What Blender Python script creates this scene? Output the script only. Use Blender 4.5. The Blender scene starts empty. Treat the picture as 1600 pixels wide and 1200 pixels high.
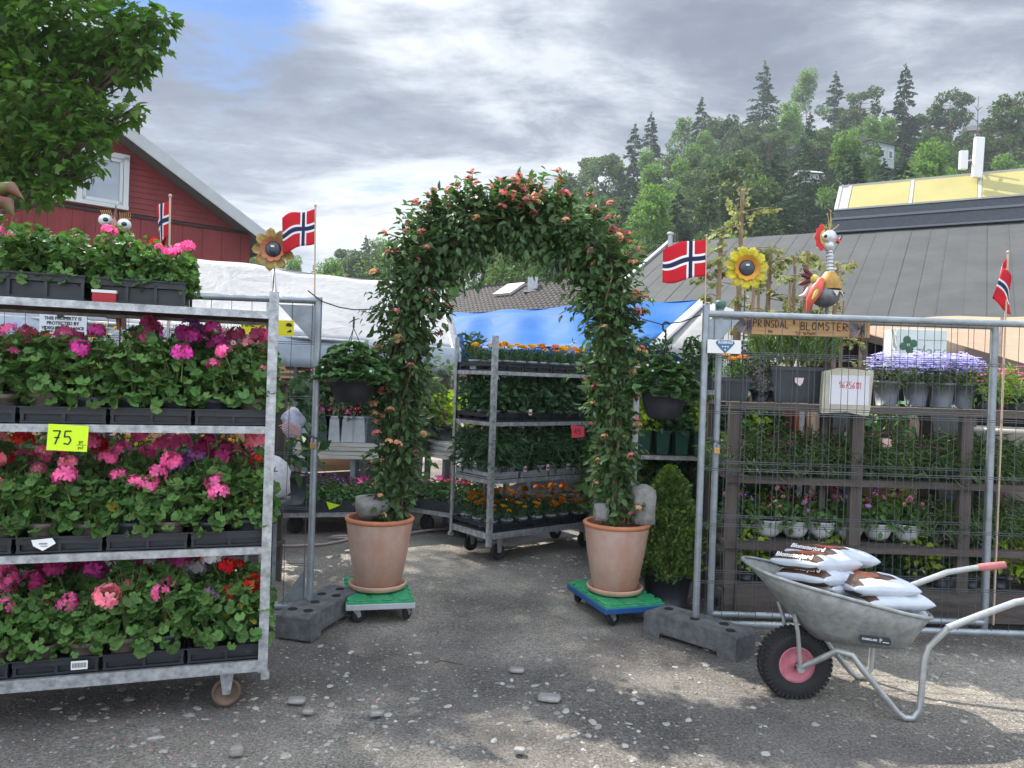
import bpy, math, random
import numpy as np
from mathutils import Vector, Matrix
R = math.radians
PI = math.pi
S = bpy.context.scene
COL = S.collection

# ---------------- camera ----------------
H = 1.52
ROLL, PITCH = R(1.9), R(-0.3)
FW = Vector((0, math.cos(PITCH), math.sin(PITCH)))
_r0 = Vector((1, 0, 0)); _u0 = Vector((0, -math.sin(PITCH), math.cos(PITCH)))
RT = _r0*math.cos(ROLL) + _u0*math.sin(ROLL)
UP = -_r0*math.sin(ROLL) + _u0*math.cos(ROLL)
CAM = Vector((0, 0, H))
cd = bpy.data.cameras.new('camera'); cam = bpy.data.objects.new('camera', cd); COL.objects.link(cam)
m = Matrix((RT, UP, -FW)).transposed().to_4x4(); m.translation = CAM
cam.matrix_world = m
cd.sensor_width = 36; cd.lens = 27; cd.clip_start = 0.05; cd.clip_end = 6000
S.camera = cam

def ray(px, py): return FW + RT*((px-800)/1200) + UP*((600-py)/1200)
def aY(px, py, Y):                       # point of the place seen at a pixel, at distance Y
    d = ray(px, py); return CAM + d*(Y/d.y)
def aZ(px, py, z=0.0):
    d = ray(px, py); return CAM + d*((z-H)/d.z)

# ---------------- sky and sun ----------------
SUN_EL, SUN_AZ = R(51), R(38)            # azimuth measured from straight ahead towards the left
SD = Vector((-math.sin(SUN_AZ)*math.cos(SUN_EL), math.cos(SUN_AZ)*math.cos(SUN_EL), math.sin(SUN_EL)))
w = bpy.data.worlds.new('World'); S.world = w; w.use_nodes = True
nt = w.node_tree; nt.nodes.clear()
def N(t, **k):
    n = nt.nodes.new(t)
    for a, b in k.items(): setattr(n, a, b)
    return n
def L(a, b): nt.links.new(a, b)
out = N('ShaderNodeOutputWorld'); bg = N('ShaderNodeBackground'); L(bg.outputs[0], out.inputs[0])
bg.inputs[1].default_value = 0.1
sky = N('ShaderNodeTexSky', sky_type='NISHITA', sun_disc=False, sun_elevation=SUN_EL, sun_rotation=-SUN_AZ)
sky.air_density = 1.0; sky.dust_density = 0.6; sky.ozone_density = 1.5
tc = N('ShaderNodeTexCoord'); sep = N('ShaderNodeSeparateXYZ'); L(tc.outputs['Generated'], sep.inputs[0])
def M(op, a, b=None, c=None):
    n = N('ShaderNodeMath', operation=op)
    for i, v in enumerate((a, b, c)):
        if v is None: continue
        if isinstance(v, (int, float)): n.inputs[i].default_value = v
        else: L(v, n.inputs[i])
    return n.outputs[0]
zz = M('ADD', M('MAXIMUM', sep.outputs[2], 0.0), 0.16)
cmb = N('ShaderNodeCombineXYZ'); L(M('DIVIDE', sep.outputs[0], zz), cmb.inputs[0]); L(M('DIVIDE', sep.outputs[1], zz), cmb.inputs[1])
def noise(scale, detail, rough, dist, off, sx=1, sy=1):
    mp = N('ShaderNodeMapping'); L(cmb.outputs[0], mp.inputs[0]); mp.inputs['Location'].default_value = off; mp.inputs['Scale'].default_value = (sx, sy, 1)
    n = N('ShaderNodeTexNoise'); L(mp.outputs[0], n.inputs['Vector']); n.inputs['Scale'].default_value = scale
    n.inputs['Detail'].default_value = detail; n.inputs['Roughness'].default_value = rough; n.inputs['Distortion'].default_value = dist
    return n.outputs[0]
def ramp(v, *st):
    r = N('ShaderNodeValToRGB'); L(v, r.inputs[0]); e = r.color_ramp.elements
    while len(e) < len(st): e.new(0.5)
    for q, (p, c) in zip(e, st): q.position = p; q.color = (*c, 1) if len(c) == 3 else c
    return r.outputs[0]
nA = noise(0.8, 9, .58, .35, (3.1, 1.7, 0), .8, 1.0)
nB = noise(3.2, 9, .62, .3, (7.3, 0.4, 0), .7, 1.1)
dens = M('ADD', M('MULTIPLY', nA, .6), M('MULTIPLY', nB, .4))
K = 10.0
cl = ramp(dens, (.395, (.56*K, .58*K, .61*K)), (.445, (.40*K, .43*K, .475*K)), (.50, (.235*K, .265*K, .315*K)), (.56, (.155*K, .18*K, .23*K)), (.64, (.115*K, .138*K, .185*K)))
# silver glow of the cloud round the sun
vd = N('ShaderNodeVectorMath', operation='DOT_PRODUCT'); L(tc.outputs['Generated'], vd.inputs[0]); vd.inputs[1].default_value = SD
glow = M('POWER', M('MAXIMUM', vd.outputs['Value'], 0.0), 6.0)
# sky gain added overhead and behind, out of view, to lift the shade
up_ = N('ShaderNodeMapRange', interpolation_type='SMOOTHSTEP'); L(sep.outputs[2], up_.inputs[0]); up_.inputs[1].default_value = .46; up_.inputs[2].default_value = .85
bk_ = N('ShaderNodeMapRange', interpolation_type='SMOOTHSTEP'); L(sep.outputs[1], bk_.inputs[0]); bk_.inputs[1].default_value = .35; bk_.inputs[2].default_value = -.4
thin = M('MULTIPLY', M('MAXIMUM', up_.outputs[0], bk_.outputs[0]), 2.3)  # strength of the added fill from the unseen sky
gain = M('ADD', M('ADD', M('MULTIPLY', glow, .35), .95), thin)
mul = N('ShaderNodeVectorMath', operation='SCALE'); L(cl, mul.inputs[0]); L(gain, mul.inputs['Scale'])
# clear patch
gd = ray(330, 25).normalized()
vd2 = N('ShaderNodeVectorMath', operation='DOT_PRODUCT'); L(tc.outputs['Generated'], vd2.inputs[0]); vd2.inputs[1].default_value = gd
gap = N('ShaderNodeMapRange'); L(vd2.outputs['Value'], gap.inputs[0])
gap.inputs[1].default_value = .988; gap.inputs[2].default_value = .9995; gap.inputs[3].default_value = 0; gap.inputs[4].default_value = .19
gap.interpolation_type = 'SMOOTHSTEP'
cov = N('ShaderNodeMapRange'); L(M('SUBTRACT', M('ADD', M('MULTIPLY', nA, .45), M('MULTIPLY', nB, .55)), gap.outputs[0]), cov.inputs[0])
cov.inputs[1].default_value = .27; cov.inputs[2].default_value = .43; cov.interpolation_type = 'SMOOTHSTEP'
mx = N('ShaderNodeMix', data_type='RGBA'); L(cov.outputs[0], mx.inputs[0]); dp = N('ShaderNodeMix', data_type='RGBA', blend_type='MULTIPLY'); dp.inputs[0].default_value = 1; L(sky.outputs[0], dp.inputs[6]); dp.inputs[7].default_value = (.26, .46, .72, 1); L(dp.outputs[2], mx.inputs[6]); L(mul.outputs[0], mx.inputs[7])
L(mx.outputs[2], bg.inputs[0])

sl = bpy.data.lights.new('sun', 'SUN'); sun = bpy.data.objects.new('sun', sl); COL.objects.link(sun)
sl.energy = 5.0; sl.angle = R(0.7); sl.color = (1, .94, .84)
sun.rotation_euler = SD.to_track_quat('Z', 'Y').to_euler()
S.render.engine = 'CYCLES'
S.view_settings.view_transform = 'Standard'; S.view_settings.look = 'None'; S.view_settings.exposure = 0.85; S.view_settings.gamma = 1
S.cycles.max_bounces = 6; S.cycles.diffuse_bounces = 3; S.cycles.transparent_max_bounces = 4; S.cycles.transmission_bounces = 3
S.cycles.volume_bounces = 0; S.cycles.caustics_reflective = False; S.cycles.caustics_refractive = False

# ---------------- materials ----------------
MATS = {}
def mat(name, col, rough=.6, metal=0., var=0., vscale=8., bump=0., bscale=60., trans=0., island=0., col2=None, spec=.4, coord='Object', stretch=None, rnd=0.):
    """procedural surface: base colour with noise towards col2, bump, optional leaf translucency and per-leaf variation"""
    if name in MATS: return MATS[name]
    mt = bpy.data.materials.new(name); mt.use_nodes = True; t = mt.node_tree; t.nodes.clear()
    def n(k, **a):
        x = t.nodes.new(k)
        for p, q in a.items(): setattr(x, p, q)
        return x
    l = t.links.new
    o = n('ShaderNodeOutputMaterial')
    tcn = n('ShaderNodeTexCoord'); mp = n('ShaderNodeMapping'); l(tcn.outputs[coord], mp.inputs[0])
    if stretch: mp.inputs['Scale'].default_value = stretch
    c = n('ShaderNodeRGB'); c.outputs[0].default_value = (*col, 1); cur = c.outputs[0]
    if var or col2:
        ns = n('ShaderNodeTexNoise'); l(mp.outputs[0], ns.inputs[0]); ns.inputs['Scale'].default_value = vscale; ns.inputs['Detail'].default_value = 8; ns.inputs['Roughness'].default_value = .65
        rp = n('ShaderNodeValToRGB'); l(ns.outputs[0], rp.inputs[0])
        c2 = col2 or tuple(x*(1-var) for x in col); c1 = col if col2 else tuple(min(1, x*(1+var)) for x in col)
        rp.color_ramp.elements[0].position = .36; rp.color_ramp.elements[1].position = .64
        rp.color_ramp.elements[0].color = (*c2, 1); rp.color_ramp.elements[1].color = (*c1, 1); cur = rp.outputs[0]
    if island or rnd:
        if island: g = n('ShaderNodeNewGeometry'); src = g.outputs['Random Per Island']
        else: g = n('ShaderNodeObjectInfo'); src = g.outputs['Random']
        k = island or rnd
        mr = n('ShaderNodeMapRange'); l(src, mr.inputs[0]); mr.inputs[3].default_value = 1-k; mr.inputs[4].default_value = 1+k
        hs = n('ShaderNodeHueSaturation'); l(cur, hs.inputs['Color']); l(mr.outputs[0], hs.inputs['Value'])
        if island:
            m2 = n('ShaderNodeMath', operation='MULTIPLY'); l(src, m2.inputs[0]); m2.inputs[1].default_value = 7.31
            m3 = n('ShaderNodeMath', operation='FRACT'); l(m2.outputs[0], m3.inputs[0])
            m4 = n('ShaderNodeMapRange'); l(m3.outputs[0], m4.inputs[0]); m4.inputs[3].default_value = .485; m4.inputs[4].default_value = .515
            l(m4.outputs[0], hs.inputs['Hue'])
            oi = n('ShaderNodeObjectInfo'); m5 = n('ShaderNodeMapRange'); l(oi.outputs['Random'], m5.inputs[0]); m5.inputs[3].default_value = .85; m5.inputs[4].default_value = 1.15
            h2 = n('ShaderNodeHueSaturation'); l(hs.outputs[0], h2.inputs['Color']); l(m5.outputs[0], h2.inputs['Value']); cur = h2.outputs[0]
        else: cur = hs.outputs[0]
    b = n('ShaderNodeBsdfPrincipled'); l(cur, b.inputs['Base Color']); b.inputs['Roughness'].default_value = rough
    b.inputs['Metallic'].default_value = metal; b.inputs['Specular IOR Level'].default_value = spec
    if bump:
        nb = n('ShaderNodeTexNoise'); l(mp.outputs[0], nb.inputs[0]); nb.inputs['Scale'].default_value = bscale; nb.inputs['Detail'].default_value = 6
        bp = n('ShaderNodeBump'); l(nb.outputs[0], bp.inputs['Height']); bp.inputs['Strength'].default_value = bump; bp.inputs['Distance'].default_value = .01
        l(bp.outputs[0], b.inputs['Normal'])
    if trans:
        tr = n('ShaderNodeBsdfTranslucent'); h3 = n('ShaderNodeHueSaturation'); l(cur, h3.inputs['Color']); h3.inputs['Saturation'].default_value = 1.15; h3.inputs['Value'].default_value = 1.5
        l(h3.outputs[0], tr.inputs[0])
        ms = n('ShaderNodeMixShader'); ms.inputs[0].default_value = trans; l(b.outputs[0], ms.inputs[1]); l(tr.outputs[0], ms.inputs[2]); l(ms.outputs[0], o.inputs[0])
    else: l(b.outputs[0], o.inputs[0])
    MATS[name] = mt; return mt

# ---------------- mesh helpers ----------------
class MB:
    """collects shapes and links them as ONE mesh"""
    def __init__(s): s.v = []; s.f = []; s.m = []; s.sm = []
    def add(s, vs, fs, mi=0, smooth=False):
        k = len(s.v); s.v += [tuple(v) for v in vs]; s.f += [tuple(i+k for i in f) for f in fs]; s.m += [mi]*len(fs); s.sm += [smooth]*len(fs); return s
    def box(s, c, d, rz=0, mi=0, mtx=None, taper=1.0):
        c = Vector(c); x, y, z = d[0]/2, d[1]/2, d[2]/2; q = Matrix.Rotation(rz, 3, 'Z'); vs = []
        for k in (-1, 1):
            t = taper if k < 0 else 1
            for i, j in ((-1, -1), (1, -1), (1, 1), (-1, 1)): vs.append(c + q @ Vector((i*x*t, j*y*t, k*z)))
        if mtx: vs = [mtx @ v for v in vs]
        return s.add(vs, [(3, 2, 1, 0), (4, 5, 6, 7), (0, 1, 5, 4), (1, 2, 6, 5), (2, 3, 7, 6), (3, 0, 4, 7)], mi)
    def bar(s, p, q, wd, ht=None, mi=0, up=(0, 0, 1)):
        p, q = Vector(p), Vector(q); ht = ht or wd; d = (q-p).normalized(); u = Vector(up)
        if abs(d.dot(u)) > .95: u = Vector((0, 1, 0))
        x = d.cross(u).normalized()*wd/2; y = x.cross(d).normalized()*ht/2
        vs = [e + x*i + y*j for e in (p, q) for i, j in ((-1, -1), (1, -1), (1, 1), (-1, 1))]
        return s.add(vs, [(3, 2, 1, 0), (4, 5, 6, 7), (0, 1, 5, 4), (1, 2, 6, 5), (2, 3, 7, 6), (3, 0, 4, 7)], mi)
    def tube(s, pts, r, seg=8, mi=0, cap=True, smooth=True):
        pts = [Vector(p) for p in pts]; n = len(pts); rs = r if isinstance(r, (list, tuple)) else [r]*n
        ref = Vector((0, 0, 1)); vs = []; prev = None
        for i, p in enumerate(pts):
            d = (pts[min(i+1, n-1)] - pts[max(i-1, 0)])
            if d.length < 1e-9: d = Vector((0, 0, 1))
            d.normalize()
            if prev is None:
                a = d.cross(ref) if abs(d.z) < .95 else d.cross(Vector((0, 1, 0)))
            else: a = prev - d*prev.dot(d)
            a.normalize(); prev = a; b = d.cross(a)
            vs += [p + (a*math.cos(2*PI*k/seg) + b*math.sin(2*PI*k/seg))*rs[i] for k in range(seg)]
        fs = [(i*seg+k, i*seg+(k+1) % seg, (i+1)*seg+(k+1) % seg, (i+1)*seg+k) for i in range(n-1) for k in range(seg)]
        s.add(vs, fs, mi, smooth)
        if cap:
            s.add(vs[:seg], [tuple(range(seg))[::-1]], mi); s.add(vs[-seg:], [tuple(range(seg))], mi)
        return s
    def lathe(s, prof, c=(0, 0, 0), seg=24, mi=0, smooth=True, mtx=None, sx=1, sy=1):
        c = Vector(c); vs = []
        for r_, z in prof:
            for k in range(seg):
                a = 2*PI*k/seg; v = Vector((r_*math.cos(a)*sx, r_*math.sin(a)*sy, z)); vs.append((mtx @ v if mtx else v) + c)
        fs = [(i*seg+k, i*seg+(k+1) % seg, (i+1)*seg+(k+1) % seg, (i+1)*seg+k) for i in range(len(prof)-1) for k in range(seg)]
        return s.add(vs, fs, mi, smooth)
    def ball(s, c, r, seg=14, rings=9, mi=0, sc=(1, 1, 1), mtx=None):
        prof = [(max(1e-4, r*math.sin(PI*i/rings)), -r*math.cos(PI*i/rings)) for i in range(rings+1)]
        c = Vector(c); vs = []
        for r_, z in prof:
            for k in range(seg):
                a = 2*PI*k/seg; v = Vector((r_*math.cos(a)*sc[0], r_*math.sin(a)*sc[1], z*sc[2])); vs.append((mtx @ v if mtx else v)+c)
        return s.add(vs, [(i*seg+k, i*seg+(k+1) % seg, (i+1)*seg+(k+1) % seg, (i+1)*seg+k) for i in range(rings) for k in range(seg)], mi, True)
    def prism(s, poly, thick, mtx=None, mi=0, mi2=None):
        """flat outline in x,z extruded along y by thick"""
        n = len(poly); vs = [Vector((x, -thick/2, z)) for x, z in poly] + [Vector((x, thick/2, z)) for x, z in poly]
        if mtx: vs = [mtx @ v for v in vs]
        s.add(vs, [tuple(range(n))], mi); s.add(vs, [tuple(range(n, 2*n))[::-1]] + [(i, i+n, (i+1) % n+n, (i+1) % n) for i in range(n)], mi if mi2 is None else mi2)
        return s
    def mesh(s, name, *mats):
        me = bpy.data.meshes.new(name); me.from_pydata(s.v, [], s.f)
        for mm in mats: me.materials.append(mm)
        me.polygons.foreach_set('material_index', s.m); me.polygons.foreach_set('use_smooth', s.sm); me.update(); return me

def obj(name, me, parent=None, loc=(0, 0, 0), rot=(0, 0, 0), sc=1.0):
    o = bpy.data.objects.new(name, me); COL.objects.link(o); o.parent = parent
    o.location = loc; o.rotation_euler = rot; o.scale = (sc, sc, sc) if isinstance(sc, (int, float)) else sc
    return o
def tag(o, label, cat, group=None):
    o['label'] = label; o['category'] = cat
    if group: o['group'] = group
    return o
def thing(name, label, cat, loc=(0, 0, 0), rz=0., group=None, rot=None, sc=1.0):
    o = obj(name, None, None, loc, rot or (0, 0, rz), sc); o.empty_display_size = .1
    return tag(o, label, cat, group)
def struct(name, me, kind='structure', **k):
    o = obj(name, me, **k); o['kind'] = kind; return o
def solid(o, t, off=0.):
    md = o.modifiers.new('thickness', 'SOLIDIFY'); md.thickness = t; md.offset = off; return o
def bevel(o, wd, seg=2):
    md = o.modifiers.new('bevel', 'BEVEL'); md.width = wd; md.segments = seg; md.limit_method = 'ANGLE'; md.angle_limit = R(40); return o

# ---- many small faces at once ----
def frames(d, nrm):
    y = d/np.maximum(np.linalg.norm(d, axis=1, keepdims=True), 1e-9)
    z = nrm - (nrm*y).sum(1, keepdims=True)*y; z /= np.maximum(np.linalg.norm(z, axis=1, keepdims=True), 1e-9)
    x = np.cross(y, z); return np.stack([x, y, z], axis=2)
LEAF = {
 'ovate': ([(0, 0, 0), (0, .5, -.06), (0, 1, -.16), (-.27, .3, .05), (-.22, .65, .0), (.27, .3, .05), (.22, .65, .0)], [(0, 1, 4, 3), (1, 2, 4), (0, 5, 6, 1), (1, 6, 2)]),
 'lance': ([(0, 0, 0), (0, .5, -.05), (0, 1, -.2), (-.12, .45, .04), (.12, .45, .04)], [(0, 1, 3), (1, 2, 3), (0, 4, 1), (1, 4, 2)]),
 'blade': ([(-.04, 0, 0), (.04, 0, 0), (.03, .6, .02), (0, 1, -.05), (-.03, .6, .02)], [(0, 1, 2, 3, 4)]),
 'round': ([(0, .0, 0)] + [(.5*math.sin(2*PI*k/13)*(1-.10*(k % 2)), .12 - .5*math.cos(2*PI*k/13)*(1-.10*(k % 2)), .10+.06*math.sin(k*2.1)) for k in range(1, 13)] , [(0, k, k+1) for k in range(1, 12)]),
 'maple': ([(0, 0, 0), (.22, .05, .0), (.42, .02, -.05), (.34, .22, 0), (.52, .42, -.08), (.27, .42, .03), (.22, .62, .0), (.02, .98, -.12), (-.2, .62, .0), (-.25, .42, .03), (-.5, .44, -.08), (-.33, .22, 0), (-.42, .02, -.05), (-.22, .05, .0)], [tuple(range(7))+(7, 8, 9, 10, 11, 12, 13)]),
 'petal': ([(0, 0, 0), (-.3, .45, .08), (-.25, .85, .1), (0, 1, .12), (.25, .85, .1), (.3, .45, .08)], [(0, 5, 4, 3, 2, 1)]),
 'quad': ([(-.5, 0, 0), (.5, 0, 0), (.35, 1, .1), (-.35, 1, -.1)], [(0, 1, 2, 3)]),
 'spray': ([(0, 0, 0), (-.35, .35, -.03), (-.12, .4, .0), (-.33, .75, -.05), (0, 1, -.08), (.3, .72, -.05), (.12, .42, .0), (.36, .33, -.03)], [(0, 7, 6, 5, 4, 3, 2, 1)]),
}
def cloud(pos, d, nrm, size, leaf):
    """returns verts, loops, totals of leaves put at pos"""
    bv, bf = LEAF[leaf]; bv = np.array(bv, dtype=float); n = len(pos)
    Fm = frames(d, nrm); size = np.broadcast_to(np.asarray(size, dtype=float), (n,))
    V = np.einsum('nij,vj->nvi', Fm, bv)*size[:, None, None] + pos[:, None, :]
    k = len(bv); lp = np.concatenate([np.array(f) for f in bf]); tt = np.array([len(f) for f in bf])
    loops = (lp[None, :] + (np.arange(n)*k)[:, None]).ravel(); tot = np.tile(tt, n)
    return V.reshape(-1, 3), loops, tot
def npmesh(name, chunks, mats, mb=None):
    """chunks: list of (verts, loops, totals, material index); mb: extra MB shapes"""
    vs = []; ls = []; ts = []; ms = []; sm = []; off = 0
    for V, lo, to, mi in chunks:
        vs.append(V); ls.append(lo+off); ts.append(to); ms.append(np.full(len(to), mi)); sm.append(np.zeros(len(to), bool)); off += len(V)
    if mb and mb.v:
        vs.append(np.array(mb.v)); ls.append(np.array([i for f in mb.f for i in f])+off); ts.append(np.array([len(f) for f in mb.f])); ms.append(np.array(mb.m)); sm.append(np.array(mb.sm))
    vs = np.concatenate(vs); ls = np.concatenate(ls); ts = np.concatenate(ts); ms = np.concatenate(ms); sm = np.concatenate(sm)
    me = bpy.data.meshes.new(name); me.vertices.add(len(vs)); me.vertices.foreach_set('co', vs.ravel())
    me.loops.add(len(ls)); me.loops.foreach_set('vertex_index', ls.astype(np.int32))
    me.polygons.add(len(ts)); st = np.concatenate([[0], np.cumsum(ts)[:-1]])
    me.polygons.foreach_set('loop_start', st.astype(np.int32)); me.polygons.foreach_set('loop_total', ts.astype(np.int32))
    for q in mats: me.materials.append(q)
    me.polygons.foreach_set('material_index', ms.astype(np.int32)); me.polygons.foreach_set('use_smooth', sm)
    me.update(calc_edges=True); me.validate(); return me
def rnd(seed): return np.random.default_rng(seed)
def unit(g, n):
    v = g.normal(size=(n, 3)); return v/np.linalg.norm(v, axis=1, keepdims=True)

# ---- lettering ----
def text_mesh(body, size, mt, align='CENTER', shear=0., space=1.0, depth=.0006, bold=0.):
    cu = bpy.data.curves.new('lettering', 'FONT'); cu.body = body; cu.size = size; cu.align_x = align; cu.align_y = 'CENTER'; cu.shear = shear
    cu.space_character = space; cu.extrude = depth; cu.offset = bold; cu.resolution_u = 3
    o = bpy.data.objects.new('lettering', cu); COL.objects.link(o)
    dg = bpy.context.evaluated_depsgraph_get(); dg.update(); me = bpy.data.meshes.new_from_object(o.evaluated_get(dg))
    COL.objects.unlink(o); bpy.data.objects.remove(o); me.materials.clear(); me.materials.append(mt); me.name = 'lettering'
    return me
STROKE = {  # pen strokes in a unit box
 'P': [[(0, 0), (0, 1), (.5, .95), (.55, .65), (0, .5)]], 'R': [[(0, 0), (0, 1), (.5, .9), (.5, .6), (0, .5), (.6, 0)]], 'I': [[(.2, 0), (.2, 1)]],
 'N': [[(0, 0), (0, 1), (.55, 0), (.55, 1)]], 'S': [[(.5, .9), (.2, 1), (0, .75), (.5, .35), (.35, 0), (0, .1)]], 'D': [[(0, 0), (0, 1), (.45, .85), (.55, .5), (.4, .1), (0, 0)]],
 'A': [[(0, 0), (.3, 1), (.6, 0)], [(.1, .35), (.5, .35)]], 'L': [[(0, 1), (0, 0), (.5, 0)]], 'B': [[(0, 0), (0, 1), (.45, .9), (.4, .58), (0, .52), (.5, .4), (.5, .1), (0, 0)]],
 'O': [[(.3, 1), (.05, .8), (0, .3), (.25, 0), (.5, .2), (.55, .7), (.3, 1)]], 'M': [[(0, 0), (.05, 1), (.35, .4), (.65, 1), (.7, 0)]], 'T': [[(0, 1), (.6, 1)], [(.3, 1), (.3, 0)]],
 'E': [[(.5, 1), (0, 1), (0, 0), (.5, 0)], [(0, .5), (.4, .5)]], 'G': [[(.5, .85), (.25, 1), (0, .6), (.1, .1), (.45, .1), (.5, .4), (.3, .4)]], 'F': [[(.5, 1), (0, 1), (0, 0)], [(0, .5), (.4, .5)]],
 '9': [[(.45, .75), (.2, .55), (.02, .78), (.25, 1), (.45, .8), (.4, .3), (.2, 0)]], '6': [[(.4, 1), (.1, .6), (0, .2), (.25, 0), (.45, .25), (.25, .48), (.03, .3)]], '7': [[(0, 1), (.5, 1), (.15, 0)], [(.1, .5), (.45, .5)]],
 '5': [[(.5, 1), (.1, 1), (.05, .55), (.35, .6), (.48, .3), (.3, 0), (0, .08)]], '1': [[(.05, .8), (.2, 1), (.2, 0)]], '.': [[(.1, 0), (.14, .04)]], '-': [[(0, .5), (.4, .5)]],
 'p': [[(0, .55), (0, -.3)], [(0, .45), (.3, .5), (.3, .15), (0, .1)]], 'r': [[(0, .5), (.02, 0)], [(0, .35), (.25, .5)]], 'o': [[(.15, .5), (0, .25), (.15, 0), (.3, .25), (.15, .5)]], 't': [[(.12, .9), (.12, 0)], [(0, .55), (.28, .55)]],
 '&': [[(.5, .1), (.1, .75), (.25, 1), (.4, .75), (.0, .25), (.2, 0), (.5, .4)]], '4': [[(.4, 0), (.4, 1), (0, .35), (.55, .35)]], '8': [[(.25, .5), (.05, .75), (.25, 1), (.45, .75), (.25, .5), (0, .25), (.25, 0), (.5, .25), (.25, .5)]],
}
def pen(txt, h, mt, thick, gap=.22, seed=1, wd=1.0, depth=.0012):
    g = random.Random(seed); mb = MB(); x = 0
    for ch in txt:
        if ch == ' ': x += .5*h; continue
        st = STROKE[ch]; mxx = max(p[0] for s_ in st for p in s_); dz = g.uniform(-.03, .03)*h
        for s_ in st:
            pts = [Vector((x+p[0]*h*wd+g.uniform(-.01, .01)*h, 0, p[1]*h+dz)) for p in s_]
            for a, b in zip(pts, pts[1:]): mb.bar(a, b, thick, depth, up=(0, 1, 0))
        x += (mxx*wd+gap)*h
    for i, v in enumerate(mb.v): mb.v[i] = (v[0]-x/2, v[1], v[2])
    return mb.mesh('lettering', mt)
# ================= ground =================
def ground_mat():
    mt = bpy.data.materials.new('gravel'); mt.use_nodes = True; t = mt.node_tree; t.nodes.clear(); l = t.links.new
    def n(k, **a):
        x = t.nodes.new(k)
        for p, q in a.items(): setattr(x, p, q)
        return x
    def no(s, d=6, r=.6, off=0):
        x = n('ShaderNodeTexNoise'); mp = n('ShaderNodeMapping'); l(tcn.outputs['Object'], mp.inputs[0]); mp.inputs['Location'].default_value = (off, off*.7, 0)
        l(mp.outputs[0], x.inputs[0]); x.inputs['Scale'].default_value = s; x.inputs['Detail'].default_value = d; x.inputs['Roughness'].default_value = r; return x.outputs[0]
    def rp(v, *st):
        r = n('ShaderNodeValToRGB'); l(v, r.inputs[0]); e = r.color_ramp.elements
        while len(e) < len(st): e.new(.5)
        for q, (p, c) in zip(e, st): q.position = p; q.color = (*c, 1)
        return r.outputs[0]
    def mix(f, a, b, mode='MIX'):
        x = n('ShaderNodeMix', data_type='RGBA', blend_type=mode)
        if isinstance(f, float): x.inputs[0].default_value = f
        else: l(f, x.inputs[0])
        l(a, x.inputs[6]); l(b, x.inputs[7]); return x.outputs[2]
    tcn = n('ShaderNodeTexCoord'); o = n('ShaderNodeOutputMaterial'); b = n('ShaderNodeBsdfPrincipled'); l(b.outputs[0], o.inputs[0])
    base = rp(no(1.1, 9, .66), (.35, (.17, .154, .135)), (.5, (.275, .252, .22)), (.66, (.39, .36, .312)))
    fine = rp(no(75, 7, .75, 3), (.36, (.35, .35, .35)), (.5, (.86, .86, .86)), (.66, (1.5, 1.49, 1.46)))
    c = mix(1.0, base, fine, 'MULTIPLY')
    c0 = c
    for sc, thr, f0, bright in ((60, .30, .48, (.42, .40, .365)), (24, .26, .66, (.38, .365, .335)), (140, .33, .4, (.38, .36, .325))):
        v = n('ShaderNodeTexVoronoi'); mp = n('ShaderNodeMapping'); l(tcn.outputs['Object'], mp.inputs[0]); mp.inputs['Scale'].default_value = (1, 1.25, 1); l(mp.outputs[0], v.inputs[0]); v.inputs['Scale'].default_value = sc
        a = n('ShaderNodeMath', operation='LESS_THAN'); l(v.outputs['Distance'], a.inputs[0]); a.inputs[1].default_value = thr
        s = n('ShaderNodeSeparateColor'); l(v.outputs['Color'], s.inputs[0])
        q = n('ShaderNodeMath', operation='GREATER_THAN'); l(s.outputs[0], q.inputs[0]); q.inputs[1].default_value = f0
        mm = n('ShaderNodeMath', operation='MULTIPLY'); l(a.outputs[0], mm.inputs[0]); l(q.outputs[0], mm.inputs[1])
        cc = n('ShaderNodeRGB'); cc.outputs[0].default_value = (*bright, 1)
        hv = n('ShaderNodeHueSaturation'); l(cc.outputs[0], hv.inputs['Color']); mr = n('ShaderNodeMapRange'); l(s.outputs[1], mr.inputs[0]); mr.inputs[3].default_value = .45; mr.inputs[4].default_value = 1.15; l(mr.outputs[0], hv.inputs['Value'])
        c = mix(mm.outputs[0], c, hv.outputs[0])
    # damp dark patches of trodden fines
    wet = rp(no(.55, 5, .55, 9), (.42, (1.08, 1.07, 1.05)), (.58, (.60, .60, .62)))
    c = mix(1.0, c, wet, 'MULTIPLY')
    l(c, b.inputs['Base Color']); b.inputs['Roughness'].default_value = .88; b.inputs['Specular IOR Level'].default_value = .25
    bp = n('ShaderNodeBump'); l(no(60, 8, .7, 5), bp.inputs['Height']); bp.inputs['Strength'].default_value = .75; bp.inputs['Distance'].default_value = .02; l(bp.outputs[0], b.inputs['Normal'])
    return mt
GM = ground_mat()
mb = MB()
gx = [-600, -250, -60] + [-12+.4*i for i in range(61)] + [60, 250, 600]; gy = [-400, -100, -8] + [.4*i for i in range(46)] + [60, 250, 600]
def gz(x, y):
    if -12 < x < 12 and 0 <= y < 18: return .012*math.sin(1.3*x+.7*y)*math.cos(.9*y-.4*x) - .006
    return -.01
mb.add([(x, y, gz(x, y)) for y in gy for x in gx], [(j*len(gx)+i, j*len(gx)+i+1, (j+1)*len(gx)+i+1, (j+1)*len(gx)+i) for j in range(len(gy)-1) for i in range(len(gx)-1)], 0, True)
struct('ground', mb.mesh('ground', GM))
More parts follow.
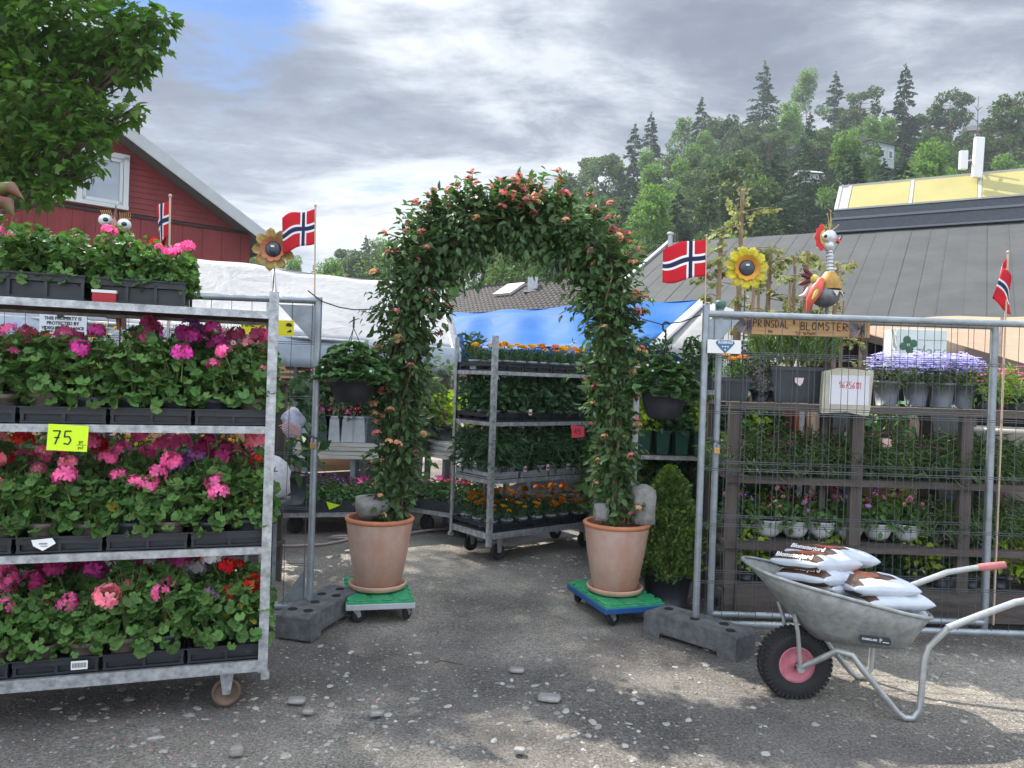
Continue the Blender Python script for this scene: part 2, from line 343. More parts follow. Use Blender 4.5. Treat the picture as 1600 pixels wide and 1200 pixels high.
# loose pebbles (too many to count)
g = rnd(5); mp_ = mat('pebble', (.34, .33, .30), .85, island=.35, spec=.25)
base = MB().ball((0, 0, 0), 1, 7, 4); bv = np.array(base.v); bl = np.array([i for f in base.f for i in f]); bt = np.array([len(f) for f in base.f])
n = 5200; px = g.uniform(-2.6, 3.2, n); py = 2.4+g.random(n)**1.3*4.4; s_ = .0045+.017*g.random(n)**4.5 + .001
keep = (np.sin(px*1.7+py*.9)+np.sin(py*2.3-px) + g.normal(size=n)*.9) > -.3; px, py, s_ = px[keep], py[keep], s_[keep]; n = len(px)
a = g.uniform(0, PI, n); V = bv[None]*(s_[:, None, None]*np.stack([g.uniform(.8, 1.7, n), g.uniform(.6, 1.1, n), g.uniform(.25, .5, n)], 1)[:, None, :])
V += g.normal(size=V.shape)*s_[:, None, None]*.06
ca, sa = np.cos(a)[:, None], np.sin(a)[:, None]; X = V[..., 0]*ca-V[..., 1]*sa; Y = V[..., 0]*sa+V[..., 1]*ca
zz_ = np.array([gz(x, y) for x, y in zip(px, py)])
V = np.stack([X+px[:, None], Y+py[:, None], V[..., 2]+zz_[:, None]+s_[:, None]*.1], 2)
k = len(bv); me = npmesh('loose_gravel', [(V.reshape(-1, 3), (bl[None]+(np.arange(n)*k)[:, None]).ravel(), np.tile(bt, n), 0)], [mp_])
tag(struct('loose_gravel', me, 'stuff'), 'pale pebbles strewn over the grey gravel yard', 'gravel')
def stone(name, c, d, rz, seed, mt, label, cat='stone', tilt=(0, 0)):
    g = rnd(seed); b = MB(); nx = 5
    import bmesh
    bm = bmesh.new(); bmesh.ops.create_cube(bm, size=1); bmesh.ops.subdivide_edges(bm, edges=bm.edges, cuts=3, use_grid_fill=True)
    for v in bm.verts:
        q = Vector(v.co); r_ = max(abs(q.x), abs(q.y), abs(q.z)); sph = q.normalized()*.62
        q = q.lerp(sph, .38); v.co = Vector((q.x*d[0], q.y*d[1], q.z*d[2])) + Vector(g.normal(size=3)*min(d)*.03)
    me = bpy.data.meshes.new(name); bm.to_mesh(me); bm.free(); me.materials.append(mt); me.polygons.foreach_set('use_smooth', [True]*len(me.polygons))
    o = obj(name, me, None, c, (tilt[0], tilt[1], rz)); tag(o, label, cat); return o
concrete = mat('rough_stone', (.27, .26, .24), .9, var=.25, vscale=14, bump=.6, bscale=45)
g = rnd(77)
for i, (x, y, wpx, lab) in enumerate(((370, 1173, 20, 'small square-cut grey stone lying alone at the bottom left of the yard'), (464, 1092, 26, 'flat pale stone lying right of the flower trolley wheel'), (858, 1088, 34, 'long flat pale stone in the gravel below the archway'), (808, 1045, 22, 'pale flat stone in the middle of the gravel near the archway'),
        (482, 1109, 18, 'rounded pale stone beside the larger flat one near the trolley'), (812, 1170, 17, 'dull grey stone at the lower edge of the gravel'), (588, 1112, 19, 'small pale flat stone below the left flowerpot trolley'))):
    p = aZ(x, y, .012); wd = wpx/1200*p.y
    stone('stone', (p.x, p.y, .006 if i else .014), (wd, wd*.7, .018 if i else .035), g.uniform(-.4, .4), 20+i, concrete, lab)

# ================= hills =================
def Hfar(u):      # height of the far slope against the direction u = x/y
    px = 800+1200*u; xs = [-3000, -400, 100, 430, 520, 650, 760, 880, 940, 1015, 1090, 1195, 1300, 1415, 1500, 1600, 2200, 4000]
    hs = [4, 6, 8, 9, 10, 12, 14, 21, 26, 31, 35, 41, 42, 42, 38, 38, 34, 30]
    return float(np.interp(px, xs, hs))
def terrain(x, y):
    d = y
    t = min(1, max(0, (d-46)/104)); t = t*t*(3-2*t)*.5+t*.5
    return Hfar(x/max(d, 1))*t + (0.5*math.sin(x*.11)+.5*math.sin(y*.13+1))*t*1.2
mb = MB(); us = [-2.6+.08*i for i in range(66)]; ds = [46, 52, 58, 65, 73, 82, 92, 103, 115, 128, 142, 150, 170, 220, 400]
mb.add([(u*d, d, terrain(u*d, d) if d <= 150 else Hfar(u)*(1+(d-150)/600) - 1) for d in ds for u in us], [(j*66+i, j*66+i+1, (j+1)*66+i+1, (j+1)*66+i) for j in range(len(ds)-1) for i in range(65)], 0, True)
hillm = mat('forest_floor', (.075, .085, .04), .95, var=.5, vscale=.25, bump=.4, bscale=3, col2=(.13, .10, .065))
struct('hill', mb.mesh('hill', hillm))

# ================= trees of the hill =================
bark = mat('bark', (.10, .075, .055), .9, var=.4, vscale=9, bump=.6, bscale=30, stretch=(1, 1, .2))
pinebark = mat('pine_bark', (.27, .145, .085), .9, var=.35, vscale=3, bump=.5, bscale=20, stretch=(1, 1, .3))
paleb = mat('birch_bark', (.45, .43, .40), .8, var=.4, vscale=4, stretch=(1, 1, 2))
sprucem = mat('spruce_needles', (.05, .10, .042), .7, island=.45, trans=.18, spec=.25)
pinem = mat('pine_needles', (.085, .135, .05), .7, island=.42, trans=.2, spec=.25)
birchm = mat('birch_leaves', (.12, .21, .05), .6, island=.4, trans=.38, spec=.3)
darkbroad = mat('broad_leaves', (.085, .15, .04), .6, island=.4, trans=.33, spec=.3)
def trunk_mb(h, r, seg=7, bend=.3, seed=0, top=1.0, limbs=()):
    g = rnd(seed); pts = []; nn = 8
    for i in range(nn+1): t = i/nn; pts.append((bend*math.sin(t*2.1+seed), bend*math.cos(t*1.7+seed*2)-bend*math.cos(seed*2), h*top*t))
    b = MB().tube(pts, [r*(1-.85*i/nn) for i in range(nn+1)], seg)
    for (z, az, ln, up_) in limbs:
        t = z/(h*top); p0 = Vector((np.interp(t*nn, range(nn+1), [p[0] for p in pts]), np.interp(t*nn, range(nn+1), [p[1] for p in pts]), z))
        p1 = p0+Vector((math.cos(az), math.sin(az), up_*.5))*ln*.5; p2 = p0+Vector((math.cos(az), math.sin(az), up_))*ln
        b.tube([p0, p1, p2], [r*.28*(1-t*.4), r*.18, r*.05], 4)
    return b
def spruce(seed, h=18, w_=3.2, n=5200):
    g = rnd(seed); nb = int(h*7); pos = []; dd = []; nn = []; sz = []
    limbs = []
    for i in range(nb):
        z = h*(.08+.9*(i/nb)**.95); fr = 1-(z/h); rad = (w_*(fr**.8)*g.uniform(.6, 1.12)+.12); az = g.uniform(0, 2*PI)
        m_ = max(8, int(n/nb*(.35+1.5*fr))); s = g.random(m_)**.7; lat = g.normal(size=m_)*.16*rad*(1.1-s)
        droop = -.22*s*s*rad + g.uniform(-.04, .18)*rad*s
        c, sn = math.cos(az), math.sin(az)
        P_ = np.stack([c*s*rad-sn*lat, sn*s*rad+c*lat, z+droop+g.normal(size=m_)*.06], 1)
        D = np.stack([c*np.ones(m_)-sn*np.sign(lat)*.8, sn*np.ones(m_)+c*np.sign(lat)*.8, -.35+g.normal(size=m_)*.3], 1)
        pos.append(P_); dd.append(D); nn.append(np.array([0, 0, 1])+g.normal(size=(m_, 3))*.5); sz.append(g.uniform(.26, .55, m_)*(.6+.6*fr))
        if i % 3 == 0: limbs.append((z, az, rad*.8, -.1))
    pos.append(np.stack([g.normal(size=40)*.05, g.normal(size=40)*.05, h*.95+g.random(40)*h*.06], 1)); dd.append(np.stack([g.normal(size=40), g.normal(size=40), np.ones(40)*.8], 1)); nn.append(unit(g, 40)); sz.append(np.full(40, .25))
    P_ = np.concatenate(pos); v = cloud(P_, np.concatenate(dd), np.concatenate(nn), np.concatenate(sz), 'spray')
    return trunk_mb(h, .2, seed=seed, top=.99, bend=.06, limbs=limbs).mesh('trunk', bark), npmesh('crown', [(*v, 0)], [sprucem])
def clumps(seed, blobs, n, size, leaf, shell=.55, flat=.6):
    g = rnd(seed); w8 = np.array([b[3]*b[4] for b in blobs])**1.0; w8 = w8/w8.sum(); idx = g.choice(len(blobs), n, p=w8); B = np.array(blobs)[idx]
    u = unit(g, n); rr = (g.random(n)**.35)*(1-shell)+shell*g.random(n)**.15; rr = np.minimum(rr, 1.08)
    P_ = B[:, :3]+u*rr[:, None]*B[:, 3:6]*np.array([1, 1, 1])
    nrm = u*.6+np.array([0, 0, .8])+g.normal(size=(n, 3))*flat; d = u+g.normal(size=(n, 3))*.7+np.array([0, 0, -.25])
    return cloud(P_, d, nrm, g.uniform(size*.6, size*1.3, n), leaf)
def pine(seed, h=17, n=11000):
    g = rnd(seed); bl = []; limbs = []
    for i in range(44):
        z = h*g.uniform(.26, .98); fr = max(0, (z/h-.26)/.74); rad = (1.2+2.9*math.sin(min(1, fr*1.0+.22)*PI*.78))*g.uniform(.15, 1); az = g.uniform(0, 2*PI)
        r_ = g.uniform(.75, 1.4)*(1.15-.4*fr); bl.append((rad*math.cos(az), rad*math.sin(az), z, r_, r_, r_*.7)); limbs.append((z-.3, az, rad, .15))
    for i in range(7): limbs.append((h*g.uniform(.2, .42), g.uniform(0, 6.3), 1.2, .1))
    return trunk_mb(h, .24, seed=seed, bend=.35, top=.95, limbs=limbs).mesh('trunk', pinebark), npmesh('crown', [(*clumps(seed, bl, n, .36, 'spray'), 0)], [pinem])
def broad(seed, h=16, w_=3.4, n=8000, mt=None, bk=None, low=.16):
    g = rnd(seed); bl = []; limbs = []
    for i in range(34):
        t = g.uniform(low, 1); prof = math.sin(PI*min(1, max(.0, (t-low)/(1-low)*.86+.12)))**.7; rad = w_*prof*g.uniform(.2, .95); az = g.uniform(0, 2*PI)
        r_ = g.uniform(.6, 1.2)*w_/3.2; bl.append((rad*math.cos(az), rad*math.sin(az), h*t-.4, r_, r_, r_*.9)); limbs.append((h*t*.8, az, rad, .6))
    return trunk_mb(h, .2, seed=seed, bend=.25, top=.9, limbs=limbs).mesh('trunk', bk or paleb), npmesh('crown', [(*clumps(seed, bl, n, .30, 'ovate', .45), 0)], [mt or birchm])
SPEC = {'spruce_tree': [spruce(1, 19, 4.6, 10000), spruce(2, 17, 4.2, 10000), spruce(3, 21, 6.2, 12000)], 'pine_tree': [pine(4, 17), pine(5, 15), pine(6, 18)],
        'birch_tree': [broad(7, 16), broad(8, 14, 3.2)], 'broadleaf_tree': [broad(9, 14, 3.6, 6500, darkbroad, bark), broad(10, 12, 3.8, 6500, darkbroad, bark)]}
HGT = {'spruce_tree': (19, 17, 21), 'pine_tree': (17, 15, 18), 'birch_tree': (16, 14), 'broadleaf_tree': (14, 12)}
cnt = {}
def nth(k): return (['', 'first', 'second', 'third', 'fourth', 'fifth', 'sixth', 'seventh', 'eighth', 'ninth', 'tenth', 'eleventh', 'twelfth', 'thirteenth', 'fourteenth', 'fifteenth', 'sixteenth']+['far']*60)[k]
LABEL = {'spruce_tree': 'dark spruce, %s of its kind from left, %s row of the hill wood', 'pine_tree': 'grey-green pine, %s of its kind from left, %s row of the hill wood', 'birch_tree': 'light green leafy tree, %s from left, %s row of the hill wood', 'broadleaf_tree': 'mid green broad tree, %s from left, %s row of the hill wood'}
def plant_tree(kind, var, x, y, z, h, label, group, rz=0.):
    tm, cm = SPEC[kind][var % len(SPEC[kind])]; s = h/HGT[kind][var % len(SPEC[kind])]
    o = thing(kind, label, 'tree', (x, y, z-.3), rz, group, sc=s); obj('trunk', tm, o); obj('crown', cm, o); return o
# skyline trees, each read off the photograph: column, row of its tip, distance
key = [(1195, 98, 140, 'spruce_tree', 2, 'tallest broad spruce at the middle of the ridge line'), (1415, 103, 118, 'spruce_tree', 0, 'tall slim spruce standing alone above the ridge right of the middle'),
       (1260, 116, 140, 'birch_tree', 0, 'tall light green birch on the skyline right of the broad spruce'), (1306, 114, 144, 'spruce_tree', 1, 'pointed dark spruce on the skyline just right of the tall birch'),
       (1097, 154, 138, 'spruce_tree', 1, 'narrow spruce tip rising left of the broad spruce on the ridge'), (1018, 178, 136, 'spruce_tree', 0, 'pointed spruce high on the left shoulder of the ridge'),
       (993, 196, 130, 'spruce_tree', 1, 'smaller spruce just left of the pointed spruce on the shoulder'), (1486, 150, 120, 'pine_tree', 0, 'dense pine on the skyline left of the bare dead tree'),
       (1588, 148, 100, 'pine_tree', 2, 'pine at the right edge of the picture on the skyline'), (1065, 185, 134, 'birch_tree', 1, 'pale green birch on the ridge between two spruces'), (1128, 176, 130, 'pine_tree', 1, 'wide pine on the ridge left of the broad spruce'),
       (1345, 140, 122, 'pine_tree', 2, 'leaning pine on the skyline between the two tall spruces'), (935, 238, 128, 'pine_tree', 0, 'pine at the left end of the high ridge beside the flower arch'), (902, 262, 118, 'pine_tree', 1, 'last pine down the left shoulder just above the flower arch'),
       (962, 250, 126, 'birch_tree', 0, 'light green tree low on the left shoulder of the ridge'), (1232, 160, 120, 'birch_tree', 1, 'bright green birch in front of the tall skyline birch'), (1370, 185, 112, 'spruce_tree', 1, 'small spruce left of the tall slim spruce'),
       (1456, 215, 104, 'birch_tree', 1, 'light green tree below the skyline right of the tall slim spruce'), (1540, 205, 96, 'pine_tree', 1, 'pine beyond the white antenna on the hill')]
for (x, y, d, k, v, lab) in key:
    p = aY(x, y, d); b = terrain(p.x, d); h = max(9, min(25, p.z-b))
    plant_tree(k, v, p.x, d, p.z-h+.3, h, lab, 'trees on the wooded hill', x*.37)
g = rnd(11)
for d, st in ((57, 4.6), (66, 4.3), (77, 4.2), (90, 4.3), (105, 4.4), (122, 4.6)):
    x = (870-800)/1200*d - 2
    while x < (1680-800)/1200*d:
        xx = x+g.uniform(-1.4, 1.4); yy = d+g.uniform(-4, 4); z = terrain(xx, yy); px = 800+1200*xx/yy
        top = np.interp(px, [860, 940, 1015, 1100, 1195, 1300, 1415, 1500, 1600, 1700], [300, 262, 225, 200, 175, 165, 165, 205, 215, 210])
        zt = aY(px, top + (126-d)*.9, yy).z
        k = g.choice(['spruce_tree', 'pine_tree', 'birch_tree', 'broadleaf_tree'], p=[.46, .22, .26, .06]); h = g.uniform(13, 22)
        h = min(h, max(5.0, zt-z)); x += st*g.uniform(.8, 1.2)
        if 1320 < px < 1400 and 60 < d < 104 and k != 'birch_tree': h *= .86
        if h < 5.5: continue
        cnt[(str(k), d)] = cnt.get((str(k), d), 0)+1; plant_tree(str(k), int(g.integers(0, 3)), xx, yy, z, h, LABEL[str(k)] % (nth(cnt[(str(k), d)]), {57: 'lowest', 66: 'second', 77: 'third', 90: 'fourth', 105: 'fifth', 122: 'highest'}[d]), str(k).replace('_', ' ')+'s of the wooded hillside', g.uniform(0, 6.3))
# lower wood behind the tents, left of the arch and through it
for d, st in ((44, 4.6), (58, 5.0), (84, 5.5), (110, 6)):
    x = (395-800)/1200*d
    while x < (880-800)/1200*d:
        xx = x+g.uniform(-1, 1); yy = d+g.uniform(-3, 3); z = terrain(xx, yy) if yy > 46 else 0; px = 800+1200*xx/yy; x += st*g.uniform(.75, 1.2)
        top = np.interp(px, [390, 430, 480, 520, 570, 650, 760, 880], [392, 402, 404, 390, 372, 362, 350, 330]) + {44: 16, 58: 8, 84: 2, 110: -4}[d] + g.uniform(-4, 8)
        zt = aY(px, top, yy).z; k = g.choice(['birch_tree', 'broadleaf_tree', 'pine_tree'], p=[.5, .35, .15]); h = zt-z
        if h < 2: continue
        plant_tree(str(k), int(g.integers(0, 3)), xx, yy, z, h, 'bright green tree rising behind the white tent, %s from the left' % nth(cnt.setdefault('L', 0)+1) if px < 640 else 'green tree in the low wood seen through the arch, %s from left' % nth(cnt.setdefault('M', 0)+1), 'trees behind the tents on the left' if px < 640 else 'trees seen through the arch', g.uniform(0, 6.3)); cnt['L' if px < 640 else 'M'] += 1
p = aY(572, 366, 112); plant_tree('spruce_tree', 1, p.x, 112, p.z-11, 11, 'small dark spruce standing above the bright trees left of the arch', 'trees behind the tents on the left')
# dead tree beside the antenna
o = thing('dead_tree', 'bare dead tree with thin twigs on the skyline right of the pines', 'tree', aY(1522, 335, 92), 0); o.location.z = terrain(o.location.x, 92)
b = MB(); hh = aY(1522, 150, 92).z-o.location.z; b.tube([(0, 0, 0), (.1, 0, hh*.5), (0, 0, hh)], [.2, .12, .03], 6)
for i in range(26):
    z = hh*g.uniform(.35, .97); az = g.uniform(0, 6.3); ln = g.uniform(.6, 1.9)*(1.2-z/hh*.6); q = Vector((0, 0, z)); e = q+Vector((math.cos(az), math.sin(az), .35))*ln
    b.tube([q, (q+e)/2+Vector((0, 0, .1)), e], [.05, .035, .012], 4); b.tube([(q+e)/2, (q+e)/2+Vector((math.cos(az+.8), math.sin(az+.8), .5))*ln*.4], [.025, .01], 4)
obj('trunk', b.mesh('trunk', mat('dead_wood', (.16, .13, .11), .9, var=.3)), o)
# undergrowth on the slope
gg = rnd(90); nn = 16000; u_ = gg.uniform(-.36, .75, nn); d_ = gg.uniform(47, 140, nn); X_ = u_*d_; Z_ = np.array([terrain(a_, b_) for a_, b_ in zip(X_, d_)])
P_ = np.stack([X_, d_, Z_+gg.random(nn)*2.6], 1)
struct('undergrowth', npmesh('undergrowth', [(*cloud(P_, unit(gg, nn)+[0, 0, .5], unit(gg, nn)+[0, 0, .8], gg.uniform(.5, 1.3, nn), 'spray'), 0)], [darkbroad]), 'stuff'); tag(bpy.data.objects['undergrowth'], 'low green bushes and scrub covering the hillside between the trunks', 'undergrowth')

# ================= houses on the hill =================
winm = mat('dark_window', (.03, .035, .04), .15, spec=.8)
def hill_house(px, py, d, wd, dp, wh, rh, rz, wallc, roofc, label):
    p = aY(px, py, d); o = thing('house', label, 'house', (p.x, d, p.z), rz)
    b = MB().box((0, 0, wh/2), (wd, dp, wh)); obj('wall', b.mesh('wall', wallc), o)
    r_ = MB(); e = .4; A = [(-wd/2-e, -dp/2-e, wh-.1), (wd/2+e, -dp/2-e, wh-.1), (wd/2+e, dp/2+e, wh-.1), (-wd/2-e, dp/2+e, wh-.1), (-wd/2-e, 0, wh+rh), (wd/2+e, 0, wh+rh)]
    r_.add(A, [(0, 1, 5, 4), (2, 3, 4, 5), (0, 4, 3), (1, 2, 5), (0, 3, 2, 1)]); obj('roof', r_.mesh('roof', roofc), o)
    for i in range(3):
        x = -wd/2+wd*(i+.5)/3; f = obj('window', MB().box((x, -dp/2-.03, wh*.55), (wd*.16, .1, wh*.35)).mesh('window', mat('white_trim', (.75, .75, .73), .5)), o)
        obj('pane', MB().box((x, -dp/2-.09, wh*.55), (wd*.12, .03, wh*.28)).mesh('pane', winm), f)
    return o
pw = mat('pale_panel', (.36, .41, .42), .6, var=.08, vscale=3, stretch=(6, 6, .2)); dr = mat('dark_roof', (.05, .05, .052), .7, var=.2)
hill_house(1357, 266, 98, 4.2, 4, 3.0, 1.0, .4, pw, dr, 'pale grey panelled house half hidden among the hillside trees')
hill_house(1548, 232, 134, 8, 6, 2.4, 1.8, -.3, mat('brown_wall', (.12, .085, .06), .8, var=.2), dr, 'brown house with a dark roof on top of the hill at the right')
hill_house(1262, 288, 84, 1.7, 1.6, 1.1, .4, .1, mat('white_wall', (.42, .42, .41), .7), mat('grey_tin', (.4, .42, .43), .6), 'tiny white shed half hidden low among the hillside trees')

# ================= grey-roofed hall =================
def P3(px, py, Y): return aY(px, py, Y)
roofg = mat('grey_roofing_felt', (.056, .060, .061), .85, var=.16, vscale=.9, bump=.3, bscale=70, stretch=(1, 1, 1))
o = thing('hall_building', 'long low building with a huge grey felt roof and a band of yellow rooflights', 'building', (0, 0, 0))
A = Vector((6, 30, 0)); D = Vector((.857, -.514, 0)); Nn = Vector((-.514, -.857, 0))
zr = 1.52+(605.5-383)*30/1200; ze = zr-8.6*.48
def RF(s, t, off=0.): # s along the ridge, t down the slope
    q = A+D*s+Nn*t; q.z = zr-.48*t; return q+Vector((Nn.x*.43, Nn.y*.43, .9)).normalized()*off
b = MB(); n_ = 22
for i in range(n_):   # roofing strips, lap seams proud of the felt
    s0, s1 = i*1.05, (i+1)*1.05; k = .006 if i % 2 else 0.
    b.add([RF(s0, 0, k), RF(s1, 0, k), RF(s1, 8.6, k), RF(s0, 8.6, k), RF(s0, 0, -.15), RF(s1, 0, -.15), RF(s1, 8.6, -.15), RF(s0, 8.6, -.15)], [(3, 2, 1, 0), (4, 5, 6, 7), (0, 1, 5, 4), (2, 3, 7, 6), (1, 2, 6, 5), (3, 0, 4, 7)])
    b.bar(RF(s1, .1, .010), RF(s1, 8.5, .010), .03, .008); b.bar(RF(s1-.5, .1, .008), RF(s1-.5, 8.5, .008), .05, .006)
L_ = n_*1.05
q0 = [A+D*0+Nn*(-7)+Vector((0, 0, zr-3.2)), A+D*L_+Nn*(-7)+Vector((0, 0, zr-3.2))]
b.add([RF(0, 0), RF(L_, 0), q0[1], q0[0]], [(0, 1, 2, 3)])
obj('roof', b.mesh('roof', roofg), o)
b = MB(); zc = ze+.2
cs = [A+D*.3+Nn*8.2, A+D*(L_-.3)+Nn*8.2, A+D*(L_-.3)-Nn*7, A+D*.3-Nn*7]; 
for i in range(4):
    a_, c_ = cs[i], cs[(i+1) % 4]; b.add([a_, c_, c_+Vector((0, 0, ze-.05)), a_+Vector((0, 0, ze-.05))], [(0, 1, 2, 3)])
b.add([cs[0]+Vector((0, 0, ze-.05)), cs[3]+Vector((0, 0, ze-.05)), A+D*.3+Vector((0, 0, zr-.15))], [(0, 1, 2)])
obj('wall', b.mesh('wall', mat('brown_boarding', (.13, .10, .08), .8, var=.2, vscale=4)), o)
obj('verge_trim', MB().bar(RF(-.05, -.1, .03), RF(-.05, 8.7, .03), .14, .12).mesh('verge_trim', mat('zinc', (.42, .43, .44), .45, metal=.4, var=.15)), o)
# ridge skylight box
yel = mat('yellow_rooflight', (.40, .35, .12), .45, var=.07, vscale=.8, spec=.5); wh = mat('white_frame', (.45, .45, .42), .5); dk = mat('dark_flashing', (.055, .062, .07), .5, var=.15, metal=.2)
s0 = 5.9; obj('flashing', (lambda b: b.add([RF(s0, .1, .02), RF(L_, .1, .02), RF(L_, -.5, .62), RF(s0, -.5, .62), RF(s0, -1.6, -.2), RF(L_, -1.6, -.2)], [(0, 1, 2, 3), (4, 0, 3), (4, 3, 2, 5)]))(MB()).mesh('flashing', dk), o)
obj('flashing', MB().bar(RF(s0-.1, -.25, .38), RF(L_, -.25, .38), .10, .08).bar(RF(s0-.1, .25, .05), RF(L_, .25, .05), .3, .06).mesh('flashing', mat('grey_flashing', (.16, .175, .19), .45, metal=.3)), o)
bl_ = RF(s0, -.5, .64); tl = bl_+Vector((0, 0, 1.0))-Nn*1.15
def SKY(s, t): return bl_+D*(s)+(Vector((0, 0, 1.05))-Nn*1.0)*t
Ls = L_-s0
for i in range(8):
    a0, a1 = i*2.0+.45, (i+1)*2.0+.32
    pane = MB().add([SKY(a0, .03), SKY(a1, .03), SKY(a1, .97), SKY(a0, .97)], [(0, 1, 2, 3)]); solid(obj('rooflight', pane.mesh('rooflight', yel), o), .03)
b = MB()
for s_ in [.05, .38]+[i*2.0+.385 for i in range(1, 9)]: b.bar(SKY(s_, 0), SKY(s_, 1), .11, .06)
b.add([SKY(.05, 0), SKY(.4, 0), SKY(.4, 1), SKY(.05, 1)], [(0, 1, 2, 3)]); b.bar(SKY(0, 1), SKY(Ls, 1), .09, .07); b.bar(SKY(0, 0), SKY(Ls, 0), .06, .05)
b.add([SKY(0, 0), SKY(0, 1), SKY(0, 1)-Nn*1.0+Vector((0, 0, -1.0)), SKY(0, 0)-Nn*1.2], [(0, 1, 2, 3)])
obj('rooflight_frame', b.mesh('rooflight_frame', wh), o)
obj('roof', MB().add([SKY(0, 1), SKY(Ls, 1), SKY(Ls, 1)-Nn*1.4-Vector((0, 0, 1.6)), SKY(0, 1)-Nn*1.4-Vector((0, 0, 1.6))], [(0, 1, 2, 3)]).mesh('roof', dk), o)
v_ = P3(1047, 384, 29.5); obj('vent_pipe', MB().tube([(v_.x, v_.y, v_.z-1), (v_.x, v_.y, v_.z+.45)], .09, 10).lathe([(.13, 0), (.14, .07), (.02, .12)], (v_.x, v_.y, v_.z+.42), 12).mesh('vent_pipe', mat('zinc', None)), o)
# phone antenna
p = P3(1524, 277, 25.5); o = thing('antenna_mast', 'white panel antennas on a short mast above the yellow rooflights', 'antenna', (p.x, p.y, p.z-1.2)); w2 = mat('antenna_white', (.8, .8, .78), .5)
obj('mast', MB().tube([(.33, .2, 0), (.33, .2, 2.3)], .035, 8).bar((.33, .2, 1.9), (-.3, .1, 1.75), .04).bar((.3, .2, 1.5), (0, .05, 1.5), .05).mesh('mast', mat('galvanised', (.46, .47, .48), .45, metal=.5, var=.2, vscale=12)), o)
bevel(obj('antenna_panel', MB().box((0, 0, 1.85), (.3, .18, 1.35)).mesh('antenna_panel', w2), o, rot=(0, R(2), 0)), .03)
bevel(obj('antenna_panel', MB().box((-.42, 0, 1.75), (.24, .16, .62)).mesh('antenna_panel', w2), o), .02)

# ================= tiled house seen through the arch =================
tile = mat('roof_tiles', (.055, .046, .045), .75, var=.3, vscale=3)
o = thing('tiled_house', 'low house with a dark brown tiled roof and skylight seen through the arch', 'house', (0, 0, 0))
a_, b_ = P3(735, 452, 40), P3(905, 440, 34.5); d_ = (b_-a_); d_.z = 0; b_ = a_+d_*1.35; d_ = (b_-a_); Lg = d_.length; d_.normalize(); nr = Vector((d_.y, -d_.x, 0)); zr2 = a_.z
b = MB(); tr = 24; sl_ = 5.2
for j in range(tr):
    for i in range(int(Lg/.30)):
        s, t = i*.30, j/tr*sl_; q = [a_+d_*(s+x)+nr*(t+y) for x, y in ((0, 0), (.15, 0), (.30, 0), (.30, sl_/tr+.03), (.15, sl_/tr+.03), (0, sl_/tr+.03))]
        for k, v in enumerate(q): v.z = zr2-.62*(t+(0 if k < 3 else sl_/tr+.03))+(.07 if k in (1, 4) else 0)+(0 if k < 3 else .035)
        b.add(q, [(0, 5, 4, 1), (1, 4, 3, 2)], 0, False)
q = [a_, b_, b_-nr*5, a_-nr*5]; q = [Vector((v.x, v.y, zr2-(0 if i < 2 else 3))) for i, v in enumerate(q)]; b.add(q, [(0, 1, 2, 3)]); b.bar(a_+Vector((0, 0, .05)), b_+Vector((0, 0, .05)), .2, .12)
obj('roof', b.mesh('roof', tile), o)
b = MB(); z1 = zr2-.62*sl_+.1
c4 = [a_+nr*(sl_-.4)+d_*.3, b_+nr*(sl_-.4)-d_*.3, b_-nr*4.6-d_*.3, a_-nr*4.6+d_*.3]
for i in range(4): u1, u2 = c4[i].copy(), c4[(i+1) % 4].copy(); u1.z = u2.z = 0; b.add([u1, u2, Vector((u2.x, u2.y, z1)), Vector((u1.x, u1.y, z1))], [(0, 1, 2, 3)])
u = c4[0].copy(); v = c4[3].copy(); b.add([Vector((u.x, u.y, z1)), Vector((v.x, v.y, z1)), (u+v)/2*Vector((1, 1, 0)).x if False else Vector(((u.x+v.x)/2, (u.y+v.y)/2, zr2-.2))], [(0, 1, 2)])
obj('wall', b.mesh('wall', mat('brown_boarding', None)), o)
def onroof(s, t, h=.1): q = a_+d_*s+nr*t; q.z = zr2-.62*t+h; return q
sk = [onroof(3.2, .3, .16), onroof(4.4, .3, .16), onroof(4.4, 1.25, .16), onroof(3.2, 1.25, .16)]; f = solid(obj('skylight', MB().add(sk, [(0, 3, 2, 1)]).mesh('skylight', wh), o), .12)
cc_ = sum(sk, Vector())/4; obj('pane', MB().add([cc_+(v-cc_)*.8+Vector((0, 0, .08)) for v in sk], [(0, 3, 2, 1)]).mesh('pane', mat('sky_pane', (.42, .47, .52), .08, spec=.9)), f)
q = onroof(5.3, .7, 0); obj('vent', MB().box((q.x, q.y, q.z+.28), (.45, .45, .6)).box((q.x, q.y, q.z-.1), (.8, .8, .1)).mesh('vent', mat('zinc', None)), o)
q = onroof(5.6, -.6, 0); obj('chimney', MB().box((q.x, q.y, q.z+.6), (.8, .8, 1.9)).box((q.x, q.y, q.z+1.6), (.95, .95, .14)).mesh('chimney', dk), o)

# ================= red house =================
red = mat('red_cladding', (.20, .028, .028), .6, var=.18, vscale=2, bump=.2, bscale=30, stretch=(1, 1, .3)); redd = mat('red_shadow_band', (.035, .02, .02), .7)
whp = mat('white_paint', (.58, .60, .61), .5, var=.05, vscale=3)
o = thing('red_house', 'dark red wooden house with white trim and a paired gable window', 'house', (-6.95, 20, 0), math.atan2(.65, .76))
